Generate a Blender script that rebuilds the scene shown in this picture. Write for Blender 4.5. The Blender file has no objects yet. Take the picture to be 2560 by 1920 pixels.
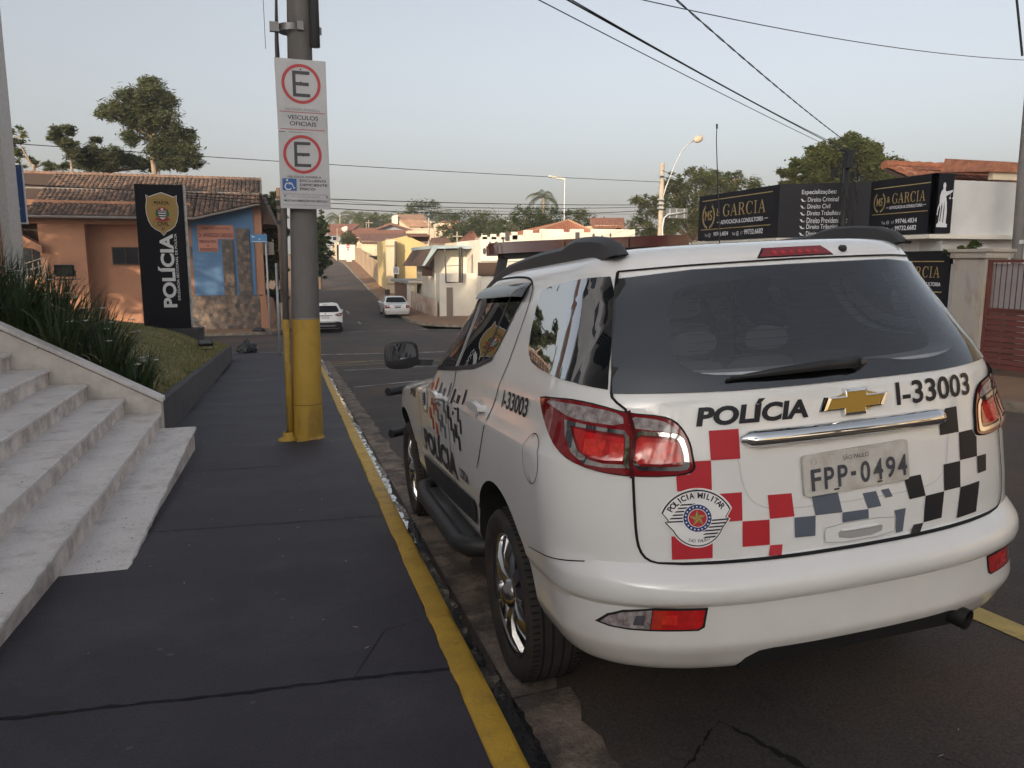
import bpy, bmesh, math, random
from mathutils import Vector, Matrix
from mathutils.bvhtree import BVHTree
random.seed(7)
sc = bpy.context.scene
col = sc.collection
R = math.radians
# ------------------------------------------------------------------ camera
cd = bpy.data.cameras.new('camera'); cam = bpy.data.objects.new('camera', cd); col.objects.link(cam)
cd.sensor_width = 36.0; cd.lens = 27.04; cd.clip_start = 0.05; cd.clip_end = 3000
cam.location = (0, 0, 1.5); cam.rotation_euler = (R(90 - 8.87), 0, R(-17.07))
sc.camera = cam
# ------------------------------------------------------------------ sky, sun, exposure
SUN_EL, SUN_AZ = 14.0, 218.0            # azimuth of the sun, clockwise from +Y (street direction)
wd = bpy.data.worlds.new('World'); sc.world = wd; wd.use_nodes = True
wn = wd.node_tree.nodes; wl = wd.node_tree.links
sky = wn.new('ShaderNodeTexSky'); sky.sky_type = 'NISHITA'; sky.sun_disc = False
sky.sun_elevation = R(SUN_EL); sky.sun_rotation = R(SUN_AZ)
sky.altitude = 500; sky.air_density = 1.0; sky.dust_density = 7.2; sky.ozone_density = 1.4
hs_ = wn.new('ShaderNodeHueSaturation'); hs_.inputs['Saturation'].default_value = .4     # hazy, pale evening air
wl.new(sky.outputs[0], hs_.inputs['Color']); wl.new(hs_.outputs[0], wn['Background'].inputs[0]); wn['Background'].inputs[1].default_value = 0.10
sd = bpy.data.lights.new('sun', 'SUN'); so = bpy.data.objects.new('sun', sd); col.objects.link(so)
sd.energy = 2.7; sd.angle = R(0.6); sd.color = (1.0, 0.80, 0.56)
a_, e_ = R(SUN_AZ), R(SUN_EL)
sdir = Vector((math.sin(a_) * math.cos(e_), math.cos(a_) * math.cos(e_), math.sin(e_)))
so.rotation_euler = sdir.to_track_quat('Z', 'Y').to_euler()
sc.view_settings.view_transform = 'Standard'; sc.view_settings.look = 'None'
sc.view_settings.exposure = 1.25; sc.view_settings.gamma = 1.0
sc.cycles.max_bounces = 6; sc.cycles.diffuse_bounces = 3; sc.cycles.glossy_bounces = 3; sc.cycles.transparent_max_bounces = 12; sc.cycles.volume_bounces = 0
sc.cycles.use_denoising = True

# ------------------------------------------------------------------ picking real positions: image ray -> point at street distance y
_F = 1923.0; _p, _y = R(8.87), R(17.07)
_fw = Vector((math.sin(_y) * math.cos(_p), math.cos(_y) * math.cos(_p), -math.sin(_p)))
_rt = Vector((math.cos(_y), -math.sin(_y), 0)); _up = _rt.cross(_fw); _C = Vector((0, 0, 1.5))
def aty(px, py, y):
    d = _fw + _rt * ((px - 1280) / _F) - _up * ((py - 960) / _F)
    return _C + d * (y / d.y)
def atx(px, py, x):
    d = _fw + _rt * ((px - 1280) / _F) - _up * ((py - 960) / _F)
    return _C + d * (x / d.x)

def pchip(xs, ys):
    n = len(xs); h = [xs[i+1]-xs[i] for i in range(n-1)]; d = [(ys[i+1]-ys[i])/h[i] for i in range(n-1)]
    m = [d[0]]+[0 if d[i-1]*d[i] <= 0 else 3*(h[i-1]+h[i])/((2*h[i]+h[i-1])/d[i-1]+(h[i]+2*h[i-1])/d[i]) for i in range(1, n-1)]+[d[-1]]
    def f(x):
        x = min(max(x, xs[0]), xs[-1]); lo, hi = 0, n-2
        while lo < hi:
            k = (lo+hi+1)//2
            if xs[k] <= x: lo = k
            else: hi = k-1
        t = (x-xs[lo])/h[lo]; t2 = t*t; t3 = t2*t
        return (2*t3-3*t2+1)*ys[lo]+(t3-2*t2+t)*h[lo]*m[lo]+(3*t2-2*t3)*ys[lo+1]+(t3-t2)*h[lo]*m[lo+1]
    return f
base = pchip([-80,-30,0,10,20,27,33,39,48,56,70,90,108,150,250,400],
             [4.84,1.815,0,-.605,-1.21,-1.60,-1.85,-1.95,-1.95,-1.8,-1.0,.35,1.6,3.2,5,6])
def pl(xs, ys):
    def f(x):
        if x <= xs[0]: return ys[0]
        for i in range(len(xs)-1):
            if x <= xs[i+1]: return ys[i]+(ys[i+1]-ys[i])*(x-xs[i])/(xs[i+1]-xs[i])
        return ys[-1]
    return f

# ------------------------------------------------------------------ materials
MATS = {}
def rgb(h):
    h = h.lstrip('#'); c = [int(h[i:i+2], 16)/255 for i in (0, 2, 4)]
    return [x/12.92 if x <= .04045 else ((x+.055)/1.055)**2.4 for x in c]
def mat(name, color, rough=.7, metal=0., var=0., vscale=6., bump=0., bscale=40., color2=None, coat=0., spec=.5, detail=6, dirt=None, dscale=1.5, damt=.0, dlo=.45, dhi=.7, aniso=None, bdist=.02, coord='Object', grain=0., gscale=180.):
    """principled material: base colour with noise variation, optional second colour patches, bump"""
    if name in MATS: return MATS[name]
    m = bpy.data.materials.new(name); m.use_nodes = True; MATS[name] = m
    nt = m.node_tree; N = nt.nodes; L = nt.links; b = N['Principled BSDF']
    c = rgb(color) if isinstance(color, str) else list(color)
    b.inputs['Base Color'].default_value = (*c, 1); b.inputs['Roughness'].default_value = rough
    b.inputs['Metallic'].default_value = metal; b.inputs['Coat Weight'].default_value = coat; b.inputs['Coat Roughness'].default_value = .05
    b.inputs['Specular IOR Level'].default_value = spec
    src = None; vec = None
    if var or color2 or bump or damt or grain:
        tc = N.new('ShaderNodeTexCoord'); vec = tc.outputs[coord]
        if aniso:
            mp = N.new('ShaderNodeMapping'); mp.inputs['Scale'].default_value = aniso; L.new(vec, mp.inputs[0]); vec = mp.outputs[0]
    def noise(scale, det=6, rg=.6):
        n = N.new('ShaderNodeTexNoise'); n.inputs['Scale'].default_value = scale; n.inputs['Detail'].default_value = det; n.inputs['Roughness'].default_value = rg
        L.new(vec, n.inputs['Vector']); return n.outputs['Fac']
    def mix(fac, a, bb, mode='MIX'):
        x = N.new('ShaderNodeMix'); x.data_type = 'RGBA'; x.blend_type = mode
        if hasattr(fac, 'is_linked'): L.new(fac, x.inputs[0])
        else: x.inputs[0].default_value = fac
        for s, v in ((6, a), (7, bb)):
            if hasattr(v, 'is_linked'): L.new(v, x.inputs[s])
            else: x.inputs[s].default_value = (*v, 1)
        return x.outputs[2]
    def ramp(fac, lo, hi):
        r = N.new('ShaderNodeMapRange'); L.new(fac, r.inputs[0]); r.inputs[1].default_value = lo; r.inputs[2].default_value = hi; return r.outputs[0]
    if var or color2:
        c2 = rgb(color2) if isinstance(color2, str) else (color2 or [x*(1-var) for x in c])
        c1 = c if color2 else [min(1, x*(1+var)) for x in c]
        src = mix(ramp(noise(vscale, detail), .32, .68), c1, c2)
        if var:
            f = noise(vscale*7.3, 4)
            r = N.new('ShaderNodeMapRange'); L.new(f, r.inputs[0]); r.inputs[3].default_value = 1-var*.6; r.inputs[4].default_value = 1+var*.6
            hv = N.new('ShaderNodeVectorMath'); hv.operation = 'SCALE'; L.new(src, hv.inputs[0]); L.new(r.outputs[0], hv.inputs[3]); src = hv.outputs[0]
    if damt:
        dcol = rgb(dirt) if isinstance(dirt, str) else dirt
        f = ramp(noise(dscale, 9, .68), dlo, dhi)
        mm = N.new('ShaderNodeMath'); mm.operation = 'MULTIPLY'; L.new(f, mm.inputs[0]); mm.inputs[1].default_value = damt
        src = mix(mm.outputs[0], src if src else c, dcol)
    if grain:
        f = noise(gscale, 3, .7); r = N.new('ShaderNodeMapRange'); L.new(f, r.inputs[0]); r.inputs[1].default_value = .3; r.inputs[2].default_value = .7; r.inputs[3].default_value = 1-grain; r.inputs[4].default_value = 1+grain
        hv = N.new('ShaderNodeVectorMath'); hv.operation = 'SCALE'
        if src: L.new(src, hv.inputs[0])
        else: hv.inputs[0].default_value = c
        L.new(r.outputs[0], hv.inputs[3]); src = hv.outputs[0]
    if src: L.new(src, b.inputs['Base Color'])
    if bump:
        bn = N.new('ShaderNodeBump'); bn.inputs['Strength'].default_value = bump; bn.inputs['Distance'].default_value = bdist
        L.new(noise(bscale, 5), bn.inputs['Height']); L.new(bn.outputs[0], b.inputs['Normal'])
    return m
def glass(name, tint, refl=.06, rough=.0, ior=1.5, gcol=.95):
    m = bpy.data.materials.new(name); m.use_nodes = True; nt = m.node_tree; N = nt.nodes; L = nt.links
    N.remove(N['Principled BSDF']); o = N['Material Output']
    t = N.new('ShaderNodeBsdfTransparent'); t.inputs[0].default_value = (*tint, 1)
    g = N.new('ShaderNodeBsdfGlossy'); g.inputs['Roughness'].default_value = rough; g.inputs[0].default_value = (gcol, gcol*1.02, gcol*1.05, 1)
    f = N.new('ShaderNodeFresnel'); f.inputs[0].default_value = ior
    ad = N.new('ShaderNodeMath'); ad.operation = 'ADD'; ad.use_clamp = True; L.new(f.outputs[0], ad.inputs[0]); ad.inputs[1].default_value = refl
    x = N.new('ShaderNodeMixShader'); L.new(ad.outputs[0], x.inputs[0]); L.new(t.outputs[0], x.inputs[1]); L.new(g.outputs[0], x.inputs[2])
    L.new(x.outputs[0], o.inputs[0]); MATS[name] = m; return m
def flat(name, color, rough=.6, **k): return mat(name, color, rough, **k)

# ------------------------------------------------------------------ mesh helpers
class MB:
    def __init__(s): s.v = []; s.f = []; s.m = []
    def add(s, vs, fs, mi=0):
        o = len(s.v); s.v += [tuple(p) for p in vs]; s.f += [tuple(o+i for i in f) for f in fs]; s.m += [mi]*len(fs); return s
    def box(s, c, d, rz=0., mi=0, M=None):
        x, y, z = d[0]/2, d[1]/2, d[2]/2; ca, sa = math.cos(rz), math.sin(rz)
        vs = []
        for p in ((-x,-y,-z),(x,-y,-z),(x,y,-z),(-x,y,-z),(-x,-y,z),(x,-y,z),(x,y,z),(-x,y,z)):
            q = Vector((p[0]*ca-p[1]*sa, p[0]*sa+p[1]*ca, p[2]))
            if M: q = M @ Vector(p)
            vs.append(Vector(c)+q)
        return s.add(vs, [(0,3,2,1),(4,5,6,7),(0,1,5,4),(1,2,6,5),(2,3,7,6),(3,0,4,7)], mi)
    def b2(s, lo, hi, mi=0):
        return s.box([(lo[i]+hi[i])/2 for i in range(3)], [abs(hi[i]-lo[i]) for i in range(3)], mi=mi)
    def hexa(s, p, mi=0):   # 8 points: bottom ring then top ring
        return s.add(p, [(0,3,2,1),(4,5,6,7),(0,1,5,4),(1,2,6,5),(2,3,7,6),(3,0,4,7)], mi)
    def tube(s, pts, r, n=8, mi=0, caps=True):
        pts = [Vector(p) for p in pts]; rr = r if isinstance(r, (list, tuple)) else [r]*len(pts)
        o = len(s.v); prev = None
        for i, p in enumerate(pts):
            t = (pts[min(i+1, len(pts)-1)]-pts[max(i-1, 0)]).normalized()
            if prev is None: prev = t.orthogonal().normalized()
            prev = (prev-t*prev.dot(t)); prev = prev.normalized() if prev.length > 1e-6 else t.orthogonal().normalized()
            q = t.cross(prev)
            for k in range(n):
                a = 2*math.pi*k/n; s.v.append(tuple(p+(prev*math.cos(a)+q*math.sin(a))*rr[i]))
        for i in range(len(pts)-1):
            for k in range(n):
                k2 = (k+1) % n; s.f.append((o+i*n+k, o+i*n+k2, o+(i+1)*n+k2, o+(i+1)*n+k)); s.m.append(mi)
        if caps:
            s.f.append(tuple(o+k for k in range(n-1, -1, -1))); s.m.append(mi)
            e = o+(len(pts)-1)*n; s.f.append(tuple(e+k for k in range(n))); s.m.append(mi)
        return s
    def prism(s, pts, z0, z1, fn=None, mi=0):   # 2D outline (ccw) extruded; fn maps (x,y,z)->world
        fn = fn or (lambda x, y, z: (x, y, z)); n = len(pts)
        vs = [fn(p[0], p[1], z0) for p in pts]+[fn(p[0], p[1], z1) for p in pts]
        fs = [tuple(range(n-1, -1, -1)), tuple(range(n, 2*n))]+[(i, (i+1) % n, n+(i+1) % n, n+i) for i in range(n)]
        return s.add(vs, fs, mi)
    def lathe(s, prof, c=(0,0,0), axis='z', n=24, mi=0, M=None):
        o = len(s.v); c = Vector(c)
        for r, h in prof:
            for k in range(n):
                a = 2*math.pi*k/n
                p = {'z': (r*math.cos(a), r*math.sin(a), h), 'x': (h, r*math.cos(a), r*math.sin(a)), 'y': (r*math.sin(a), h, r*math.cos(a))}[axis]
                s.v.append(tuple(c+Vector(p)))
        for i in range(len(prof)-1):
            for k in range(n):
                k2 = (k+1) % n; s.f.append((o+i*n+k, o+i*n+k2, o+(i+1)*n+k2, o+(i+1)*n+k)); s.m.append(mi)
        return s
    def grid(s, xs, ys, fn, mi=0):
        o = len(s.v)
        for y in ys:
            for x in xs: s.v.append(tuple(fn(x, y)))
        n = len(xs)
        for j in range(len(ys)-1):
            for i in range(n-1): s.f.append((o+j*n+i, o+j*n+i+1, o+(j+1)*n+i+1, o+(j+1)*n+i)); s.m.append(mi)
        return s
    def build(s, name, ms, parent=None, smooth=False, angle=None, recalc=False):
        me = bpy.data.meshes.new(name); me.from_pydata(s.v, [], s.f)
        if not isinstance(ms, (list, tuple)): ms = [ms]
        for m in ms: me.materials.append(m)
        if len(ms) > 1: me.polygons.foreach_set('material_index', s.m)
        if recalc:
            bm = bmesh.new(); bm.from_mesh(me); bmesh.ops.recalc_face_normals(bm, faces=bm.faces); bm.to_mesh(me); bm.free()
        if smooth or angle:
            me.polygons.foreach_set('use_smooth', [True]*len(me.polygons))
            if angle: me.set_sharp_from_angle(angle=R(angle))
        me.update()
        return link(name, me, parent)
def link(name, me, parent=None):
    o = bpy.data.objects.new(name, me); col.objects.link(o)
    if parent: o.parent = parent
    return o
def linspace(a, b, n): return [a+(b-a)*i/(n-1) for i in range(n)]
def tag(o, label=None, cat=None, group=None, kind=None):
    if label: o['label'] = label
    if cat: o['category'] = cat
    if group: o['group'] = group
    if kind: o['kind'] = kind
    return o
def empty(name, loc=(0, 0, 0), label=None, cat=None, group=None, rz=0.):
    o = bpy.data.objects.new(name, None); col.objects.link(o); o.location = loc; o.rotation_euler = (0, 0, rz); o.empty_display_size = .2
    return tag(o, label, cat, group)
def copy_tree(o, parent=None):
    c = o.copy(); col.objects.link(c); c.parent = parent
    for ch in o.children: copy_tree(ch, c)
    return c
_txt = {}
def text_mesh(body, bold=0., shear=0., spacing=1.):
    """built-in font lettering as 2D verts and faces, normalised to its bounding box (w/h returned)"""
    k = (body, bold, shear, spacing)
    if k in _txt: return _txt[k]
    cu = bpy.data.curves.new('t', 'FONT'); cu.body = body; cu.dimensions = '2D'; cu.fill_mode = 'FRONT'; cu.offset = bold; cu.shear = shear
    cu.space_character = spacing; cu.resolution_u = 4
    ob = bpy.data.objects.new('t', cu); col.objects.link(ob); bpy.context.view_layer.update()
    me = bpy.data.meshes.new_from_object(ob.evaluated_get(bpy.context.evaluated_depsgraph_get()))
    vs = [(v.co.x, v.co.y) for v in me.vertices]; fs = [tuple(p.vertices) for p in me.polygons]
    bpy.data.objects.remove(ob); bpy.data.curves.remove(cu); bpy.data.meshes.remove(me)
    x0, x1 = min(v[0] for v in vs), max(v[0] for v in vs); y0, y1 = min(v[1] for v in vs), max(v[1] for v in vs)
    vs = [((x-x0)/(x1-x0), (y-y0)/(y1-y0)) for x, y in vs]
    _txt[k] = (vs, fs, (x1-x0)/(y1-y0)); return _txt[k]
def lettering(name, body, fn, m, parent, bold=.0, shear=0., sub=0., spacing=1., name2=None):
    """fn maps unit box (s,t) to world; sub>0 cuts long edges so that the text follows a curved surface"""
    vs, fs, asp = text_mesh(body, bold, shear, spacing)
    bm = bmesh.new(); bv = [bm.verts.new((x, y, 0)) for x, y in vs]
    for f in fs:
        try: bm.faces.new([bv[i] for i in f])
        except ValueError: pass
    if sub:
        for ax in (0, 1):
            k = sub
            while k < 1:
                co = [0, 0, 0]; co[ax] = k; no = [0, 0, 0]; no[ax] = 1
                bmesh.ops.bisect_plane(bm, geom=bm.verts[:]+bm.edges[:]+bm.faces[:], plane_co=co, plane_no=no); k += sub if ax == 0 else .34
    for v in bm.verts: v.co = Vector(fn(v.co.x, v.co.y))
    me = bpy.data.meshes.new(name); bm.to_mesh(me); bm.free(); me.materials.append(m)
    return link(name, me, parent)
def boxfn(o, ux, uy):   # unit box at corner o spanned by ux, uy
    o, ux, uy = Vector(o), Vector(ux), Vector(uy)
    return lambda s, t: o+ux*s+uy*t
def patch(name, outline, fn, m, parent, holes=(), cell=.05, smooth=True, flip=False):
    bm = bmesh.new()
    for lp in [outline]+list(holes):
        vs = [bm.verts.new((p[0], p[1], 0)) for p in lp]
        for i in range(len(vs)): bm.edges.new((vs[i], vs[(i+1) % len(vs)]))
    if holes: bmesh.ops.triangle_fill(bm, use_beauty=True, use_dissolve=False, edges=bm.edges[:])
    else:
        bm.faces.new(bm.verts[:])
        if cell < 5: bmesh.ops.triangulate(bm, faces=bm.faces[:])
    for ax in (0, 1):
        lo = min(v.co[ax] for v in bm.verts); hi = max(v.co[ax] for v in bm.verts); n = int((hi-lo)/cell)
        for i in range(1, n+1):
            co = [0, 0, 0]; co[ax] = lo+(hi-lo)*i/(n+1); no = [0, 0, 0]; no[ax] = 1
            bmesh.ops.bisect_plane(bm, geom=bm.verts[:]+bm.edges[:]+bm.faces[:], plane_co=co, plane_no=no)
    bmesh.ops.recalc_face_normals(bm, faces=bm.faces[:])
    for v in bm.verts: v.co = Vector(fn(v.co.x, v.co.y))
    me = bpy.data.meshes.new(name); bm.to_mesh(me); bm.free(); me.materials.append(m)
    if smooth: me.polygons.foreach_set('use_smooth', [True]*len(me.polygons))
    return link(name, me, parent)
def smoothloop(pts, it=2):   # Chaikin
    for _ in range(it):
        q = []
        for i in range(len(pts)):
            a, b = pts[i], pts[(i+1) % len(pts)]
            q += [(a[0]*.75+b[0]*.25, a[1]*.75+b[1]*.25), (a[0]*.25+b[0]*.75, a[1]*.25+b[1]*.75)]
        pts = q
    return pts
def circ(c, r, n=24, r2=None, a0=0., a1=360.):
    full = abs(a1-a0) >= 360
    return [(c[0]+r*math.cos(R(a0+(a1-a0)*i/(n if full else n-1))), c[1]+(r2 or r)*math.sin(R(a0+(a1-a0)*i/(n if full else n-1)))) for i in range(n)]
# ================================================================== GROUND, ROAD, PAVEMENTS
M_soil = mat('soil', '#7d5f48', .95, var=.25, vscale=.15, color2='#6f6a45', bump=.3, bscale=3)
def asphalt(name, c, c2, dirt, damt, rough=.85, dscale=.5, bs=120, speck=.0):
    m = mat(name, c, rough, var=.16, vscale=1.1, color2=c2, bump=.8, bscale=bs, dirt=dirt, damt=damt, dscale=dscale, spec=.35, bdist=.016, grain=.45, gscale=90)
    return m
M_road = asphalt('asphalt', (.082, .074, .070), (.060, .053, .051), (.150, .092, .062), .75, dscale=.35)
M_walk = mat('dark_pavement_paint', (.034, .029, .041), .66, var=.2, vscale=1.3, color2=(.047, .041, .052), grain=.38, gscale=130, bump=.5, bscale=130, dirt=(.078, .072, .078), damt=.8, dscale=1.0, dlo=.46, dhi=.74, spec=.4, bdist=.010)
M_walk2 = mat('dusty_pavement', '#8a6a50', .9, var=.2, vscale=.6, color2='#75604f', bump=.3, bscale=30, dirt='#a58062', damt=.6, dscale=.4)
M_kerb = mat('kerb_concrete', '#857a6c', .9, var=.22, vscale=3, bump=.4, bscale=60, dirt='#5a4f48', damt=.7, dscale=3)
M_gut = mat('gutter_concrete', (.30, .235, .185), .92, var=.2, vscale=5, color2=(.19, .145, .115), bump=.6, bscale=45, dirt=(.055, .045, .042), damt=.85, dscale=4.5, dlo=.42, dhi=.62, grain=.3, gscale=80)
M_tar = mat('wet_tar', (.012, .012, .014), .12, bump=1.0, bscale=38, var=.3, vscale=20, spec=.8, bdist=.02)
M_wet = mat('standing_water', (.02, .022, .026), .02, spec=1.0, metal=.0, coat=1.0)
M_yellow = mat('yellow_road_paint', (.56, .335, .035), .6, var=.12, vscale=5, bump=.35, bscale=60, dirt=(.20, .135, .05), damt=.6, dscale=7, dlo=.5, dhi=.72)
M_white_line = mat('worn_white_paint', (.42, .40, .38), .8, var=.2, vscale=4, dirt=(.07, .06, .06), damt=.85, dscale=4, dlo=.42, dhi=.6)
M_yel_line = mat('worn_yellow_paint', (.50, .36, .12), .8, var=.15, vscale=4, dirt=(.09, .07, .05), damt=.5, dscale=9, dlo=.5, dhi=.65)
M_crack = mat('crack_filler', (.008, .008, .009), .95)

def xk(y): return .73+(y-2.2)*.0245            # kerb edge, left side
XR = 10.2                                       # kerb edge, right side (near block)
def xk2(y): return 8.12+(y-60)*.0210            # right kerb beyond the crossing
def xl2(y): return 1.0+(y-42)*.0210             # left kerb beyond the crossing
fade = pl([14, 26], [1, 0])
def roadz(x, y):
    c = 0.
    if y < 26:
        w = XR-xk(y); s = min(max((x-xk(y))/w, 0), 1); c = .19*(1-(2*s-1)**2)*fade(y)
        c = min(c, .047*max(x-xk(y), 0)*1.0) if x < xk(y)+w/2 else c
    return base(y)-.13+c*fade(y)
tg = MB()
xs = [-1500, -600, -250, -120, -60, -30, -15, -8, -4, 0, 5, 12, 20, 40, 80, 150, 300, 700, 1500]
ys = [-600, -200, -100]+[-80+i*4 for i in range(58)]+[160, 180, 210, 250, 320, 400, 700, 1500]
tg.grid(xs, ys, lambda x, y: (x, y, base(y)-.45 if y < 200 else base(y)-.45-max(0, (y-330))*.01))
tag(tg.build('ground', M_soil, smooth=True), kind='structure', label='bare reddish ground under the town', cat='ground')
rd = MB()
rd.grid(linspace(0, 1, 26), linspace(-60, 29, 100), lambda s, y: (lambda x: (x, y, roadz(x, y)))(xk(y)-.25+(XR+.5-xk(y)+.25)*s))
rd.grid([-120, -60, -30, -15, -6, -3, 0, 2, 4, 6, 8, 10, 12, 16, 30, 60, 120, 200], linspace(29, 41.3, 14), lambda x, y: (x, y, roadz(x, y)))
rd.grid(linspace(0, 1, 9), linspace(41.3, 150, 70), lambda s, y: (lambda x: (x, y, roadz(x, y)))(xl2(y)-.3+(xk2(y)+.3-xl2(y)+.3)*s))
tag(rd.build('road', M_road, smooth=True), 'worn grey asphalt road running downhill to the crossing', 'road', kind='structure')

# left pavement (dark painted) with its rounded corner
corner = [(1.22, 21.5), (1.30, 24.0), (1.20, 26.3), (.85, 28.3), (.1, 29.6), (-1.2, 30.2), (-4, 30.5), (-30, 31.0)]
edge = [(xk(y), y) for y in linspace(-30, 20.5, 30)]+corner
def zwalk(x, y): return (x, y, base(y))
pav = patch('pavement', [(x-.115, y) for x, y in edge[:-5]]+[(.76, 28.2), (.05, 29.48), (-1.2, 30.07), (-4, 30.37), (-30, 30.88), (-30, 26.5), (-1.30, 26.5), (-1.30, -30)], zwalk, M_walk, None, cell=1.0)
tag(pav, 'dark painted pavement beside the stone steps', 'pavement', kind='structure')
# sheet under lawn and station
s = MB(); s.grid([-60, -30, -10, -6.2, -1.3], linspace(-60, 26.5, 40), lambda x, y: (x, y, base(y)-.01))
tag(s.build('plot_ground', M_soil), 'ground of the station plot', 'ground', kind='structure')
def sweep(path, prof, name, m, parent=None, zoff=base, smooth=False, closed=False):
    """profile (offset to the right of travel, height) swept along a 2D path; heights ride on the terrain"""
    b = MB(); n = len(prof); P = []
    for i, (x, y) in enumerate(path):
        a = path[max(i-1, 0)]; c = path[min(i+1, len(path)-1)]; d = Vector((c[0]-a[0], c[1]-a[1])).normalized(); nr = Vector((d.y, -d.x))
        P.append([(x+nr.x*o, y+nr.y*o, zoff(y)+h) for o, h in prof])
    for r in P: b.v += r
    for i in range(len(P)-1):
        for k in range(n-1): b.f.append((i*n+k, i*n+k+1, (i+1)*n+k+1, (i+1)*n+k)); b.m.append(0)
    return b.build(name, m, parent, smooth=smooth)
def fine(path, step=.5):
    out = []
    for i in range(len(path)-1):
        a, b = path[i], path[i+1]; n = max(1, int(math.hypot(b[0]-a[0], b[1]-a[1])/step))
        out += [(a[0]+(b[0]-a[0])*k/n, a[1]+(b[1]-a[1])*k/n) for k in range(n)]
    return out+[path[-1]]
jit = random.Random(3)
yk = [(xk(y), y) for y in linspace(-6, 22.0, 230)]
b = MB(); P = []
for x, y in yk:
    e = jit.uniform(-.008, .008)
    P.append([(x-.115+e, y, base(y)-.004), (x-.108+e, y, base(y)+.006), (x-.02, y, base(y)+.008), (x+.004+jit.uniform(-.002, .002), y, base(y)-.004), (x+.012+jit.uniform(-.004, .004), y, base(y)-.045+jit.uniform(-.02, .02)), (x+.015, y, base(y)-.16)])
for r in P: b.v += r
for i in range(len(P)-1):
    for k in range(5): b.f.append((i*6+k, i*6+k+1, (i+1)*6+k+1, (i+1)*6+k)); b.m.append(0 if k < 4 else 1)
kb = b.build('kerb', [M_yellow, M_tar], smooth=True); kb.data.set_sharp_from_angle(angle=R(50))
tag(kb, 'yellow painted kerb edge along the dark pavement', 'kerb', kind='structure')
sweep(fine(edge[-9:], .6), [(-.13, -.004), (-.12, .006), (0, .006), (.02, -.15)], 'corner_kerb', M_kerb)
tag(bpy.data.objects['corner_kerb'], 'pale concrete kerb round the corner of the pavement', 'kerb', kind='structure')
# wet tar strip and broken concrete gutter
b = MB(); rng = random.Random(11)
ysl = linspace(-4, 27, 560)
for i, y in enumerate(ysl):
    x0 = xk(y)+.008; w = .13+.035*math.sin(y*3.1)*math.sin(y*.7)+rng.uniform(-.02, .02)
    for k in range(5):
        h = -.126+(.022*math.sin(math.pi*k/4))*(rng.random() if 0 < k < 4 else .2)
        if k == 4: h = -.135
        b.v.append((x0+w*k/4, y, base(y)+h))
for i in range(len(ysl)-1):
    for k in range(4): b.f.append((i*5+k, i*5+k+1, i*5+k+6, i*5+k+5)); b.m.append(0)
tag(b.build('tar_strip', M_tar, smooth=True), 'glossy black tar smeared along the foot of the kerb', 'tar', kind='structure')
b = MB()
for i in range(70):      # shallow puddles lying on the tar
    y = 5.2+i*.22+rng.uniform(-.05, .05); x = xk(y)+.055+rng.uniform(-.012, .02); n = 9
    ph = rng.random()*6; rx, ry = rng.uniform(.022, .042), rng.uniform(.10, .17)
    vs = [(x+rx*math.cos(2*math.pi*k/n+ph)*rng.uniform(.7, 1.2), y+ry*math.sin(2*math.pi*k/n+ph)*rng.uniform(.7, 1.2)) for k in range(n)]
    b.add([(vx, vy, base(vy)-.112) for vx, vy in vs], [tuple(range(n))])
tag(b.build('puddle', M_wet), 'narrow puddles glinting in the gutter by the kerb', 'water', kind='stuff')
gut = empty('gutter', (0, 0, 0)); tag(gut, 'broken pale concrete gutter slabs along the kerb', 'gutter', kind='structure')
y = -3.0; gi = 0
while y < 26:
    L = rng.uniform(.85, 1.15); y1 = min(y+L, 26); b = MB(); n = 8
    top = []; 
    for j in range(n+1):
        yy = y+.006+(y1-y-.012)*j/n; x0 = xk(yy)+.13; x1 = xk(yy)+.36+rng.uniform(-.03, .03); zz = base(yy)
        b.v += [(x0, yy, roadz(x0, yy)+.007), (x0+(x1-x0)*.5, yy, roadz(x0+(x1-x0)*.5, yy)+.010+rng.uniform(-.003, .003)), (x1-.01, yy, roadz(x1, yy)+.008), (x1, yy, roadz(x1, yy)-.03)]
    for j in range(n):
        for k in range(3): b.f.append((j*4+k, j*4+k+1, j*4+k+5, j*4+k+4)); b.m.append(0)
    b.build('gutter_slab', M_gut, gut); y = y1

# pavement joints and cracks as real grooves (thin dark lines lying in the surface)
def ribbon(name, pts, w, m, zfn, parent=None, h=.003, jag=0., taper=False):
    b = MB(); r = random.Random(len(pts)*7+int(w*1e4)); n = len(pts)
    for i, (x, y) in enumerate(pts):
        a = pts[max(i-1, 0)]; c = pts[min(i+1, n-1)]; d = Vector((c[0]-a[0], c[1]-a[1])).normalized(); nr = Vector((-d.y, d.x))
        ww = w*(1+jag*r.uniform(-1, 1))*(1 if not taper else .25+.75*math.sin(math.pi*(i+.5)/n))
        for sgn in (-1, 1): b.v.append((x+nr.x*ww/2*sgn, y+nr.y*ww/2*sgn, zfn(x+nr.x*ww/2*sgn, y+nr.y*ww/2*sgn)+h))
    for i in range(n-1): b.f.append((2*i, 2*i+1, 2*i+3, 2*i+2)); b.m.append(0)
    return b.build(name, m, parent)
def jag(p0, p1, n, amp, seed):
    r = random.Random(seed); out = []; off = 0
    for i in range(n+1):
        t = i/n; off = off*.7+r.uniform(-amp, amp); out.append((p0[0]+(p1[0]-p0[0])*t+off*.3, p0[1]+(p1[1]-p0[1])*t+off))
    return out
wz = lambda x, y: base(y)
ribbon('pavement_joint', jag((-1.25, 3.12), (xk(3)-.12, 2.95), 60, .006, 1), .016, M_crack, wz, pav, jag=.5)
ribbon('pavement_joint', jag((-.90, 5.62), (xk(5.5)-.12, 5.48), 40, .004, 2), .008, M_crack, wz, pav, jag=.5)
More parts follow.
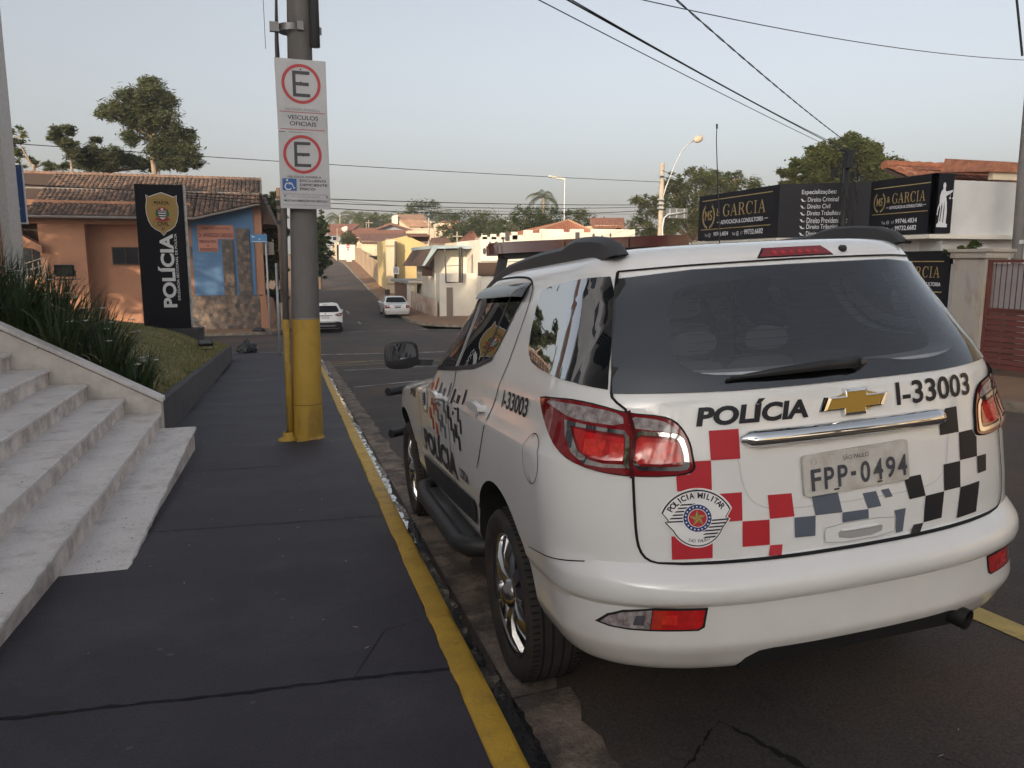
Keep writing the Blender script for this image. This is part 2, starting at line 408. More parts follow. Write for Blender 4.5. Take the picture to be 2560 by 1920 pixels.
ribbon('pavement_joint', jag((-.85, 7.75), (.1, 7.68), 30, .01, 3), .014, M_crack, wz, pav, jag=.6, taper=True)
ribbon('pavement_joint', jag((-1.3, 13.2), (.3, 13.0), 30, .01, 4), .02, M_crack, wz, pav, jag=.6, taper=True)
ribbon('pavement_crack', jag((.24, 2.99), (.42, 3.42), 24, .006, 5)+jag((.43, 3.43), (.62, 3.50), 10, .004, 6), .0035, M_crack, wz, pav, jag=.5)
rz = lambda x, y: roadz(x, y)
rdo = bpy.data.objects['road']
for k, (p0, p1, w) in enumerate([((1.55, 2.35), (1.75, 1.75), .022), ((1.75, 1.75), (1.72, 1.35), .03), ((1.72, 1.35), (1.95, .8), .02), ((1.2, 2.1), (1.55, 2.35), .01), ((2.1, 1.9), (2.5, 1.2), .008)]):
    ribbon('road_crack', jag(p0, p1, 30, .014, 20+k), w, M_crack, rz, rdo, jag=.7, taper=True, h=.004)
# small debris on the pavement: pale gum spots, bits of straw, petals
b = MB()
for i in range(46):
    x, y = rng.uniform(-.9, .55), 2+rng.random()**.7*9; r = rng.uniform(.006, .016)
    b.add([(x+r*math.cos(k*1.05)*rng.uniform(.7, 1.3), y+r*math.sin(k*1.05)*rng.uniform(.7, 1.3), base(y)+.002) for k in range(6)], [tuple(range(6))])
tag(b.build('gum_spots', mat('gum', (.10, .095, .095), .8)), 'old pale gum spots trodden into the dark pavement', 'debris', kind='stuff')
b = MB()
for i in range(60):
    if i < 34: x, y = rng.uniform(-1.1, .6), rng.uniform(2.0, 10); z = base(y)+.004
    else: x, y = rng.uniform(1.3, 3.4), rng.uniform(1.0, 2.0); z = roadz(x, y)+.006
    a = rng.random()*6.3; l = rng.uniform(.008, .03)
    b.tube([(x, y, z), (x+l*math.cos(a)*.6, y+l*math.sin(a)*.6, z+.003), (x+l*math.cos(a+.4), y+l*math.sin(a+.4), z)], .0014, 4)
tag(b.build('straw_bits', mat('straw', (.42, .36, .26), .9)), 'scattered bits of straw and dry leaf on the ground', 'debris', kind='stuff')

# painted lines on the road
def line(name, a, c, w, m, seed=0, label=None, h=.005):
    n = max(8, int(math.hypot(c[0]-a[0], c[1]-a[1])/.15)); o = ribbon(name, [(a[0]+(c[0]-a[0])*i/n, a[1]+(c[1]-a[1])*i/n) for i in range(n+1)], w, m, rz, rdo, jag=.05, h=h)
    return o
line('parking_line', (3.19, 3.6), (3.17, -2.0), .13, M_yel_line)
line('crossing_line', (1.55, 29.3), (9.6, 28.0), .32, M_white_line)
line('stop_line', (1.45, 25.3), (5.2, 25.0), .10, M_yel_line); line('stop_line', (1.5, 24.3), (3.0, 25.3), .10, M_yel_line); line('stop_line', (1.5, 23.7), (5.2, 24.2), .10, M_yel_line)
line('crossing_line', (1.75, 21.6), (5.2, 21.9), .16, M_white_line); line('crossing_line', (1.55, 16.6), (5.2, 17.3), .14, M_white_line)
line('lane_dash', (4.9, 47), (4.95, 49), .14, M_white_line); line('lane_dash', (4.95, 55), (5.0, 57.5), .14, M_white_line); line('lane_dash', (7.6, 42.2), (10, 41.2), .2, M_white_line); line('lane_dash', (3, 41.6), (8, 42.2), .08, M_white_line)

# pavements beyond the crossing and on the right
s = patch('pavement', [(-120, 41.3), (-1.5, 41.3), (-.2, 41.6), (xl2(43)-.1, 43.2), (xl2(140), 140), (-120, 140)], zwalk, M_walk2, None, cell=3.0)
tag(s, 'dusty brown pavement in front of the orange house', 'pavement', kind='structure')
sweep(fine([(-60, 41.3), (-1.5, 41.3), (-.2, 41.6), (xl2(43)-.1, 43.2), (xl2(140), 140)], 1.5), [(-.14, .006), (0, .006), (.02, -.15)], 'kerb', M_kerb)
tag(bpy.data.objects['kerb.001'], 'dusty kerb on the left beyond the crossing', 'kerb', kind='structure')
s = patch('pavement', [(xk2(150)+.1, 150), (xk2(47)+.1, 47), (xk2(45)+.5, 45.2), (9.4, 43.6), (11, 42.6), (14, 42.2), (120, 42), (120, 150)], zwalk, M_walk2, None, cell=3.0)
tag(s, 'reddish dusty pavement on the right beyond the crossing', 'pavement', kind='structure')
sweep(fine([(120, 42), (14, 42.2), (11, 42.6), (9.4, 43.6), (xk2(45)+.5, 45.2), (xk2(47)+.1, 47), (xk2(150)+.1, 150)], 1.5), [(-.02, -.15), (0, .006), (.16, .008)], 'kerb', M_kerb)
kk = bpy.data.objects['kerb.002']; tag(kk, 'sunlit pale kerb climbing the far street on the right', 'kerb', kind='structure')
s = patch('pavement', [(XR+.14, -40), (13.62, -40), (40, -40), (40, 27), (14, 27), (11.5, 26.6), (XR+.14, 24.5)], zwalk, M_walk2, None, cell=2.5)
tag(s, 'worn pavement in front of the red gate', 'pavement', kind='structure')
sweep(fine([(XR, -40), (XR, 24.4), (11.4, 26.5), (14, 27), (40, 27)], 1.0), [(.15, .006), (0, .006), (-.02, -.2)][::-1], 'kerb', M_kerb)
tag(bpy.data.objects['kerb.003'], 'concrete kerb across the road on the right', 'kerb', kind='structure')

# ================================================================== STATION STEPS, STRINGER, PLANTER
M_step = mat('terrazzo', (.74, .70, .67), .55, var=.12, vscale=3, color2=(.66, .61, .58), bump=.25, bscale=90, dirt=(.23, .18, .15), damt=.55, dscale=5, dlo=.5, dhi=.75, bdist=.004, grain=.13, gscale=120)
M_stepr = mat('terrazzo_riser', (.70, .63, .58), .6, var=.15, vscale=4, bump=.2, bscale=60, dirt=(.25, .17, .14), damt=.7, dscale=4, dlo=.45, dhi=.7)
M_speck = mat('terrazzo_chip', (.17, .15, .14), .6)
st = empty('staircase', (-2, 5, 0), 'pale speckled stone steps rising left from the dark pavement', 'stairs')
st.location = (0, 0, 0)
rs = random.Random(5); chips = MB()
for k in range(9):
    x0 = -.925-.345*k; z1 = -.29+.177*k; z0 = z1-.177
    ya, yb = (4.82 if k == 0 else -3.0), (9.07 if k else 9.07)
    cuts = [ya]+[c for c in ((6.45+.28*k) % 9.0, (6.45+.28*k) % 9.0-2.9) if ya+.3 < c < yb-.3]; cuts = sorted(cuts)+[yb]
    for i in range(len(cuts)-1):
        a, c = cuts[i]+.0035, cuts[i+1]-.0035
        b = MB(); n = max(2, int((c-a)/.06)); prof = []
        ov = .022
        for j in range(n+1):
            y = a+(c-a)*j/n; e = rs.uniform(-.004, .004); f = rs.uniform(-.003, .002)
            b.v += [(x0-.36, y, z1-.04), (x0-.36, y, z1), (x0+ov-.008, y, z1), (x0+ov+e, y, z1-.009+f), (x0+ov+e, y, z1-.034), (x0+ov-.01, y, z1-.04)]
        for j in range(n):
            for q in range(5): b.f.append((j*6+q, (j+1)*6+q, (j+1)*6+q+1, j*6+q+1)); b.m.append(0)
        b.f += [(0, 1, 2, 3, 4, 5), tuple(n*6+q for q in (5, 4, 3, 2, 1, 0))]; b.m += [0, 0]
        b.build('tread', M_step, st, recalc=True)
        zb = min(z0, base(c))-.12
        MB().b2((x0-.05, a, zb), (x0-.002, c, z1-.038)).build('riser', M_stepr, st)
    for i in range(420 if k < 6 else 0):     # dark stone chips lying flush in the treads
        px, py = x0-.32+rs.random()*.33, ya+(yb-ya)*rs.random(); r = rs.uniform(.002, .005)
        if rs.random() < .06: r *= 2.2
        a = rs.random()*3
        chips.add([(px+r*math.cos(a+q)*rs.uniform(.5, 1.2), py+r*1.5*math.sin(a+q)*rs.uniform(.5, 1.1), z1+.0012) for q in (0, 1.2, 2.4, 3.7, 5)], [(0, 1, 2, 3, 4)])
o = chips.build('stone_chips', M_speck, st); o['kind'] = 'stuff'
M_str = mat('stringer_stone', (.68, .63, .58), .7, var=.1, vscale=4, bump=.2, bscale=70, dirt=(.28, .22, .19), damt=.5, dscale=2.5, dlo=.5, dhi=.75)
prof = [(-1.245, -.62), (-1.245, -.005), (-4.2, 1.67), (-4.2, -.62)]
MB().prism(prof, 9.085, 9.24, lambda x, z, y: (x, y, z)).build('stringer', M_str, st, recalc=True)
b = MB(); sl = Vector((-2.955, 1.675)).normalized(); nr = Vector((sl.y, -sl.x))*-1
for i in range(21):
    p = Vector((-1.225, .0))+sl*3.4*i/20; e = rs.uniform(-.003, .003)
    up = Vector((.0, .042))
    b.v += [(p.x, 9.06+e, p.y), (p.x, 9.058+e, p.y+.034), (p.x, 9.066, p.y+.042), (p.x, 9.275, p.y+.042), (p.x, 9.275, p.y)]
for i in range(20):
    for q in range(5): b.f.append((i*5+q, i*5+(q+1) % 5, (i+1)*5+(q+1) % 5, (i+1)*5+q)); b.m.append(0)
b.f += [(4, 3, 2, 1, 0), tuple(100+q for q in range(5))]; b.m += [0, 0]
b.build('coping', M_step, st, recalc=True)
# landing behind the steps
MB().b2((-7.5, -3, .5), (-3.98, 12.6, 1.125)).build('landing', M_step, st)

M_pw = mat('planter_paint', (.055, .050, .056), .75, var=.2, vscale=3, bump=.25, bscale=40, dirt=(.11, .10, .11), damt=.6, dscale=2)
def wtop(y): return -.14-(y-9.9)*.0581
b = MB(); n = 24
for i in range(n+1):
    y = 9.2+(26.4-9.2)*i/n; x = -1.35-.003*(y-9.2)
    b.v += [(x, y, base(y)-.1), (x, y, wtop(y)), (x-.14, y, wtop(y)), (x-.14, y, base(y)-.1)]
for i in range(n):
    for q in range(3): b.f.append((i*4+q, i*4+q+1, (i+1)*4+q+1, (i+1)*4+q)); b.m.append(0)
b.f += [(0, 1, 2, 3), tuple(n*4+q for q in (3, 2, 1, 0))]; b.m += [0, 0]
o = b.build('planter_wall', M_pw, recalc=True); tag(o, 'low dark painted planter wall along the grass bank', 'wall')
MB().b2((-6.4, 26.28, -2.2), (-1.405, 26.398, -1.10)).build('return_wall', M_pw, o)
# grass bank
def lawnz(x, y):
    t = max(0, -1.47-x); r = .52*min(t, 1.5)+.22*max(0, min(t-1.5, 2.5))
    return wtop(y)-.02+r*(1-.25*(y-9)/17)+.015*math.sin(x*5+y*3)*min(1, t)+.012*math.sin(y*7.3+x*2)*min(1, t)
M_turf = mat('dry_turf', (.22, .20, .09), .95, var=.3, vscale=2.2, color2=(.32, .25, .14), bump=.8, bscale=60, bdist=.03)
s = MB(); s.grid(linspace(-6.2, -1.46, 34), linspace(9.2, 26.32, 90), lambda x, y: (x, y, lawnz(x, y)))
tag(s.build('lawn', M_turf, smooth=True), 'sloping patchy grass bank behind the planter wall', 'lawn', kind='structure')
M_grass = [mat('grass_a', (.26, .24, .10), .8), mat('grass_b', (.16, .19, .06), .8), mat('grass_c', (.40, .33, .17), .85)]
b = MB(); rg = random.Random(21)
for i in range(26000):
    x = -1.46-3.6*rg.random()**1.3; y = 9.4+16.8*rg.random()**1.0
    z = lawnz(x, y); h = rg.uniform(.02, .065)*(1.4 if x > -1.6 else 1); a = rg.random()*6.3; w = .004+.0004*y
    dx, dy = math.cos(a), math.sin(a); lx, ly = rg.uniform(-.04, .04), rg.uniform(-.04, .04)
    pn = math.sin(x*2.1+1)*math.sin(y*1.3)+rg.uniform(-.8, .8)
    b.add([(x-dx*w, y-dy*w, z), (x+dx*w, y+dy*w, z), (x+lx, y+ly, z+h)], [(0, 1, 2)], 0 if pn < .2 else (1 if pn < .8 else 2))
tag(b.build('grass', M_grass), 'short patchy grass growing on the bank', 'grass', kind='stuff')

# ------------------------------------------------------------------ iris clumps
M_blade = [mat('iris_leaf_a', (.038, .066, .026), .5, spec=.4), mat('iris_leaf_b', (.060, .092, .034), .5, spec=.4), mat('iris_leaf_dry', (.20, .165, .10), .8)]
M_petal = mat('iris_petal', (.80, .80, .76), .6); M_petc = mat('iris_centre', (.55, .42, .08), .7); M_stalk = mat('iris_stalk', (.07, .09, .035), .6)
def blade(b, p, az, L, lean, w, rg, mi):
    n = 6; pts = []; d = Vector((math.cos(az), math.sin(az), 0)); sd = Vector((-math.sin(az), math.cos(az), 0)); q = Vector(p); ang = R(88)-lean*.25
    for i in range(n+1):
        t = i/n; ww = w*(1-t**2.2)*(1 if t > 0 else .7)
        pts.append((q-sd*ww, q+sd*ww)); ang -= lean/n*(.5+1.3*t)
        q = q+(d*math.cos(ang)+Vector((0, 0, math.sin(ang))))*(L/n)
    o = len(b.v)
    for a, c in pts: b.v += [tuple(a), tuple(c)]
    for i in range(n): b.f.append((o+2*i, o+2*i+1, o+2*i+3, o+2*i+2)); b.m.append(mi)
def iris_flower(b, c, r, rg):
    for k in range(6):
        a = k*math.pi/3+rg.random()*.4; rr = r*(1 if k % 2 else .75); z = .25*r*(1 if k % 2 else 1.6)
        d = Vector((math.cos(a), math.sin(a), 0)); sd = Vector((-math.sin(a), math.cos(a), 0)); c0 = Vector(c)
        b.add([c0, c0+d*rr*.55+sd*rr*.42+Vector((0, 0, z)), c0+d*rr+Vector((0, 0, z*.8)), c0+d*rr*.55-sd*rr*.42+Vector((0, 0, z))], [(0, 1, 2, 3)], 0)
    b.add([Vector(c)+Vector((r*.18*math.cos(k*2.1), r*.18*math.sin(k*2.1), .012)) for k in range(3)], [(0, 1, 2)], 1)
clump_spots = [(-1.62, 9.75, .62, 'lowest'), (-1.95, 10.0, .8, ''), (-2.35, 9.75, .95, ''), (-2.75, 9.9, 1.05, ''), (-3.15, 9.8, 1.15, ''), (-2.15, 10.7, .85, ''), (-2.6, 10.8, 1.0, ''), (-3.05, 10.9, 1.1, ''), (-3.5, 10.6, 1.15, ''), (-2.45, 11.7, .9, ''), (-2.95, 11.9, 1.05, ''), (-3.45, 11.8, 1.1, ''), (-3.6, 9.9, 1.2, ''), (-1.75, 10.45, .55, '')]
ord_lab = ['lowest iris clump, at the foot of the stone coping', 'second iris clump up along the coping', 'third iris clump up along the coping', 'fourth iris clump up along the coping', 'fifth iris clump up along the coping',
  'iris clump in the second row above the lowest corner', 'middle iris clump of the second row', 'third iris clump of the second row from the grass', 'iris clump beside the white column, second row', 'rear iris clump nearest the banner', 'middle iris clump of the rear row', 'rear iris clump nearest the white column', 'topmost iris clump along the coping by the left frame edge', 'small iris tuft at the edge of the grass']
for i, (x, y, h, _) in enumerate(clump_spots):
    c = empty('iris_clump', (x, y, lawnz(x, y)-.02), 'dark green '+ord_lab[i], 'plant', 'iris clumps behind the stair coping')
    b = MB(); r = random.Random(100+i); nb = int(110+80*h)
    for k in range(nb):
        a = r.random()*6.28; rr = .22*r.random()**.6
        dead = r.random() < .04
        blade(b, (rr*math.cos(a), rr*math.sin(a), 0), a+r.uniform(-.7, .7), h*r.uniform(.6, 1.2), r.uniform(.15, 1.1)+(.9 if dead or r.random() < .06 else 0), r.uniform(.009, .016), r, 2 if dead else (0 if r.random() < .6 else 1))
    b.build('leaves', M_blade, c)
    for k in range(3 if i % 2 else 4):
        a = r.uniform(-1.5, .9); L = h*r.uniform(.75, 1.02); t = r.uniform(.25, .6)
        tip = Vector((math.cos(a)*L*t, math.sin(a)*L*t-.12, L*.83)); sb = MB(); sb.tube([(0, 0, 0), tip*.5+Vector((0, 0, .06)), tip], [.004, .003, .002], 5)
        so_ = sb.build('flower_stalk', M_stalk, c); fb = MB(); iris_flower(fb, tip, r.uniform(.036, .05), r); fb.build('flower', [M_petal, M_petc], so_)
# ================================================================== POLICE STATION (left, mostly out of frame)
M_wallw = mat('white_wall_paint', (.62, .59, .56), .85, var=.08, vscale=1.5, bump=.15, bscale=30, dirt=(.38, .33, .30), damt=.5, dscale=.8)
M_tilew = mat('white_mosaic', (.52, .49, .47), .5, var=.12, vscale=20, bump=.2, bscale=90)
M_pink = mat('salmon_tile', (.46, .26, .20), .55, var=.15, vscale=3, bump=.2, bscale=60)
M_dkwin = mat('dark_window_glass', (.012, .014, .018), .08, spec=.8)
M_frame = mat('grey_window_frame', (.18, .18, .18), .5)
stn = empty('station_building', (-12, -8, 0), 'white police station building left of the steps with a tiled column', 'building'); stn.location = (0, 0, 0)
MB().b2((-20, -34, -2), (-7.3, 12.5, 4.6)).build('wall', M_wallw, stn)
MB().b2((-20.4, -34.4, 4.6), (-6.9, 12.9, 4.9)).build('roof_slab', M_wallw, stn)
for y in linspace(-30, 8.5, 11):
    for z in (2.0,):
        w = MB().b2((-7.30, y-.9, z), (-7.27, y+.9, z+1.5)).build('window', M_dkwin, stn)
        fr = MB()
        for a in (-.9, -.3, .3, .9): fr.b2((-7.27, y+a-.03, z-.03), (-7.23, y+a+.03, z+1.53))
        for zz in (z, z+1.5): fr.b2((-7.27, y-.93, zz-.03), (-7.232, y+.93, zz+.03))
        fr.build('window_frame', M_frame, w)
MB().b2((-17, .5, 4.95), (-6.8, 12.4, 12.5)).build('tall_wing', M_wallw, stn)
for y in linspace(2, 11, 4):
    for z in (5.6, 9.0):
        w = MB().b2((-6.8, y-.8, z), (-6.77, y+.8, z+1.7)).build('window', M_dkwin, stn); fr = MB()
        for a in linspace(-.8, .8, 8): fr.b2((-6.77, y+a-.02, z-.03), (-6.73, y+a+.02, z+1.73))
        fr.build('window_bars', M_frame, w)
# porch column cut by the left edge of the picture: white mosaic edge, salmon tiled face
p0 = aty(62, 660, 13.75); xe = p0.x
cb = MB()
cb.b2((xe-.115, 13.2, -.4), (xe, 13.75, 8.5), 0)
cb.build('column', M_tilew, stn)
MB().b2((xe-1.1, 13.26, -.4), (xe-.1155, 13.70, 8.5)).build('column_face', M_pink, stn)
b = MB()
for z in linspace(0, 8.1, 10): b.b2((xe-1.1, 13.255, z), (xe-.118, 13.262, z+.012))
b.build('tile_joint', mat('joint', (.25, .17, .14), .9), stn)
MB().b2((xe-9, 12.7, 8.5), (xe+.12, 14.0, 8.8)).build('porch_roof', M_wallw, stn)

# blue street-name plate behind the column
M_blue = mat('blue_enamel', (.035, .09, .26), .45)
M_wtxt = mat('white_lettering', (.74, .75, .76), .55)
M_gtxt = mat('grey_lettering', (.10, .11, .13), .6)
bs = empty('blue_sign', (0, 0, 0), 'tall blue sign board showing beside the white column', 'sign')
q0, q1 = aty(42, 412, 17), aty(66, 556, 17)
MB().b2((q0.x-1.2, 17.0, q1.z), (q1.x, 17.05, q0.z)).build('board', M_blue, bs)
MB().b2((q0.x-1.22, 17.004, q1.z-.03), (q1.x+.025, 17.046, q1.z)).build('board_edge', M_wtxt, bs)
MB().b2((q1.x, 17.004, q1.z), (q1.x+.02, 17.046, q0.z)).build('board_edge', M_wtxt, bs)
MB().b2((q0.x-.7, 17.05, -.6), (q0.x-.62, 17.12, q0.z)).build('post', M_frame, bs)
zl = aty(50, 527, 17).z
lettering('lettering', 'Delegacia', boxfn((q1.x-1.0, 16.994, zl), (.93, 0, 0), (0, 0, .11)), M_wtxt, bs)

# ================================================================== POLICE TOTEM BANNER
M_black = mat('black_vinyl', (.010, .010, .014), .45, spec=.2)
M_bside = mat('white_edge', (.62, .60, .56), .7, var=.2, vscale=8, dirt=(.12, .1, .09), damt=.6, dscale=5)
M_gold = mat('gold_print', (.40, .26, .085), .5); M_goldd = mat('gold_dark_print', (.28, .17, .05), .5); M_red = mat('red_print', (.36, .035, .04), .5); M_green = mat('green_print', (.03, .13, .05), .5)
bn = empty('police_banner', (0, 0, 0), 'tall black totem reading POLICIA sideways under a gold badge', 'sign')
BY = 24.0
tl, tr, br_, bl = aty(333, 462, BY), aty(455, 460, BY), aty(479, 822, BY), aty(361, 800, BY)
xl, xr_ = (tl.x+bl.x)/2, (tr.x+br_.x)/2; zt = (tl.z+tr.z)/2; zb = br_.z
print('banner', xl, xr_, zt, zb)
BW = xr_-xl; BH = zt-zb
MB().b2((xl, BY, zb-.05), (xr_, BY+.28, zt)).build('panel', M_black, bn)
MB().b2((xr_, BY+.02, zb+.05), (xr_+.05, BY+.26, zt+.0)).build('side_strip', M_bside, bn)
MB().b2((xl-.35, BY-.05, -1.9), (xr_+.32, BY+.4, zb+.02)).build('plinth', M_pw, bn)
def bf(s, t, d=.006): return Vector((xl+BW*s, BY-d, zb+BH*t))
def bpoly(name, pts, m, d, par=bn): return patch(name, pts, lambda s, t: bf(s, t, d), m, par, cell=9)
# lettering reads upwards: its left end is at the bottom
vfn = lambda s0, s1, t0, t1, d=.008: (lambda s, t: bf(s0+(s1-s0)*(1-t), t0+(t1-t0)*s, d))
lettering('lettering', 'POLÍCIA', vfn(.375, .735, .155, .665), M_wtxt, bn, bold=.035)
lettering('lettering', 'DELEGACIA SECCIONAL DE POLÍCIA', vfn(.745, .81, .205, .668), M_wtxt, bn, bold=.015)
sh = [(0, .5), (.18, .455), (.38, .40), (.47, .44), (.46, .30), (.50, .16), (.49, 0), (.44, -.16), (.36, -.28), (.24, -.36), (.10, -.41), (0, -.50)]
shield = sh+[(-x, y) for x, y in sh[::-1][1:-1]]
cs_, ct_ = .545, .80
def shp(k): return [(cs_+x*.66*k, ct_+y*.285*k) for x, y in shield]
bpoly('badge_rim', shp(1.04), M_wtxt, .008); bpoly('badge', shp(1.0), M_gold, .010)
for (s0, s1, t0, t1) in ((.36, .73, .862, .895), (.36, .73, .718, .748)):
    bpoly('badge_scroll', [(s0-.01, t0-.004), (s1+.01, t0-.004), (s1+.01, t1+.004), (s0-.01, t1+.004)], M_goldd, .011); bpoly('badge_scroll', [(s0, t0), (s1, t0), (s1, t1), (s0, t1)], M_gold, .012)
fnb = lambda s0, s1, t0, t1, d=.014: (lambda s, t: bf(s0+(s1-s0)*s, t0+(t1-t0)*t, d))
lettering('lettering', 'POLÍCIA', fnb(.39, .70, .866, .893), M_black, bn, bold=.03); lettering('lettering', 'CIVIL', fnb(.43, .67, .721, .746), M_black, bn, bold=.03); lettering('lettering', 'SP', fnb(.51, .575, .692, .708), M_black, bn, bold=.02)
bpoly('badge_wreath', [(.40, .80), (.43, .835), (.47, .83), (.46, .785), (.43, .775)], M_green, .013); bpoly('badge_wreath', [(.69, .80), (.66, .835), (.62, .83), (.63, .785), (.66, .775)], M_green, .013)
bpoly('badge_ribbon', [(.38, .765), (.46, .778), (.545, .762), (.63, .778), (.71, .765), (.66, .757), (.545, .748), (.43, .757)], M_red, .0135)
esc = [(.465, .845), (.625, .845), (.625, .80), (.60, .775), (.545, .762), (.49, .775), (.465, .80)]
bpoly('badge_shield', esc, M_wtxt, .015); bpoly('badge_shield', [(.465, .845), (.625, .845), (.625, .822), (.465, .822)], M_red, .016)
for k in range(3): bpoly('badge_stripe', [(.468, .8175-.016*k), (.622, .8175-.016*k), (.622, .81-.016*k), (.468, .81-.016*k)], M_black, .017)
bpoly('badge_emblem', circ((.545, .833), .03, 10, .008), M_wtxt, .017)

# floodlights
M_blkmetal = mat('black_metal', (.015, .015, .016), .45)
def flood(loc, rz, tilt, label, scale=1.):
    e = empty('floodlight', loc, label, 'lamp', rz=rz); e.scale = (scale,)*3
    Mx = Matrix.Rotation(tilt, 3, 'X')
    MB().box((0, 0, .16), (.26, .05, .17), M=Mx).build('housing', M_blkmetal, e)
    MB().box(Vector((0, 0, .16))+Mx @ Vector((0, -.027, 0)), (.22, .004, .13), M=Mx).build('lens', mat('lamp_lens', (.10, .095, .09), .15), e)
    br = MB(); br.tube([(-.14, .0, .16), (-.14, .0, .03), (.14, 0, .03), (.14, 0, .16)], .008, 6); br.tube([(0, 0, .03), (0, 0, -.12)], .014, 6)
    br.build('bracket', M_blkmetal, e)
p = aty(514, 868, 20.5); flood((p.x, 20.5, lawnz(p.x, 20.5)+.03), R(10), R(-62), 'black floodlight low on the grass near the planter wall', 1.25)
p = aty(163, 690, 13.0); flood((p.x, 13.0, p.z-.08), 0, R(10), 'square floodlight on a stake above the iris clumps'); 
p2 = MB(); p2.tube([(p.x, 13.0, lawnz(p.x, 13)-.1), (p.x, 13.0, p.z-.05)], .014, 6); 
fl = bpy.data.objects['floodlight.001']; so2 = p2.build('stake', M_blkmetal, fl); so2.matrix_parent_inverse = Matrix.Translation((-p.x, -13.0, -(p.z-.08)))

# ================================================================== CONCRETE POLE WITH PARKING SIGNS
M_conc = mat('pole_concrete', (.155, .145, .14), .88, var=.16, vscale=3, bump=.3, bscale=50, dirt=(.075, .068, .065), damt=.7, dscale=2.2, aniso=(1, 1, .25))
M_poly = mat('yellow_pole_paint', (.46, .29, .045), .62, var=.1, vscale=4, bump=.2, bscale=40, dirt=(.16, .10, .035), damt=.75, dscale=3.5, dlo=.5, dhi=.72, aniso=(1, 1, .4))
PX, PY = aty(771, 1095, 9.36).x, 9.36; PZ = base(PY)
pole = empty('utility_pole', (PX, PY, PZ), 'round concrete pole with a yellow painted foot and two parking signs', 'pole')
def pr(z): return .172-.0085*z
zz_ = [0, .004, .3, .8, 1.3, 1.75, 1.85]
lean = .0185
def pc(z): return (lean*z, 0)
def polepart(name, z0, z1, m, n=40, extra=0.):
    prof = [(pr(z)+extra, z) for z in linspace(z0, z1, 8)]; b = MB().lathe(prof, n=n); b.v = [(x+pc(z)[0], y, z) for x, y, z in b.v]; return b.build(name, m, pole, smooth=True)
polepart('painted_foot', -.06, 1.43, M_poly, extra=.0015); polepart('shaft', 1.43, 9.2, M_conc)
b = MB()
for k in range(34):   # cracked skirt of mortar round the foot
    a = k/34*2*math.pi; r = pr(0)+.012+random.uniform(0, .025); b.v.append((r*math.cos(a), r*math.sin(a), -.01)); b.v.append((pr(0)*math.cos(a), pr(0)*math.sin(a), .035+random.uniform(0, .02)))
for k in range(34): b.f.append((2*k, 2*((k+1) % 34), 2*((k+1) % 34)+1, 2*k+1)); b.m.append(0)
b.build('mortar_skirt', M_poly, pole)
for z in (1.435, 3.75): polepart('metal_band', z, z+.012, mat('band_steel', (.32, .31, .30), .5, metal=.6), extra=.004)
polepart('strap_line', .42, .428, mat('strap_dark', (.12, .08, .03), .8), extra=.003)
# conduit at the left side of the pole
cx = -pr(.5)-.035
b = MB(); b.tube([(cx, -.05, .10), (cx+.004, -.05, 1.43)], .04, 14); b.build('conduit', M_poly, pole, smooth=True)
b = MB(); b.tube([(cx+.004, -.05, 1.431), (cx+.065, -.045, 3.9)], .036, 14); b.build('conduit', M_conc, pole, smooth=True)
b = MB(); b.lathe([(0, 0), (.125, 0), (.125, .03), (.10, .05), (.065, .06), (.055, .12), (0.04, .12)], c=(cx-.03, -.06, -.02), n=18); b.build('conduit_foot', M_poly, pole, smooth=True)
MB().box((cx+.12, -.19, .02), (.13, .10, .10), rz=.3).build('stone', M_poly, pole)
# clamp, bracket and black pipe near the top of the frame
b = MB(); zb_ = aty(745, 75, PY).z-PZ
for a in range(24): pass
b.lathe([(pr(zb_)+.012, zb_-.035), (pr(zb_)+.012, zb_+.035)], n=30); b.build('clamp', mat('galvanised', (.20, .20, .20), .5, metal=.7), pole, smooth=True)
for q_, d_ in (((-pr(zb_)-.05, -.08, zb_-.01), (.10, .05, .10)), ((pr(zb_)+.09, -.06, zb_-.01), (.20, .03, .075)), ((.09, -pr(zb_)-.02, zb_+.005), (.07, .04, .09))): MB().box(q_, d_).build('clamp_bracket', MATS['galvanised'], pole)
b = MB(); b.tube([(pr(zb_)+.115, -.09, zb_-.19), (pr(zb_)+.115, -.09, zb_+2.4)], .052, 14); b.build('steel_pipe', mat('dull_pipe', (.11, .11, .115), .5, metal=.5), pole, smooth=True)
b = MB(); b.tube([(-pr(4.6)-.028, -.07, zb_-.62), (-pr(4.6)-.03, -.07, zb_-.15), (-pr(4.6)-.012, -.07, zb_+.4), (-pr(4.6)-.02, -.07, zb_+2)], [.03, .022, .012, .012], 8); b.build('cable_stub', M_blkmetal, pole)
b = MB(); b.tube([(-pr(4.6)-.15, -.05, 4.4), (-pr(4.6)-.155, -.05, zb_+2.6)], .003, 5); b.build('guy_wire', M_blkmetal, pole)
